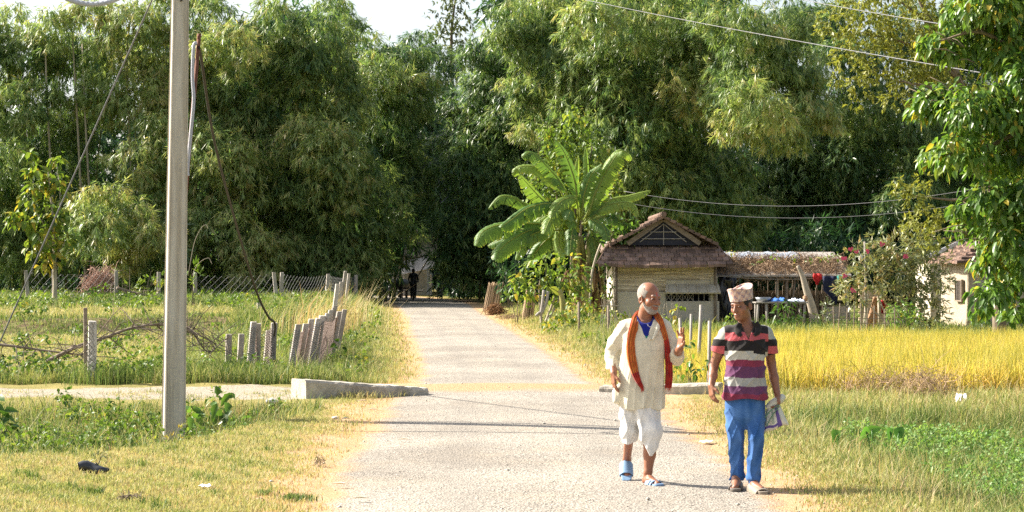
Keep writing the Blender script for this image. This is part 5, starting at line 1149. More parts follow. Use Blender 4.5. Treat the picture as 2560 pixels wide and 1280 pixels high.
twig_mass("dry_brush", "round pinkish dry brush heap at the far left fence", "brush", [((PX(255, 82), 82, PZ(695, 82)), .55, .4, .40), ((PX(240, 82), 82, PZ(715, 82)), .5, .4, .3)], 420, .7, .012, rough_mat("pinkish_twigs", [(0.3, (.30, .17, .13)), (0.7, (.50, .33, .26))], (3, 3, 3), tintmix=.4), .6, sag=0)
ff = thing("chain_link_fence", "far chain link fence on grey posts in front of the bamboo", "fence", (PX(500, 82), 82, 0))
FP = [(-60, 80, 1.3, .0), (72, 80, 1.35, -.12), (134, 81, 1.4, 0), (291, 80.5, 1.35, 0), (397, 80.5, 1.3, 0), (488, 80, 1.25, 0), (694, 80, 1.30, -.15), (702, 80, 1.30, .05), (815, 84, 1.2, .1), (890, 90, 1.2, 0)]
ft = []
for (px, y, h, ln) in FP:
    x = PX(px, y); post(ff, x, y, h, .15, (ln, 0), OLDCONC, tint=.2 + .5 * random.random()); ft.append((Vector((x, y, gzf(x, y) + .05)), Vector((x + ln, y, gzf(x, y) + h - .05))))
for i, j in ((1, 3), (5, 6), (7, 8), (8, 9)): netting(ff, ft[i][0], ft[i][1], ft[j][0], ft[j][1], .26, DARKWIRE, .007, .05)
sp_ = post(None, PX(180, 79), 79, .42, .16, (0, 0), OLDCONC, "post_stub"); tag(sp_, "short broken concrete post stub in the left field", "post")
sp_ = post(None, PX(648, 62), 62, .45, .14, (0, 0), OLDCONC, "post_stub"); tag(sp_, "short dark post stub in the grass behind the leaning fence", "post")
# tall dry grass plume near the far end of the leaning fence
def tuft(name, label, px, d, n, h, ln, tint, spread=.2, w=.012, ldir=None, cat="grass clump"):
    x = PX(px, d) + R.normal(0, spread, n); y = d + R.normal(0, spread, n)
    o = blades(name, x, y, R.uniform(.5, 1.05, n) * h, np.full(n, w), R.uniform(.05, ln, n), np.clip(R.normal(tint, .12, n), 0, 1), GRASS_M, curl=.65, lean_dir=ldir); return tag(o, label, cat)
tuft("grass_clump", "tall pale dry grass plumes leaning right at the far end of the leaning fence", 830, 52, 240, 1.7, .75, .86, .5, .020, 0.0)
tuft("grass_clump", "tall pale grass clump between the leaning fence and the lane mouth", 800, 56, 260, 1.3, .6, .72, .8, .020, 0.2)
tuft("grass_clump", "long green grass tuft beside the lone whitish post", 262, 31.3, 500, .42, .7, .28, .35, .010)
tuft("grass_clump", "dark green grass tuft at the foot of the leaning fence", 590, 32.2, 900, .45, .7, .15, .6, .010)
tuft("grass_clump", "green grass tuft right of the utility pole behind the track", 500, 32.0, 900, .42, .7, .18, .55, .010)
tuft("grass_clump", "bright tall grass tuft at the left edge of the ditch", 100, 20.6, 500, .40, .6, .38, .35, .009)
tuft("grass_clump", "grass tuft growing against the foot of the concrete pole", 445, 23.7, 500, .30, .7, .55, .28, .008)
tuft("grass_clump", "fresh green tuft on the lawn near the bottom of the road edge", 740, 15.6, 300, .07, .9, .22, .07, .007)
tuft("grass_clump", "smaller fresh green tuft left of the other on the lawn", 660, 15.9, 160, .06, .9, .25, .045, .007)
tuft("grass_clump", "dry grass hanging over the middle of the left parapet", 890, 27.6, 500, .13, .9, .70, .22, .009)
tuft("grass_clump", "small dry tuft in front of the right end of the left parapet", 1000, 28.0, 220, .12, .9, .72, .10, .009)
for k, (px, d, hgt, lab) in enumerate(((2190, 28.6, .42, "brown dry weed heap against the front of the paddy"), (2330, 27.6, .4, "low dry weed tangle right of the brown weed heap"))):
    x = PX(px, d); pts = [((x + random.gauss(0, .25), d + random.gauss(0, .2), gzf(x, d) + hgt * random.uniform(.2, .7)), .4, .3, hgt * .4) for _ in range(6)]
    twig_mass("dry_weeds", lab, "weeds", pts, 240, .38, .0035, TWIG, .7, sag=.1)
for lab, px, d, w_, hgt, n in (("brown dry weed stalks in the ditch, left of the utility pole", 270, 21.6, .9, .34, 520), ("pinkish dry stalks just left of the pole's foot", 365, 22.2, .7, .34, 420), ("dry weed stalks at the left edge of the ditch", 90, 21.2, .7, .30, 300), ("dry stalks right of the pole's foot", 520, 24.2, .5, .26, 260)):
    x = PX(px, d); pts = [((x + random.uniform(-w_, w_) / 2, d + random.uniform(-.5, .7), gzf(x, d) + hgt * random.uniform(.2, .7)), .3, .4, hgt * .4) for _ in range(7)]
    twig_mass("dry_stalks", lab, "weeds", pts, n, .30, .003, TWIG, 1.4, sag=.05)
# stakes and lattice at the paddy's left edge
for (a, b, d, r, lab) in (((1740, 852), (1753, 762), 34, .030, "pale thick bamboo stake leaning at the paddy edge, between the men"), ((1768, 905), (1774, 802), 30, .026, "upright pale bamboo stake close to the capped man's sleeve"), ((1722, 850), (1728, 785), 36, .024, "grey stake behind the older man's raised hand"),
      ((1703, 830), (1700, 795), 38, .03, "short grey stake beside the older man's raised fingers")):
    mb = MB(); p0, p1 = P(*a, d), P(*b, d); p0.z = gzf(p0.x, d) - .1; mb.tube([p0, p0.lerp(p1, .5) + Vector((.01, 0, 0)), p1], r, 8); tag(mb.build("bamboo_stake", GREYWOOD, None, smooth=True), lab, "stake")
wf = thing("stick_lattice", "lattice of thin bamboo sticks at the corner of the hut yard, beside the paddy", "lattice", (PX(1665, 47), 47, 0))
for k in range(9):
    mb = MB(); a = 1622 + k * 9; mb.tube([P(a, 822, 47), P(a + (14 if k % 2 else -10), 758, 47)], .012, 4); mb.build("stick", PALE_BARK, wf)
for py in (772, 795): mb = MB(); mb.tube([P(1615, py, 46.95), P(1705, py - 2, 46.95)], .014, 4); mb.build("rail", PALE_BARK, wf)
w2 = thing("stick_lattice", "fan of crossed bamboo sticks left of the older man, before the hut", "lattice", (PX(1525, 50), 50, 0))
for k in range(10):
    mb = MB(); a = 1498 + k * 6; mb.tube([P(a, 828, 50), P(1512 + k * 2.2 + random.uniform(-3, 3), 748, 50)], .013, 4); mb.build("stick", PALE_BARK, w2)
mb = MB(); mb.tube([P(1500, 765, 49.95), P(1545, 764, 49.95)], .016, 4); mb.build("rail", PALE_BARK, w2)
for px, top, d, lab in ((1522, 764, 49, "brown stake in front of the fan of crossed sticks"), (1448, 755, 51, "brown stake standing in the vine thicket")):
    mb = MB(); mb.tube([(PX(px, d), d, -.1), P(px - 1, top, d)], .03, 6); tag(mb.build("stake", WOOD, None, smooth=True), lab, "stake")
mb = MB(); mb.tube(bez([Vector((PX(1472, 60), 60, -.05)), P(1478, 700, 60), P(1488, 650, 60), P(1502, 610, 60)], 4), .035, 6); tag(mb.build("bamboo_prop", PALE_BARK, None, smooth=True), "slender pale prop leaning before the banana stems", "prop")
dp = thing("dead_stump", "grey forked dead stem under the umbrella shaped shrub", "stump", (PX(1355, 58), 58, 0))
for pts in (((1352,790),(1356,760),(1360,725)), ((1354,785),(1366,755),(1370,728)), ((1340,790),(1348,782),(1354,782))):
    mb = MB(); mb.tube(bez([P(a, b, 58) for a, b in pts], 4), .045, 6); mb.build("stem", GREYWOOD, dp, smooth=True)
# bundles of sticks
STRAW = rough_mat("straw_sticks", [(0.3, (.22, .15, .09)), (0.7, (.46, .34, .22))], (6, 6, 2), tintmix=.45, bump=.3)
def bundle(label, px, d, w, h, lean, n, mat):
    b = Vector((PX(px, d), d, 0)); mb = MB()
    for k in range(n):
        u_ = random.uniform(-1, 1); v_ = random.uniform(-1, 1); hh = h * random.uniform(.86, 1.05)
        p = b + Vector((u_ * w / 2, v_ * .14, -.03)); q_ = b + Vector((u_ * w / 2 * .92 + lean, v_ * .12 + .25, hh)); mb.tube([p, p.lerp(q_, .5) + Vector((random.uniform(-.015, .015), 0, 0)), q_], .016, 5, tint=random.random())
    return tag(mb.build("stick_bundle", mat, None), label, "stick bundle")
bundle("grey brown bundle of sticks leaning at the dark lane mouth", 1226, 80, .62, 1.12, .22, 150, STRAW)
bundle("sunlit orange bundle of sticks leaning under the umbrella shaped shrub", 1318, 66, .36, 1.02, .12, 110, STRAW)
tw_pts = [((PX(1238, 74), 74, .12), .32, .25, .18), ((PX(1238, 74), 74, .25), .2, .18, .12)]
twig_mass("dung_heap", "brown heap of dried stalks beside the right road edge", "heap", tw_pts, 700, .22, .014, rough_mat("dry_stalks", [(0.3, (.16, .085, .04)), (0.7, (.38, .23, .12))], (6, 6, 6), tintmix=.5), .0, sag=.3)
twig_mass("twig_litter", "dry twig litter beside the brown heap on the right verge", "twigs", [((PX(px, 68), 68, .05), .4, .4, .06) for px in (1270, 1300, 1330)], 260, .3, .008, TWIG, .1, sag=0)
# litter
PAPER = plain("white_paper", (.82, .82, .80), .7)
def scrap(label, px, py, w, l, d=None, mat=PAPER, name="paper_scrap", cat="litter", hgt=.007):
    d = D_(py) if d is None else d; x = PX(px, d); z = gzf(x, d); n, mm = 7, 5; vs = []; fs = []; a = random.uniform(-.4, .4)
    for i in range(n):
        for j in range(mm):
            u_, v_ = (i / (n - 1) - .5) * w, (j / (mm - 1) - .5) * l
            vs.append((x + u_ * math.cos(a) - v_ * math.sin(a), d + u_ * math.sin(a) + v_ * math.cos(a), z + .03 + hgt * math.sin(i * 1.7 + j * 1.1 + px)))
    for i in range(n - 1):
        for j in range(mm - 1): fs.append((i * mm + j, (i + 1) * mm + j, (i + 1) * mm + j + 1, i * mm + j + 1))
    mb = MB(); mb.add(vs, fs); o = mb.build(name, mat, None, smooth=True); o.modifiers.new("thickness", 'SOLIDIFY').thickness = .003; return tag(o, label, cat)
def D_(py): return F * CH / (py - HZ)
scrap("white paper scrap on the lawn near the bottom left", 515, 1228, .09, .16)
scrap("white paper scrap on the verge beside the capped man's blue trousers", 1766, 1110, .11, .2)
scrap("crumpled white bag among the dry weeds at the paddy edge", 2402, 1022, .14, .14, 26.6, name="plastic_bag", hgt=.09)
scrap("white scrap at the right edge of the bank", 2495, 1056, .10, .10, 24.6, hgt=.03)
scrap("small white scrap by the lower right road edge", 2255, 1250, .03, .05)
for lab, px, py, ln, a in (("long pale dry leaf on the road's left edge, below the parapet", 905, 1010, .16, .3), ("pale dry leaf lying on the road edge above the shadow", 930, 1032, .14, .2), ("dry leaf beside the pole's shadow at the road edge", 865, 1055, .12, .5), ("pale straw piece on the road at lower left", 850, 1222, .15, -.1), ("pale straw on the road below the shadow line", 1010, 1108, .14, .0), ("pale straw flake near the dirt crossing", 1045, 1000, .10, .6), ("short pale straw at the bottom of the road", 900, 1258, .14, .1)):
    d = D_(py); x = PX(px, d); mb = MB(); c = Vector((x, d, max(gzf(x, d), .02) + .02)); dr = Vector((math.cos(a), math.sin(a), 0)); sd = Vector((-dr.y, dr.x, 0)) * .02
    mb.add([c - dr * ln / 2, c + sd + Vector((0, 0, .015)), c + dr * ln / 2, c - sd + Vector((0, 0, .012))], [(0, 1, 2, 3)]); o = mb.build("dry_leaf", plain("straw_leaf", (.70, .62, .48), .8), None); o.modifiers.new("thickness", 'SOLIDIFY').thickness = .003; tag(o, lab, "dry leaf", "dry leaves on the road")
# old boot in the grass
bt = MB(); d = D_(1186); bx = PX(236, d); bz = gzf(bx, d) + .055; pth = []
rr_ = [.040, .048, .050, .046, .044, .046, .040, .026, .008]
pp = [Vector((bx - .135 + .034 * i, d + .02 * math.sin(i * .7), bz + .012 * math.sin(i * .9) - .004 * i)) for i in range(9)]
bt.tube(pp, rr_, 14, cap=False); bt.tube([pp[1] + Vector((.012, 0, 0)), pp[0] + Vector((.005, 0, 0))], [.042, .036], 14, cap=False); bt.tube([pp[4] + Vector((.0, -.01, .02)), pp[4] + Vector((.02, -.01, .055)), pp[5] + Vector((.0, 0, .045))], .008, 6)
tag(bt.build("old_boot", plain("worn_black_rubber", (.025, .028, .035), .38, .5), None, smooth=True), "worn black rubber boot lying on its side on the lawn", "boot")
twig_mass("dry_stalk", "dark dry leaf litter on the lawn near the bottom left corner", "litter", [((PX(325, 15.6), 15.6, .02), .10, .05, .01)], 60, .09, .004, BARK, 0, sag=0)
twig_mass("dry_sprig", "dark dry sprig at the left edge of the road", "sprig", [((PX(797, 18.2), 18.2, .05), .04, .04, .05)], 24, .10, .003, BARK, .8, sag=0)
# curved dry stems beside the pole
for lab, pts in (("tall bare curved stem right of the utility pole, hooked at its tip", ((470,690),(485,610),(502,572),(515,562),(520,572))), ("lower bent bare stem right of the utility pole", ((480,690),(495,660),(520,645),(530,660)))):
    mb = MB(); mb.tube(bez([P(a, b, 60) for a, b in pts], 5), .012, 4); tag(mb.build("bare_stem", PALE_BARK, None, smooth=True), lab, "stem")
# ------------------------------------------------------------------ people and animals: one continuous surface each, from a distance field
class SDF:
    def __init__(s, lo, hi, h):
        s.lo = np.array(lo, np.float32); s.h = h; s.n = [int(math.ceil((b - a) / h)) + 1 for a, b in zip(lo, hi)]
        s.ax = [s.lo[i] + np.arange(s.n[i], dtype=np.float32) * h for i in range(3)]; s.D = np.full(s.n, .5, np.float32)
    def region(s, lo, hi):
        sl = []
        for i in range(3):
            a = max(0, int((lo[i] - s.lo[i]) / s.h) - 1); b = min(s.n[i], int((hi[i] - s.lo[i]) / s.h) + 3)
            if b <= a: return None
            sl.append(slice(a, b))
        X = s.ax[0][sl[0]][:, None, None]; Y = s.ax[1][sl[1]][None, :, None]; Z = s.ax[2][sl[2]][None, None, :]
        return tuple(sl), X, Y, Z
    def put(s, sl, d, k, sub=False):
        a = s.D[sl]
        if sub:
            a, d2 = a, -d
            if k > 0: hh = np.maximum(k - np.abs(a - d2), 0) / k; s.D[sl] = np.maximum(a, d2) + hh * hh * k * .25
            else: s.D[sl] = np.maximum(a, d2)
            return
        if k > 0: hh = np.maximum(k - np.abs(a - d), 0) / k; s.D[sl] = np.minimum(a, d) - hh * hh * k * .25
        else: s.D[sl] = np.minimum(a, d)
    def cone(s, p, q, r1, r2, k=.02, sub=False, fold=None):
        p, q = np.array(p, np.float32), np.array(q, np.float32); m = max(r1, r2) + k + .03
        g = s.region(np.minimum(p, q) - m, np.maximum(p, q) + m)
        if g is None: return
        sl, X, Y, Z = g; v = q - p; L2 = float(v @ v) + 1e-9
        t = np.clip(((X - p[0]) * v[0] + (Y - p[1]) * v[1] + (Z - p[2]) * v[2]) / L2, 0, 1)
        d = np.sqrt((X - p[0] - t * v[0]) ** 2 + (Y - p[1] - t * v[1]) ** 2 + (Z - p[2] - t * v[2]) ** 2) - (r1 + (r2 - r1) * t)
        if fold is not None: d = d + fold(X, Y, Z, t)
        s.put(sl, d, k, sub)
    def chain(s, pts, rs, k=.02, fold=None):
        for i in range(len(pts) - 1): s.cone(pts[i], pts[i + 1], rs[i], rs[i + 1], k, fold=fold)
    def ell(s, c, r, k=.015, M=None, sub=False):
        c = np.array(c, np.float32); r = np.array(r, np.float32); m = float(r.max()) + k + .02
        g = s.region(c - m, c + m)
        if g is None: return
        sl, X, Y, Z = g; x, y, z = X - c[0], Y - c[1], Z - c[2]
        if M is not None: x, y, z = (M[0][0] * x + M[1][0] * y + M[2][0] * z, M[0][1] * x + M[1][1] * y + M[2][1] * z, M[0][2] * x + M[1][2] * y + M[2][2] * z)
        k0 = np.sqrt((x / r[0]) ** 2 + (y / r[1]) ** 2 + (z / r[2]) ** 2); k1 = np.sqrt((x / r[0] ** 2) ** 2 + (y / r[1] ** 2) ** 2 + (z / r[2] ** 2) ** 2) + 1e-6
        s.put(sl, k0 * (k0 - 1) / k1, k, sub)
    def loft(s, zs, cx, cy, a, b, k=.02, fold=None, pw=2.0):
        zs = np.array(zs); o = np.argsort(zs); zs = zs[o]; cx, cy, a, b = [np.array(v)[o] for v in (cx, cy, a, b)]
        g = s.region((min(cx - a) - .06, min(cy - b) - .06, zs[0] - .03), (max(cx + a) + .06, max(cy + b) + .06, zs[-1] + .03))
        sl, X, Y, Z = g; zf = Z.ravel()
        I = lambda v: np.interp(zf, zs, v)[None, None, :].astype(np.float32)
        dx, dy = (X - I(cx)) / I(a), (Y - I(cy)) / I(b); rr = (np.abs(dx) ** pw + np.abs(dy) ** pw) ** (1 / pw)
        d = (rr - 1) * np.minimum(I(a), I(b)) * .95
        if fold is not None: d = d + fold(np.arctan2(dy, dx), X, Y, Z)
        d = np.maximum(d, np.maximum(zs[0] - Z, Z - zs[-1])); s.put(sl, d.astype(np.float32), k)
    def cut(s, f):                       # keep where f < 0
        X, Y, Z = s.ax[0][:, None, None], s.ax[1][None, :, None], s.ax[2][None, None, :]
        s.D = np.maximum(s.D, f(X, Y, Z).astype(np.float32))
    def like(s): t = SDF.__new__(SDF); t.lo, t.h, t.n, t.ax = s.lo, s.h, s.n, s.ax; t.D = np.full(s.n, .5, np.float32); return t
    def merge(s, o, k=.03): s.put((slice(None),) * 3, o.D, k)
    def mesh(s):
        D = s.D.copy(); D[0] = D[-1] = .5; D[:, 0] = D[:, -1] = .5; D[:, :, 0] = D[:, :, -1] = .5
        ins = D < 0; nx, ny, nz = D.shape
        cnt = np.zeros((nx - 1, ny - 1, nz - 1), np.int8)
        cs = [(i, j, k) for i in (0, 1) for j in (0, 1) for k in (0, 1)]
        for i, j, k in cs: cnt += ins[i:nx - 1 + i, j:ny - 1 + j, k:nz - 1 + k]
        act = (cnt > 0) & (cnt < 8); ii = np.argwhere(act); idx = np.full(act.shape, -1, np.int64); idx[act] = np.arange(len(ii))
        acc = np.zeros((len(ii), 3)); num = np.zeros(len(ii))
        for a in range(8):
            for b in range(a + 1, 8):
                ca, cb = np.array(cs[a]), np.array(cs[b])
                if np.abs(ca - cb).sum() != 1: continue
                da = D[tuple((ii + ca).T)]; db = D[tuple((ii + cb).T)]; m = (da < 0) != (db < 0)
                t = np.where(m, da / np.where(m, da - db, 1), 0); acc[m] += (ca + (cb - ca) * t[:, None])[m]; num[m] += 1
        V = (ii + acc / num[:, None]) * s.h + s.lo
        Q = []
        for ax in range(3):
            o1, o2 = [(1, 2), (2, 0), (0, 1)][ax]
            sl0 = [slice(1, n - 1) for n in D.shape]; sl1 = list(sl0); sl0[ax] = slice(0, D.shape[ax] - 1); sl1[ax] = slice(1, D.shape[ax])
            e0, e1 = ins[tuple(sl0)], ins[tuple(sl1)]; w = np.argwhere(e0 != e1)
            if not len(w): continue
            flip = e0[tuple(w.T)]; base = w.copy(); base[:, o1] += 1; base[:, o2] += 1
            def cell(d1, d2): c = base.copy(); c[:, o1] -= d1; c[:, o2] -= d2; return idx[tuple(c.T)]
            q = np.stack([cell(1, 1), cell(0, 1), cell(0, 0), cell(1, 0)], -1); q[~flip] = q[~flip][:, ::-1]; Q.append(q)
        return V, np.concatenate(Q)
def sdf_obj(name, S, mat, parent, off, col=None, smooth_it=2, attrs=None):
    V, Q = S.mesh()
    nb = np.zeros_like(V); c = np.zeros(len(V))
    for _ in range(smooth_it):
        nb[:] = 0; c[:] = 0
        for a in range(4):
            np.add.at(nb, Q[:, a], V[Q[:, (a + 1) % 4]]); np.add.at(c, Q[:, a], 1); np.add.at(nb, Q[:, a], V[Q[:, (a + 3) % 4]]); np.add.at(c, Q[:, a], 1)
        V = V * .5 + .5 * nb / np.maximum(c, 1)[:, None]
    cols = dict(Col=col(V)) if col else None
    me = np_mesh(name, V + np.array(off), Q, smooth=True, cols=cols)
    return link(name, me, mat, parent)
def colmat(name, rough=.6, spec=.3, sheen=0.0, bumpscale=120, bump=.15, bd=.002, sss=0.0):
    m = NT(name); c = m.attr("Col").outputs['Color']; v = m.coord(); n = m.noise(v, bumpscale, 4); f = m.noise(v, 9, 4)
    c = m.mix(1.0, c, m.ramp(f, [(.3, (.86, .86, .86)), (.7, (1.1, 1.1, 1.1))]), 'MULTIPLY')
    sh = m.pbsdf(c, rough, m.bump(n, bump, bd), spec, 0, sheen)
    if sss: sh.node.inputs['Subsurface Weight'].default_value = sss; sh.node.inputs['Subsurface Radius'].default_value = (.02, .008, .004); sh.node.inputs['Subsurface Scale'].default_value = .5
    return m.done(sh)
SKIN = colmat("skin", .45, .45, 0, 180, .12)
CLOTHM = colmat("woven_cotton", .85, .1, .15, 260, .2)
RUBBERM = colmat("sandal_rubber", .5, .3, 0, 150, .1)
def rotz(a): return np.array([[math.cos(a), -math.sin(a), 0], [math.sin(a), math.cos(a), 0], [0, 0, 1]])
def rotx(a): return np.array([[1, 0, 0], [0, math.cos(a), -math.sin(a)], [0, math.sin(a), math.cos(a)]])
def roty(a): return np.array([[math.cos(a), 0, math.sin(a)], [0, 1, 0], [-math.sin(a), 0, math.cos(a)]])
def head(S, c, M, k=1.0, beard=0):       # face looks along local -y
    c = np.array(c); T = lambda p: c + M @ (np.array(p) * k); E = lambda p, r, kk=.012, sub=False: S.ell(T(p), np.array(r) * k, kk, M, sub)
    E((0, .014, .040), (.074, .095, .086)); E((0, -.022, -.030), (.060, .070, .086), .02); E((0, -.052, -.092), (.036, .034, .028), .025)
    E((.044, -.052, -.028), (.022, .028, .024), .02); E((-.044, -.052, -.028), (.022, .028, .024), .02)
    S.cone(T((-.034, -.080, .024)), T((.034, -.080, .024)), .012 * k, .012 * k, .012)
    for e in (-1, 1):
        E((e * .031, -.098, .002), (.016, .013, .011), .010, True); E((e * .031, -.080, .001), (.014, .012, .012), .003)
        E((e * .077, .012, -.012), (.011, .022, .034), .008); E((e * .083, .006, -.010), (.006, .011, .018), .004, True)
    S.cone(T((0, -.088, .014)), T((0, -.112, -.030)), .009 * k, .0135 * k, .010); E((.012, -.098, -.034), (.010, .011, .009), .008); E((-.012, -.098, -.034), (.010, .011, .009), .008)
    E((0, -.087, -.060), (.026, .013, .0075), .006); E((0, -.085, -.073), (.022, .012, .0075), .006); S.cone(T((-.020, -.096, -.0665)), T((.020, -.096, -.0665)), .0025, .0025, .002, True)
    return T
def hand(S, wrist, dirv, palm_n, side, curls, spread=.0, k=1.0, thumb=.7):
    """palm from the wrist along dirv; palm_n = the way the palm faces; side = direction of the thumb edge; curls = bend of the four fingers"""
    w = np.array(wrist, float); d = np.array(dirv, float); d /= np.linalg.norm(d); n = np.array(palm_n, float); n -= d * (n @ d); n /= np.linalg.norm(n); s = np.array(side, float); s -= d * (s @ d) + n * (s @ n); s /= np.linalg.norm(s)
    for i, o in enumerate((.028, .009, -.010, -.027)): S.cone(w + s * o * .6 * k + d * .012 * k, w + (s * o + d * (.083 - abs(i - 1) * .004)) * k, .016 * k, .0125 * k, .012)
    for i, (o, L) in enumerate(((.028, .072), (.009, .080), (-.010, .074), (-.027, .058))):
        p = w + (s * o + d * (.085 - abs(i - 1) * .004)) * k; sp = s * (o / .028) * spread; dd = d + sp; dd /= np.linalg.norm(dd); a = 0; r = .0098 * k
        for j, f in enumerate((.45, .32, .25)):
            a += curls[i] * (.55 if j == 0 else .75); v = dd * math.cos(a) + n * math.sin(a); q = p + v * L * f * k; S.cone(p, q, r, r * .9, .004); p = q; r *= .9
    p = w + (s * .022 + d * .022) * k; v = s * thumb + d * .65 + n * .35; v /= np.linalg.norm(v); q = p + v * .042 * k; S.cone(p, q, .015 * k, .0115 * k, .010); v2 = v * .8 + d * .5 + n * .15; v2 /= np.linalg.norm(v2); S.cone(q, q + v2 * .034 * k, .0112 * k, .0092 * k, .005)
def person_frame(px, py, d): return np.array([PX(px, d), d, 0.0]), d / F
def ridge(x, p=2.0): return (1 - np.abs(np.sin(x))) ** p
def smooth_noise(X, Y, Z, f, s=0.): return np.sin(X * f + 3 * np.sin(Z * f * .6 + s)) * np.cos(Y * f * 1.2 + Z * f * .8 + s)

# ---- the older man
D1 = 16.75; O1 = np.array([PX(1605, D1), D1, 0.0]); S1 = D1 / F; G1 = 1212
def a1(px, py, y=0.0): return np.array([(px - 1605) * S1, y, (G1 - py) * S1])
man1 = thing("person", "older man in a cream tunic and white dhoti, red scarf round his neck", "person", Vector(O1))
S = SDF((-.42, -.52, -.02), (.50, .42, 1.74), .0042)
hd = a1(1622, 748, -.035); M1 = rotz(math.radians(38)) @ rotx(math.radians(4)) @ roty(math.radians(2))
T1 = head(S, hd, M1, 1.06)
S.cone(a1(1615, 775, -.005), a1(1610, 806, .02), .056, .064, .03)
S.cone(a1(1574, 820, .02), a1(1654, 818, .02), .058, .058, .04); S.loft([a1(0, 990)[2], 1.06, 1.22, 1.36], [.0, .0, .0, .01], [.0, .0, .0, .01], [.15, .15, .16, .15], [.10, .11, .10, .06], .03)
sh_r, el_r, wr_r = a1(1556, 822, .02), a1(1531, 893, .07), a1(1533, 934, -.07)
S.chain([sh_r, el_r, wr_r], [.052, .040, .029], .02); hand(S, wr_r, (.02, -.12, -.9), (.9, .3, -.1), (.25, -.9, -.1), (.35, .4, .45, .5), .05, 1.0)
sh_l, el_l, wr_l = a1(1663, 820, .02), a1(1689, 893, -.02), a1(1694, 870, -.235)
S.chain([sh_l, el_l, wr_l], [.052, .042, .031], .02); hand(S, wr_l, (.13, -.12, .95), (-.35, -.2, .05), (.9, -.35, .1), (.60, .10, .02, .30), .42, 1.08, 1.1)
# legs: right foot trailing with raised heel, left foot planted
hip_r, kn_r, an_r = a1(1575, 1010, .0), a1(1572, 1098, -.03), a1(1572, 1150, .27)
an_r = a1(1571, 1155, .22); S.chain([hip_r, kn_r, an_r], [.066, .040, .034], .02)
toe_r = a1(1569, 1193, .13); S.cone(an_r, a1(1569, 1170, .235), .034, .036, .02); S.chain([a1(1569, 1168, .235), a1(1569, 1185, .17), toe_r], [.034, .034, .024], .015)
hip_l, kn_l, an_l = a1(1625, 1010, -.02), a1(1622, 1098, -.12), a1(1618, 1178, -.10)
S.chain([hip_l, kn_l, a1(1622, 1135, -.095), an_l], [.085, .058, .050, .034], .02)
heel_l = a1(1614, 1200, -.075); toe_l = a1(1638, 1203, -.25); S.cone(an_l, heel_l, .034, .032, .02); S.chain([heel_l, a1(1622, 1196, -.15), toe_l], [.031, .034, .024], .02)
for i in range(5): f = i / 4; p_ = toe_l + np.array([-.030 + .05 * f, .012 * abs(f - .2) - .0, 0]); S.cone(p_ + np.array([0, .02, 0]), p_ + np.array([.006, -.022 + .02 * f, -.006]), .011 - .003 * f, .009 - .003 * f, .006)
for i in range(5): f = i / 4; p_ = toe_r + np.array([.030 - .05 * f, 0, -.0]); S.cone(p_, p_ + np.array([0, -.012, -.020 + .012 * f]), .011 - .003 * f, .009 - .003 * f, .006)
inv1 = np.linalg.inv(M1)
def skin_col(V, hd, inv, k, base, dark, lip, beard=None, tika=False, brow=(.05, .03, .02)):
    c = np.tile(np.array(base), (len(V), 1)); L = ((V - hd) @ inv.T) / k; x, y, z = L.T; near = (np.linalg.norm(L, axis=1) < .17); front = near & (y < -.045)
    def paint(m, col): c[m] = c[m] * (1 - w_) + np.array(col) * w_
    w_ = .75
    for e in (-1, 1):
        m = front & (np.abs(x - e * .031) < .014) & (np.abs(z - .001) < .0065); paint(m, dark)
        w_ = .55; m = front & (np.abs(x - e * .033) < .021) & (np.abs(z - .030 + .1 * (np.abs(x) - .03)) < .0055) & (y < -.07); paint(m, brow); w_ = .75
    m = front & (np.abs(x) < .025) & (np.abs(z + .0665) < .011) & (y < -.08); w_ = .6; paint(m, lip)
    w_ = .9
    if tika: m = front & (np.abs(x) < .0045) & (z > .026) & (z < .052); paint(m, (.55, .04, .03))
    nails = np.zeros(len(V), bool)
    return c
man1_body = sdf_obj("body", S, SKIN, man1, O1, lambda V: skin_col(V, hd, inv1, 1.06, (.285, .118, .064), (.05, .025, .016), (.24, .08, .06), tika=True, brow=(.30, .24, .2)))
# hair: short grey fringe round a bald crown; white stubble beard and moustache
H = SDF(hd - .16, hd + .16, .0036); E = lambda p, r, kk=.008, sub=False: H.ell(T1(p), np.array(r) * 1.06, kk, M1, sub)
E((0, .016, .040), (.0765, .0975, .0885)); 
def hair_keep(X, Y, Z):
    x = X - hd[0]; y = Y - hd[1]; z = Z - hd[2]; l = [inv1[i, 0] * x + inv1[i, 1] * y + inv1[i, 2] * z for i in range(3)]
    low = np.minimum(.1, -(l[2] + .050)); m1 = -(l[2] + .052); bald = (l[2] - (.092 + .75 * l[1])) ; front = -(l[1] + .038 + .25 * (l[2] - .02))
    return np.maximum(np.maximum(m1, bald), front) + .006 * np.sin(X * 90 + 40 * Y) * np.sin(Z * 120 + Y * 90)
H.cut(hair_keep)
HAIRG = colmat("grey_hair", .8, .1, .3, 300, .8, .004)
sdf_obj("hair", H, HAIRG, man1, O1, lambda V: np.tile(np.array((.29, .255, .22)), (len(V), 1)) * R.uniform(.75, 1.2, (len(V), 1)), 1)
B = SDF(hd - .17, hd + .15, .0036); E = lambda p, r, kk=.008, sub=False: B.ell(T1(p), np.array(r) * 1.06, kk, M1, sub)
E((0, -.022, -.032), (.0612, .0712, .0868), .02); E((0, -.052, -.093), (.0372, .0352, .0292), .02); E((0, -.089, -.057), (.027, .0142, .0085), .006)
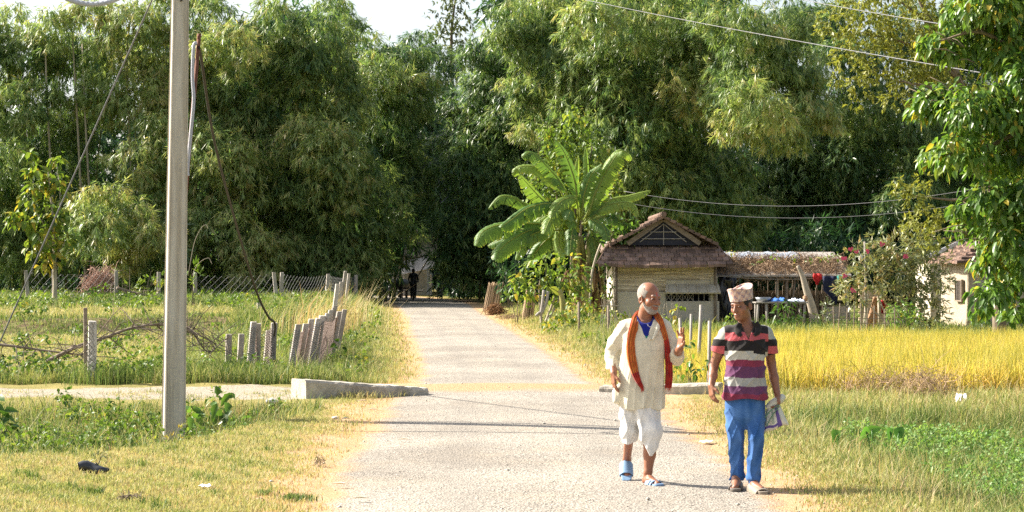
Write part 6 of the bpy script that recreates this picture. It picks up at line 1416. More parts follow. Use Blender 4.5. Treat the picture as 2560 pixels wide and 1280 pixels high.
def beard_keep(X, Y, Z):
    x = X - hd[0]; y = Y - hd[1]; z = Z - hd[2]; l = [inv1[i, 0] * x + inv1[i, 1] * y + inv1[i, 2] * z for i in range(3)]
    top = l[2] - (-.074 + .95 * np.maximum(0, l[1] + .062) - 0 * l[0]); mous = np.maximum(np.abs(l[2] + .0555 - .15 * np.abs(l[0])) - .0065, l[1] + .07); side = np.maximum(l[2] + .050, np.abs(l[0]) * -1 + .034)
    lip = np.where((np.abs(l[0]) < .024) & (l[2] > -.082) & (l[2] < -.060) & (l[1] < -.06), .02, -.02)
    back = l[1] - .030; d = np.minimum(np.maximum(np.minimum(top, np.maximum(side, l[1] + .0)), lip), mous); return np.maximum(d, back) + .003 * np.sin(X * 210) * np.sin(Z * 190 + Y * 130)
B.cut(beard_keep)
sdf_obj("beard", B, HAIRG, man1, O1, lambda V: np.tile(np.array((.33, .285, .25)), (len(V), 1)) * R.uniform(.6, 1.3, (len(V), 1)), 1)
# blue vest at the neckline
Vv = SDF(a1(1560, 850, -.25), a1(1665, 780, .2), .005)
Vv.loft([1.18, 1.26, 1.34, 1.39, 1.41], [.02, .02, .024, .026, .026], [-.012, -.004, .008, .018, .02], [.15, .15, .13, .09, .08], [.124, .112, .094, .078, .07], .01)
def neck_cut(X, Y, Z): return np.maximum(-(np.sqrt((X - .025) ** 2 + ((Z - 1.425) * .85) ** 2) - .062), -.06 - Y) * 1.0 if False else np.where(Y < .02, .066 - np.sqrt((X - .028) ** 2 + (Z - 1.415) ** 2), -1)
Vv.cut(neck_cut)
sdf_obj("vest", Vv, CLOTHM, man1, O1, lambda V: np.where((V[:, 2:] < 1.245), np.array([[.02, .22, .18]]), np.array([[.012, .02, .20]])))
# kurta
K = SDF((-.42, -.36, .50), (.42, .36, 1.46), .0052)
def kf(th, X, Y, Z):
    low = np.clip((1.15 - Z) / .5, 0, 1); ch = np.clip((Z - .95) / .4, 0, 1)
    return (-.020 * low * (ridge(th * 4 + 1.1 * np.sin(Z * 5)) - .3) - .012 * low * (ridge(th * 7.5 - Z * 6, 3) - .25) - .004 * (ridge(Z * 10 + X * 12 + 1.2 * np.sin(X * 10), 3) - .25) - .004 * ch * ridge(X * 18 - Z * 13, 3)).astype(np.float32)
zz = lambda py: (G1 - py) * S1
K.loft([zz(1024), zz(1005), zz(970), zz(930), zz(890), zz(850), zz(820), zz(806), zz(798)], [-.000, -.004, -.010, -.004, .004, .018, .022, .022, .024], [-.02, -.018, -.012, -.01, -.008, 0, .012, .02, .026],
       [.175, .185, .190, .188, .186, .190, .186, .150, .085], [.150, .150, .148, .146, .142, .130, .108, .088, .07], .02, kf, 2.3)
K.cone(a1(1544, 985, -.02), a1(1538, 1003, -.05), .05, .022, .05)                        # flared side panel
def slf(X, Y, Z, t): return (-.008 * ridge(Z * 21 - X * 30 + 1.4 * np.sin(Y * 18 + X * 9)) - .005 * ridge(Z * 34 + X * 22 + Y * 30 + 1.0) + .003).astype(np.float32)
cuff_r = a1(1531, 922, .0); KA = K.like(); KA.chain([a1(1562, 824, .02), a1(1538, 860, .045), a1(1531, 893, .068), cuff_r], [.070, .061, .058, .053], .03, slf); 
cuff_l = np.array(el_l) * .45 + np.array(wr_l) * .55; KB = K.like(); KB.chain([a1(1660, 824, .02), a1(1679, 862, .005), np.array(el_l) + np.array([0, 0, -.01]), cuff_l], [.068, .060, .059, .055], .03, slf)
K.cone(a1(1576, 821, .02), a1(1652, 819, .02), .074, .074, .03)
v_ = cuff_l - el_l; v_ = v_ / np.linalg.norm(v_)
KB.cut(lambda X, Y, Z: (X - cuff_l[0]) * v_[0] + (Y - cuff_l[1]) * v_[1] + (Z - cuff_l[2]) * v_[2])
KA.cut(lambda X, Y, Z: cuff_r[2] - Z - .010 + 0 * X + 0 * Y)
K.merge(KA, .035); K.merge(KB, .035)
# neckline, sleeve openings and hem
def kcut(X, Y, Z):
    neck = np.maximum(.050 - np.sqrt((X - .026) ** 2 + (Y + .0) ** 2 * .45 + (Z - 1.41) ** 2), -1)
    vee = np.minimum((Z - 1.222) * .40 - np.abs(X - .028), .06) ; vee = np.where(Y < .0, vee, -1)
    hem = (zz(1021) + .012 * np.sin(X * 26 + 1) + .05 * np.clip(-X - .14, 0, .1) - .10 * np.clip(X + .02, 0, .12) * 0) - Z
    return np.maximum(np.maximum(neck, vee), hem)
K.cut(kcut)
def kcol(V):
    c = np.tile(np.array((.66, .605, .465)), (len(V), 1)); x, y, z = V.T
    but = (np.abs(x - .018) < .006) & (np.abs((z - 1.155) % .055 - .027) < .006) & (z > 1.10) & (z < 1.24) & (y < -.05); c[but] = (.55, .48, .36)
    pl = (np.abs(np.abs(x - .018) - .018) < .0035) & (z > 1.14) & (z < 1.23) & (y < 0); c[pl] *= .82
    px_, pz_ = x - .115 + .12 * (z - 1.19), z - 1.185; edge = ((np.abs(np.abs(px_) - .055) < .003) & (np.abs(pz_) < .067)) | ((np.abs(pz_ + .064) < .003) & (np.abs(px_) < .055)) | ((np.abs(pz_ - .062) < .004) & (np.abs(px_) < .055)); c[edge & (y < 0)] *= .80
    return c
kurta = sdf_obj("tunic", K, CLOTHM, man1, O1, kcol, 1)
# collar flaps
def ribbon(name, pts, ws, th, mat, parent, off, pleat=0.0, cols=None, nw=13, hang=None):
    pts = bez(pts, 10); n = len(pts); vs = []; cc = []; fs = []
    for i, p in enumerate(pts):
        u_ = i / (n - 1); w = np.interp(u_, np.linspace(0, 1, len(ws)), ws); tg = (pts[min(i + 1, n - 1)] - pts[max(i - 1, 0)]).normalized()
        out = hang(u_) if hang else Vector((0, -1, 0)); sd = tg.cross(out).normalized(); out = sd.cross(tg)
        for j in range(nw):
            v_ = j / (nw - 1) - .5; vs.append(Vector(p) + sd * w * v_ + out * (pleat * math.sin(v_ * 22 + 2 * math.sin(u_ * 5)) + th * (1 - (2 * v_) ** 2) * 1.5)); cc.append(cols(u_, v_) if cols else (.5, .5, .5))
    for i in range(n - 1):
        for j in range(nw - 1): fs.append((i * nw + j, (i + 1) * nw + j, (i + 1) * nw + j + 1, i * nw + j + 1))
    me = np_mesh(name, np.array([tuple(v) for v in vs]) + np.array(off), fs, smooth=True, cols=dict(Col=np.array(cc))); o = link(name, me, mat, parent)
    m_ = o.modifiers.new("thickness", 'SOLIDIFY'); m_.thickness = th; m_.offset = -1
    return o
def front_y(S, x, z):
    i = int(round((x - S.lo[0]) / S.h)); k = int(round((z - S.lo[2]) / S.h)); col_ = S.D[min(max(i, 0), S.n[0] - 1), :, min(max(k, 0), S.n[2] - 1)]; j = np.argmax(col_ < 0)
    return float(S.ax[1][j]) if (col_ < 0).any() else None
def on_front(S, px, py, f, off=.012):
    p = f(px, py); y = front_y(S, p[0], p[2]); y = (y if y is not None else -.05) - off; return Vector((p[0], y, p[2]))
def scarf_col(top):
    def f(u_, v_):
        st = math.sin(v_ * 34) * .5 + .5; nz = math.sin(u_ * 43 + v_ * 9) * math.sin(v_ * 31 - u_ * 17)
        gold = (.60, .23, .035); red = (.36, .022, .018); dk = (.22, .010, .010)
        if u_ < top: k = .15 + .75 * st - .35 * max(0, nz)
        elif u_ < top + .28: k = .25 + .35 * (nz > .1) + .15 * st
        else: k = .12 * (nz > .3)
        k = min(1, max(0, k)); b = red if nz > -.4 else dk
        return tuple(g * k + r_ * (1 - k) for g, r_ in zip(gold, b))
    return f
off1 = O1
sc = bpy.data.objects.new("scarf", bpy.data.meshes.new("scarf"))
lft = [Vector(a1(1630, 786, .085)), Vector(a1(1606, 784, .075)), Vector(a1(1591, 796, .0))] + [on_front(K, x, y, a1, .010) for x, y in ((1584, 815), (1578, 840), (1575, 868), (1577, 895), (1582, 920), (1590, 945), (1602, 968))]
scarf = ribbon("scarf", lft, [.05, .062, .070, .074, .074, .072, .070, .060, .042, .02], .006, CLOTHM, man1, O1, .006, scarf_col(.55))
rgt = [Vector(a1(1604, 787, .08)), Vector(a1(1630, 783, .06)), Vector(a1(1645, 796, -.03))] + [on_front(K, x, y, a1, .012) for x, y in ((1652, 814), (1660, 838), (1666, 864), (1669, 892))] 
yy = rgt[-1].y
rgt += [Vector((a1(1671, 918)[0], yy - .002, a1(0, 918)[2])), Vector((a1(1671, 945)[0], yy, a1(0, 945)[2])), Vector((a1(1669, 970)[0], yy + .01, a1(0, 970)[2]))]
ribbon("scarf_end", rgt, [.05, .058, .058, .052, .048, .046, .048, .052, .054, .050], .006, CLOTHM, scarf, Vector(O1), .005, scarf_col(.22))
mbf = MB()
for (base, ww) in ((lft[-1], .02), (rgt[-1], .05)):
    for k in range(12):
        p = base + Vector(O1) + Vector((random.uniform(-.5, .5) * ww, random.uniform(-.01, .004), .008)); mbf.tube([p, p + Vector((random.uniform(-.006, .012), random.uniform(-.008, .004), -random.uniform(.018, .045)))], [.0035, .0015], 4)
mbf.build("fringe", plain("red_fringe", (.40, .025, .02), .9), scarf)
# necklace
mb = MB(); ps = []
for i in range(13):
    t = i / 12; px = 1609 + 29 * t; py = 796 + 22 * math.sin(t * math.pi) ; p = a1(px, py); y = front_y(Vv, p[0], p[2]); ps.append(Vector((p[0], (y if y is not None else -.03) - .004, p[2])) + Vector(O1))
mb.tube(ps, .0025, 5); mb.build("necklace", plain("white_thread", (.75, .72, .66), .5), man1)
for pts in ([(1607, 801), (1609, 818), (1617, 836), (1624, 850)], [(1648, 801), (1644, 816), (1637, 834), (1628, 850)]):
    ribbon("collar", [on_front(K, x, y, a1, .007) for x, y in pts], [.030, .034, .026, .010], .005, CLOTHM, man1, O1, 0, lambda u_, v_: (.74, .68, .53), nw=5)
# dhoti
Dh = SDF((-.30, -.34, .22), (.30, .30, .80), .0052)
def df(X, Y, Z, t): return (-.014 * ridge(X * 27 + 1.2 * np.sin(Z * 8) + Z * 9) - .007 * ridge(X * 50 - Z * 16 + Y * 15) + .005 + .003 * np.sin(Z * 50 + X * 60)).astype(np.float32)
Dh.chain([a1(1580, 990, .0), a1(1574, 1040, -.01), a1(1572, 1078, -.02), a1(1573, 1108, -.015)], [.095, .084, .076, .068], .03, df)
Dh.chain([a1(1620, 990, -.02), a1(1622, 1040, -.06), a1(1625, 1080, -.11), a1(1624, 1112, -.12)], [.105, .090, .080, .064], .03, df)
Dh.cone(a1(1631, 1075, -.125), a1(1622, 1136, -.16), .078, .018, .04); Dh.cone(a1(1598, 1000, -.10), a1(1606, 1090, -.14), .05, .03, .04, fold=df); Dh.cone(a1(1608, 1020, -.12), a1(1634, 1085, -.17), .022, .020, .05)
def dcut(X, Y, Z):
    hz = np.interp(X.ravel(), [-.25, -.14, -.06, -.02, .01, .05, .075, .13, .3], [zz(1106), zz(1111), zz(1106), zz(1098), zz(1112), zz(1136), zz(1136), zz(1117), zz(1110)])[:, None, None]
    return hz + .004 * np.sin(X * 70) - Z + 0 * Y
Dh.cut(dcut)
sdf_obj("dhoti", Dh, CLOTHM, man1, O1, lambda V: np.tile(np.array((.70, .68, .64)), (len(V), 1)), 1)
# sandals
def sandal(parent, heel, toe, up, w0, w1, base_col, sole_col, off, straps=((.55, .035), (.80, .014))):
    h_, t_ = np.array(heel), np.array(toe); d_ = t_ - h_; L = np.linalg.norm(d_); d_ = d_ / L; u_ = np.array(up, float); u_ -= d_ * (u_ @ d_); u_ /= np.linalg.norm(u_); s_ = np.cross(d_, u_)
    lo, hi = np.minimum(h_, t_) - .09, np.maximum(h_, t_) + .12; Q = SDF(lo, hi, .0036); sl, X, Y, Z = Q.region(lo, hi); x, y, z = X - h_[0], Y - h_[1], Z - h_[2]
    a, b, c = [x * v[0] + y * v[1] + z * v[2] for v in (d_, s_, u_)]; tt = np.clip(a / L, 0, 1); foot = np.sqrt((a - tt * L) ** 2 + b ** 2) - (w0 + (w1 - w0) * np.sin(np.clip(tt, 0, 1) * 1.9))
    sole = np.maximum(foot, np.abs(c + .012 - .010 * tt ** 4 * 1.5) - .013); hgt = .068 - .034 * tt; arch = np.sqrt((b / (w1 + .010)) ** 2 + ((c + .005) / (hgt)) ** 2) - 1; shell = np.maximum(np.abs(arch) * .035 - .0032, -c - .02)
    D_ = sole
    for (m, hw) in straps: D_ = np.minimum(D_, np.maximum(shell, np.abs(a / L - m + .12 * (b / w1) ** 2 * 0) * L - hw))
    Q.D[sl] = D_.astype(np.float32)
    return sdf_obj("sandal", Q, RUBBERM, parent, off, lambda V: np.where((((V - h_) @ u_) < -.006)[:, None], np.array([sole_col]), np.array([base_col])), 1)
sandal(man1, a1(1613, 1206, -.045), a1(1640, 1206, -.275), (0, 0, 1), .030, .044, (.17, .27, .42), (.52, .52, .50), O1)
sandal(man1, a1(1569, 1160, .262), a1(1568, 1200, .105), (0, -.75, .6), .030, .044, (.20, .32, .47), (.30, .36, .44), O1, ((.50, .05), (.80, .012)))

# ---- the man in the cap
D2 = 16.3; O2 = np.array([PX(1862, D2), D2, 0.0]); S2 = D2 / F; G2 = 1224
def a2(px, py, y=0.0): return np.array([(px - 1862) * S2, y, (G2 - py) * S2])
man2 = thing("person", "man in a patterned cap, striped polo shirt and blue trousers, walking on the right", "person", Vector(O2))
S = SDF((-.36, -.46, -.02), (.36, .36, 1.70), .0042)
hd2 = a2(1853, 762, -.02); M2 = rotz(math.radians(-40)) @ rotx(math.radians(10)) @ roty(math.radians(-3)); inv2 = np.linalg.inv(M2)
T2 = head(S, hd2, M2, 1.0)
S.cone(a2(1860, 785, .01), a2(1866, 822, .02), .052, .058, .03)
S.cone(a2(1828, 835, .02), a2(1906, 833, .02), .066, .066, .04); S.loft([.72, .95, 1.15, 1.28], [0, .01, .01, .01], [0, 0, 0, .01], [.13, .13, .145, .14], [.09, .10, .11, .085], .03)
shr, elr, wrr = a2(1812, 838, .02), a2(1786, 915, .06), a2(1776, 962, -.06)
S.chain([shr, a2(1798, 880, .045), elr, a2(1782, 938, .0), wrr], [.050, .043, .038, .036, .027], .02); hand(S, wrr, (.05, -.30, -.85), (.85, .4, .0), (.4, -.85, -.2), (.55, .6, .65, .7), .03, .98)
shl, ell_, wrl = a2(1919, 838, .02), a2(1931, 908, .08), a2(1942, 982, -.02)
S.chain([shl, a2(1926, 875, .05), ell_, a2(1937, 945, .04), wrl], [.050, .043, .037, .036, .027], .02); hand(S, wrl, (.02, -.15, -.95), (-.80, -.25, .0), (-.25, -.9, -.15), (1.0, 1.05, 1.1, 1.15), .0, 1.0)
for ax_, k_ in (((1842, 1186), -.0), ((1879, 1192), -.14)):
    an = a2(ax_[0], ax_[1], k_ + .05); S.cone(a2(ax_[0] + 2, ax_[1] - 60, k_ + .04), an, .045, .036, .02)
S.chain([a2(1842, 1190, .05), a2(1839, 1205, -.03), a2(1834, 1212, -.12)], [.038, .036, .026], .015); S.chain([a2(1878, 1196, -.09), a2(1882, 1208, -.17), a2(1893, 1213, -.28)], [.038, .036, .026], .015)
for i in range(5): f = i / 4; p_ = a2(1834, 1213, -.12) + np.array([-.032 + .055 * f, .015 * f, -.004]); S.cone(p_, p_ + np.array([-.004, -.026 + .012 * f, -.006]), .0105 - .003 * f, .009 - .003 * f, .006)
sdf_obj("body", S, SKIN, man2, O2, lambda V: skin_col(V, hd2, inv2, 1.0, (.27, .115, .062), (.03, .018, .012), (.24, .09, .07)))
H = SDF(hd2 - .15, hd2 + .15, .0036); H.ell(T2((0, .018, .040)), np.array((.079, .100, .092)), .008, M2)
def hk2(X, Y, Z):
    x = X - hd2[0]; y = Y - hd2[1]; z = Z - hd2[2]; l = [inv2[i, 0] * x + inv2[i, 1] * y + inv2[i, 2] * z for i in range(3)]
    return np.maximum(np.maximum(-(l[2] + .048 - .0 * l[1]), l[2] - .085), -(l[1] + .034 + .4 * (l[2] + .0)))
H.cut(hk2); sdf_obj("hair", H, colmat("black_hair", .6, .2, .2, 300, .6, .004), man2, O2, lambda V: np.tile(np.array((.018, .015, .014)), (len(V), 1)), 1)
# topi: slanted, flaring cloth cap
CP = SDF(hd2 - np.array([.18, .18, .02]), hd2 + np.array([.18, .18, .24]), .004); slc, X, Y, Z = CP.region(hd2 - .25, hd2 + .25)
x, y, z = X - hd2[0], Y - hd2[1], Z - hd2[2]; l = [inv2[i, 0] * x + inv2[i, 1] * y + inv2[i, 2] * z for i in range(3)]
hh = np.clip((l[2] - .045) / .13, 0, 1); ra, rb_ = .082 + .012 * hh + .016 * hh ** 6, .104 + .004 * hh + .020 * hh ** 6
rr2 = np.sqrt((l[0] / ra) ** 2 + ((l[1] - .014) / rb_) ** 2); ang = np.arctan2(l[0], l[1] - .014)
topz = .146 + .014 * np.cos(2 * ang) * 1.0 + .10 * (l[1]) * .2; wall = np.abs(rr2 - 1) * .09 - .0055; lid = np.maximum(np.abs(l[2] - (topz - .022)) - .006, (rr2 - 1) * .09)
CP.D[slc] = np.minimum(np.maximum(wall, np.maximum(.042 - .12 * np.maximum(0, -l[1]) * 0 - l[2], l[2] - topz)), lid).astype(np.float32)
def capcol(V):
    L = (V - hd2) @ inv2.T; a = np.arctan2(L[:, 0], L[:, 1]); u_, w_ = a * 9, L[:, 2] * 95; k = (np.sin(u_) * np.sin(w_) + .45 * np.sin(u_ * 2.3 + w_ * 1.7))
    c = np.tile(np.array((.58, .40, .32)), (len(V), 1)); c[k > .45] = (.30, .22, .26); c[k < -.5] = (.66, .52, .44); c[(np.abs(k) < .07)] = (.50, .26, .20); return c
sdf_obj("cap", CP, CLOTHM, man2, O2, capcol, 1)
# striped polo shirt
K2 = SDF((-.32, -.30, .62), (.32, .30, 1.38), .005); z2 = lambda py: (G2 - py) * S2
def k2f(th, X, Y, Z):
    return (-.009 * ridge(X * 17 + Z * 15 + 1.2 * np.sin(Z * 10), 3) - .008 * ridge(X * 15 - Z * 19 + .8, 3) - .004 * ridge(X * 44 - Z * 26, 2) + .004 - .004 * np.clip((1.1 - Z) / .3, 0, 1) * np.sin(th * 11 + Z * 10) - .0035 * np.sin(X * 55 - Z * 40) * np.clip((Z - 1.0) / .2, 0, 1)).astype(np.float32)
K2.loft([z2(998), z2(970), z2(940), z2(905), z2(870), z2(845), z2(828), z2(817), z2(808)], [.0, .0, -.002, .002, .008, .010, .012, .012, .014], [-.02, -.02, -.018, -.012, -.008, 0, .012, .022, .028],
        [.182, .176, .166, .160, .166, .178, .180, .150, .078], [.135, .130, .122, .120, .125, .118, .100, .082, .068], .02, k2f, 2.3)
def s2f(X, Y, Z, t): return (.004 * np.sin(Z * 70 + X * 50) * np.sin(Y * 30)).astype(np.float32)
KA = K2.like(); KA.chain([a2(1818, 836, .02), a2(1803, 862, .035), a2(1796, 892, .048)], [.070, .066, .064], .03, s2f); KB = K2.like(); KB.chain([a2(1913, 836, .02), a2(1923, 862, .04), a2(1929, 896, .06)], [.070, .066, .064], .03, s2f); K2.cone(a2(1828, 834, .02), a2(1906, 832, .02), .066, .066, .03)
dl2 = (a2(1798, 884) - a2(1812, 838)); dl2 /= np.linalg.norm(dl2); dr2 = (a2(1928, 888) - a2(1919, 838)); dr2 /= np.linalg.norm(dr2)
def k2cut(X, Y, Z):
    neck = .048 - np.sqrt((X - .014) ** 2 + Y ** 2 * .5 + (Z - 1.325) ** 2); vee = np.where(Y < 0, np.minimum((Z - 1.225) * .42 - np.abs(X - .018), .05), -1)
    return np.maximum(np.maximum(neck, vee), z2(996) + .012 * np.cos(X * 16) - Z)
c1_, c2_ = a2(1797, 882), a2(1928, 886)
KA.cut(lambda X, Y, Z: (X - c1_[0]) * dl2[0] + (Z - c1_[2]) * dl2[2] + 0 * Y); KB.cut(lambda X, Y, Z: (X - c2_[0]) * dr2[0] + (Z - c2_[2]) * dr2[2] + 0 * Y)
K2.merge(KA, .03); K2.merge(KB, .03)
K2.cut(k2cut)
def stripes(V):
    x, y, z = V.T; ph = z + .09 * np.abs(x) * (z > 1.02) + .006 * np.sin(x * 9 + 1) + .003 * np.sin(x * 40 + z * 30); py = G2 - ph / S2; c = np.zeros((len(V), 3))
    arm = (x < -.168 + .0 * z) & (z > 1.02) | (x > .185) & (z > 1.02)
    BK, PK, WH, PL, PU, GR = (.022, .019, .019), (.50, .105, .115), (.46, .445, .39), (.21, .036, .07), (.125, .045, .105), (.36, .355, .325)
    for lo_, hi_, col_ in ((700, 806, GR), (806, 827, BK), (826, 846, PK), (846, 872, BK), (872, 894, WH), (894, 912, PL), (912, 940, PU), (940, 961, GR), (961, 980, PU), (980, 1100, PL)): c[(py >= lo_) & (py < hi_)] = col_
    pya = G2 - (z) / S2
    for lo_, hi_, col_ in ((700, 846, GR), (846, 864, BK), (864, 883, PK), (883, 1000, BK)): c[arm & (pya >= lo_) & (pya < hi_)] = col_
    
    pk = (y < -.05) & (np.abs(x - .105 - .0 * z) < .052) & (py > 842 - 30 * (x - .10)) & (py < 886 + 30 * (x - .10) * .6); c[pk & (py < 878 )] = BK
    return c
sdf_obj("polo_shirt", K2, CLOTHM, man2, O2, stripes, 1)
CB = plain("black_cotton", (.024, .021, .02), .85)
for pts in ([(1848, 806), (1842, 818), (1843, 830), (1850, 838)], [(1886, 804), (1893, 816), (1890, 828), (1881, 837)]):
    ribbon("collar", [on_front(K2, x_, y_, a2, .009) for x_, y_ in pts], [.035, .050, .046, .012], .006, CLOTHM, man2, O2, 0, lambda u_, v_: (.024, .021, .02), nw=5)
cb = SDF(a2(1820, 840, -.14), a2(1910, 780, .16), .004); cb.loft([z2(826), z2(812), z2(801)], [.012, .014, .012], [.016, .024, .026], [.088, .074, .066], [.082, .070, .064], .004)
cb.cut(lambda X, Y, Z: np.maximum(-(np.sqrt(((X - .012) / 1.0) ** 2 + (Y - .024) ** 2) - .058), np.where(Y < -.005, (.05 - np.abs(X - .015)) * 1.0, -1)))
sdf_obj("collar", cb, CLOTHM, man2, O2, lambda V: np.tile(np.array((.024, .021, .02)), (len(V), 1)), 1)
# blue trousers
Tr = SDF((-.28, -.34, .02), (.28, .26, .80), .005)
def tf(X, Y, Z, t): return (-.012 * ridge(X * 36 + Z * 6 + 1.2 * np.sin(Z * 11)) - .008 * ridge(Z * 20 - X * 26 + np.sin(X * 30) + 1) * np.clip(1.6 * np.abs(np.sin(Z * 7 + .6)), 0, 1) + .004 + .004 * np.clip((.25 - Z) * 6, 0, 1) * np.sin(Z * 90 + X * 20)).astype(np.float32)
Tr.loft([z2(1072), z2(1058), z2(1040), z2(1015), z2(990), z2(975)], [.002, .002, .002, .0, .0, .0], [-.02, -.015, -.01, -.01, -.01, -.01], [.09, .13, .152, .164, .164, .16], [.03, .075, .108, .118, .112, .105], .03)
Tr.chain([a2(1838, 1030, .0), a2(1839, 1090, -.02), a2(1843, 1150, .03), a2(1846, 1194, .055)], [.088, .070, .060, .060], .008, tf)
Tr.chain([a2(1888, 1030, -.01), a2(1886, 1090, -.10), a2(1880, 1150, -.10), a2(1878, 1202, -.10)], [.086, .064, .056, .057], .008, tf)
Tr.cut(lambda X, Y, Z: np.where(X < .015, z2(1198) + .008 * np.sin(X * 60) - .10 * np.clip(Y, -.02, .08), z2(1206) + .008 * np.sin(X * 50) - .10 * np.clip(Y + .1, -.02, .08)) - Z)
def trcol(V):
    c = np.tile(np.array((.034, .12, .345)), (len(V), 1)); x, y, z = V.T; seam = (np.abs(x - .175) < .006) | (np.abs(x + .172) < .006); w = np.clip(.5 + .5 * np.sin(z * 17 + x * 24 + 1.5 * np.sin(x * 31)) * np.sin(x * 37 - z * 9 + y * 20), 0, 1)[:, None]; c = c * (.78 + .34 * w) + np.array((.035, .04, .03)) * w; c[seam] *= .72; return c
sdf_obj("trousers", Tr, CLOTHM, man2, O2, trcol, 1)
sandal(man2, a2(1844, 1213, .10), a2(1833, 1218, -.155), (0, 0, 1), .031, .045, (.14, .12, .10), (.05, .045, .04), O2, ((.45, .05), (.72, .016)))
sandal(man2, a2(1876, 1215, -.06), a2(1894, 1219, -.315), (0, 0, 1), .034, .048, (.27, .23, .18), (.34, .29, .23), O2, ((.50, .075), (.86, .05)))
# the folded bag in his left hand
BG = NT("woven_plastic"); _v = BG.coord((1, 1, 1)); _a = BG.attr("tint").outputs['Fac']
_c = BG.ramp(_a, [(0.0, (.11, .07, .26)), (0.30, (.11, .07, .26)), (0.32, (.60, .58, .47)), (0.68, (.60, .58, .47)), (0.70, (.30, .34, .26)), (1.0, (.30, .34, .26))])
for e in BG.t.nodes:
    if e.type == 'VALTORGB': e.color_ramp.interpolation = 'CONSTANT'
BG = BG.done(BG.pbsdf(_c, .45, BG.bump(BG.noise(_v, 150, 3), .3, .004), .35))
bag = thing("shopping_bag", "folded cream woven plastic bag with purple stripes in the capped man's hand", "bag", Vector(O2) + Vector(a2(1938, 1045, -.08)))
# quad bag, two skins with a bulge, stripes across
c00, c10, c11, c01 = a2(1906, 1080, -.06), a2(1968, 1056, -.10), a2(1946, 1006, -.06), a2(1914, 1022, -.03)
def bag_skin(sgn):
    n, m_ = 26, 20; vs = []; fs = []; tt = []
    for i in range(n):
        for j in range(m_):
            u_, v_ = i / (n - 1), j / (m_ - 1); p = (c00 * (1 - u_) + c10 * u_) * (1 - v_) + (c01 * (1 - u_) + c11 * u_) * v_
            bul = (max(0, 4 * u_ * (1 - u_)) ** .5) * (max(0, 4 * v_ * (1 - v_)) ** .4 if v_ > .5 or True else 1); p = p + np.array([0, sgn * (.030 * bul + .006 * math.sin(u_ * 16 + v_ * 4) * bul), .006 * math.sin(u_ * 11)])
            vs.append(Vector(p + O2)); tt.append(0.0 if (.12 < v_ < .26 and u_ < .62) or (.58 < u_ < .76) else (.9 if int(u_ * 9) % 3 == 0 and v_ > .3 else .5))
    for i in range(n - 1):
        for j in range(m_ - 1): fs.append((i * m_ + j, (i + 1) * m_ + j, (i + 1) * m_ + j + 1, i * m_ + j + 1))
    return vs, fs, tt
mb = MB()
for sg in (-1, 1):
    vs, fs, tt = bag_skin(sg); b0 = len(mb.v); mb.add(vs, fs); mb.t[b0:] = tt
mb.build("pouch", BG, bag, smooth=True)
mb = MB(); hw_ = a2(1944, 1006, -.05)
mb.chain = None
roll = [Vector(a2(1918, 1020, -.02) + O2), Vector(a2(1934, 1006, -.03) + O2), Vector(a2(1950, 996, -.02) + O2), Vector(a2(1958, 988, .0) + O2)]
mb.tube(bez(roll, 5), [.03, .034, .036, .038, .038, .038, .038, .038, .036, .036, .034, .034, .032, .030, .026, .02], 10, tint=.5); mb.build("rolled_top", BG, bag, smooth=True)
GST = plain("green_strap", (.10, .20, .13), .6)
for pts in (((1912, 1062), (1926, 1036), (1944, 1012)), ((1908, 1040), (1924, 1022), (1944, 1008))):
    mb = MB(); mb.tube(bez([Vector(a2(x_, y_, -.10) + O2) for x_, y_ in pts], 5), .005, 5); mb.build("strap", GST, bag)

# ---- cyclist at the far end of the lane
D3 = 104.0; O3 = np.array([PX(1033, D3), D3, 0.0]); S3 = D3 / F
cyc = thing("person", "distant cyclist in dark clothes riding away in the shade", "person", Vector(O3))
S = SDF((-.40, -.5, .1), (.40, .7, 1.80), .013)
S.ell((0, .12, 1.58), (.085, .10, .12)); S.cone((0, .10, 1.48), (0, .06, 1.40), .06, .07, .03)
S.cone((-.13, .05, 1.36), (.13, .05, 1.36), .08, .08, .05); S.loft([.86, 1.0, 1.2, 1.36], [0] * 4, [-.05, -.03, .0, .04], [.15, .15, .17, .16], [.11, .11, .12, .10], .04)
for e, kz in ((-1, .45), (1, .62)):
    S.chain([(e * .18, .05, 1.34), (e * .25, .15, 1.12), (e * .22, .42, 1.02)], [.055, .045, .032], .02); hand(S, (e * .22, .42, 1.02), (0, .9, -.1), (0, 0, -1), (-e, 0, 0), (1.0, 1.0, 1.0, 1.0), 0, 1.1)
    S.chain([(e * .09, -.02, .92), (e * .11, .30, kz + .05), (e * .11, .14, kz - .32 + .06), (e * .11, .26, kz - .34)], [.09, .065, .045, .035], .02)
sdf_obj("body", S, SKIN, cyc, O3, lambda V: np.where((V[:, 2:] > 1.44) | ((V[:, 2:] < 1.1) & (V[:, 1:2] > .34) & (V[:, 2:] > .9)), np.array([[.05, .03, .025]]), np.where(V[:, 2:] > .9, np.array([[.02, .022, .03]]), np.array([[.03, .03, .035]]))))
bike = thing("bicycle", "dark bicycle under the distant cyclist", "bicycle", Vector(O3))
def ring(c, r, th, n=28): return [Vector(c) + Vector((0, r * math.cos(2 * math.pi * i / n), r * math.sin(2 * math.pi * i / n))) for i in range(n + 1)]
for y in (-.30, .75):
    mb = MB(); mb.tube([p + Vector(O3) for p in ring((0, y, .34), .32, .02)], .022, 6); w = mb.build("wheel", BLACKC, bike)
    mb = MB()
    for k in range(12): a = k * math.pi / 6; mb.tube([Vector(O3) + Vector((0, y, .34)), Vector(O3) + Vector((0, y + .31 * math.cos(a), .34 + .31 * math.sin(a)))], .003, 3)
    mb.build("spokes", GALV, w)
mb = MB(); fr = lambda *p: [Vector(O3) + Vector(q) for q in p]
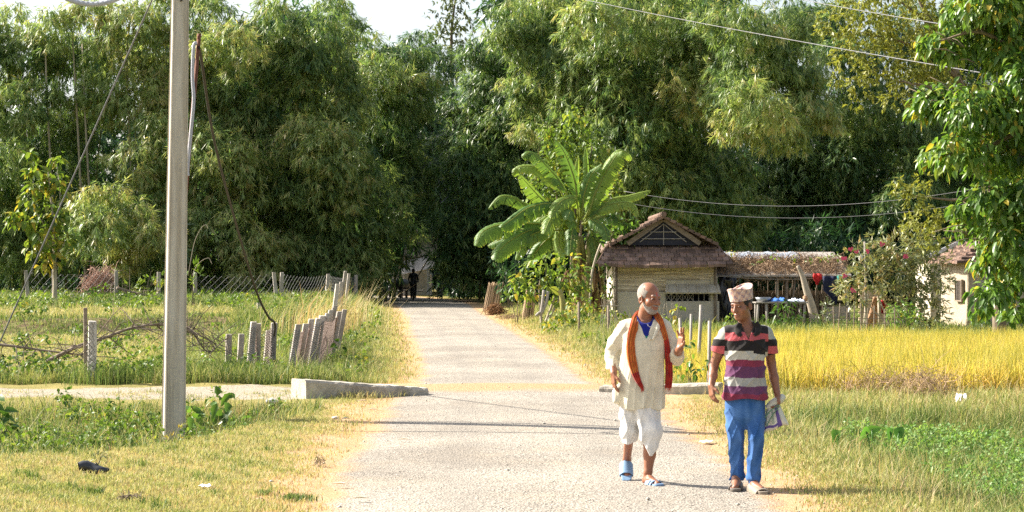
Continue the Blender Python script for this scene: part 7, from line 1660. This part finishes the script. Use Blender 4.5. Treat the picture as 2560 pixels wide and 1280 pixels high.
mb.tube(fr((0, -.30, .34), (0, .15, .32), (0, .05, .80), (0, -.30, .34)), .016, 6); mb.tube(fr((0, .15, .32), (0, .58, .82), (0, .06, .78)), .018, 6); mb.tube(fr((0, .58, .95), (0, .60, .70), (0, .75, .34)), .018, 6); mb.build("frame", BLACKC, bike)
mb = MB(); mb.tube(fr((-.26, .42, 1.0), (-.2, .55, 1.0), (0, .58, .96), (.2, .55, 1.0), (.26, .42, 1.0)), .014, 6); mb.build("handlebar", GALV, bike)
mb = MB(); mb.tube(fr((0, -.14, .87), (0, .0, .88), (0, .16, .86)), [.085, .07, .03], 8); mb.tube(fr((0, .04, .78), (0, .02, .87)), .014, 5); mb.build("saddle", BLACKC, bike)
# ---- cattle standing by the lane
def beast(name, label, px, d, sc, facing, col, headlow, horn):
    O = np.array([PX(px, d), d, 0.0]); t = thing(name, label, "buffalo" if horn else "calf", Vector(O)); M = rotz(facing); f = lambda p: M @ (np.array(p) * sc)
    S = SDF((-1.6 * sc, -1.6 * sc, -.03), (1.6 * sc, 1.6 * sc, 1.7 * sc), .022 * max(.7, sc))
    C = lambda ps, rs, k=.08: S.chain([f(p) for p in ps], [r * sc for r in rs], k * sc)
    C([(0, .62, 1.06), (0, .25, 1.02), (0, -.25, .98), (0, -.62, 1.05)], [.27, .33, .36, .30]); C([(0, -.70, 1.10), (0, -1.0, 1.12 - headlow * .3), (0, -1.16, 1.10 - headlow * .6)], [.22, .17, .15]); C([(0, -1.14, 1.12 - headlow * .6), (0, -1.42, .95 - headlow)], [.135, .085], .04)
    for e in (-1, 1):
        C([(e * .17, -.55, .95), (e * .18, -.55, .55), (e * .18, -.58, .30), (e * .18, -.56, .06)], [.14, .085, .06, .065], .04)
        C([(e * .18, .55, 1.0), (e * .20, .48, .68), (e * .19, .66, .42), (e * .19, .60, .06)], [.19, .13, .07, .065], .04)
        C([(e * .12, -1.10, 1.20 - headlow * .6), (e * .30, -1.05, 1.20 - headlow * .6)], [.05, .03], .03)
        if horn: C([(e * .09, -1.14, 1.22 - headlow * .6), (e * .26, -1.0, 1.32 - headlow * .6), (e * .22, -.86, 1.42 - headlow * .6)], [.05, .035, .012], .02)
    C([(0, .86, 1.14), (0, .93, .85), (.02, .92, .55), (.03, .92, .45)], [.045, .028, .025, .045], .03)
    sdf_obj("body", S, SKIN, t, O, lambda V: np.tile(np.array(col), (len(V), 1)))
beast("buffalo", "dark buffalo standing behind the pale calf by the far lane", 985, 114, .80, math.radians(-10), (.03, .028, .03), .25, True)
beast("buffalo", "dark buffalo seen from behind, nearest the wooden bench", 1003, 111, .80, math.radians(160), (.035, .032, .034), .3, True)
beast("calf", "pale grey calf by the far lane", 958, 109, .62, math.radians(20), (.24, .23, .23), .3, False)
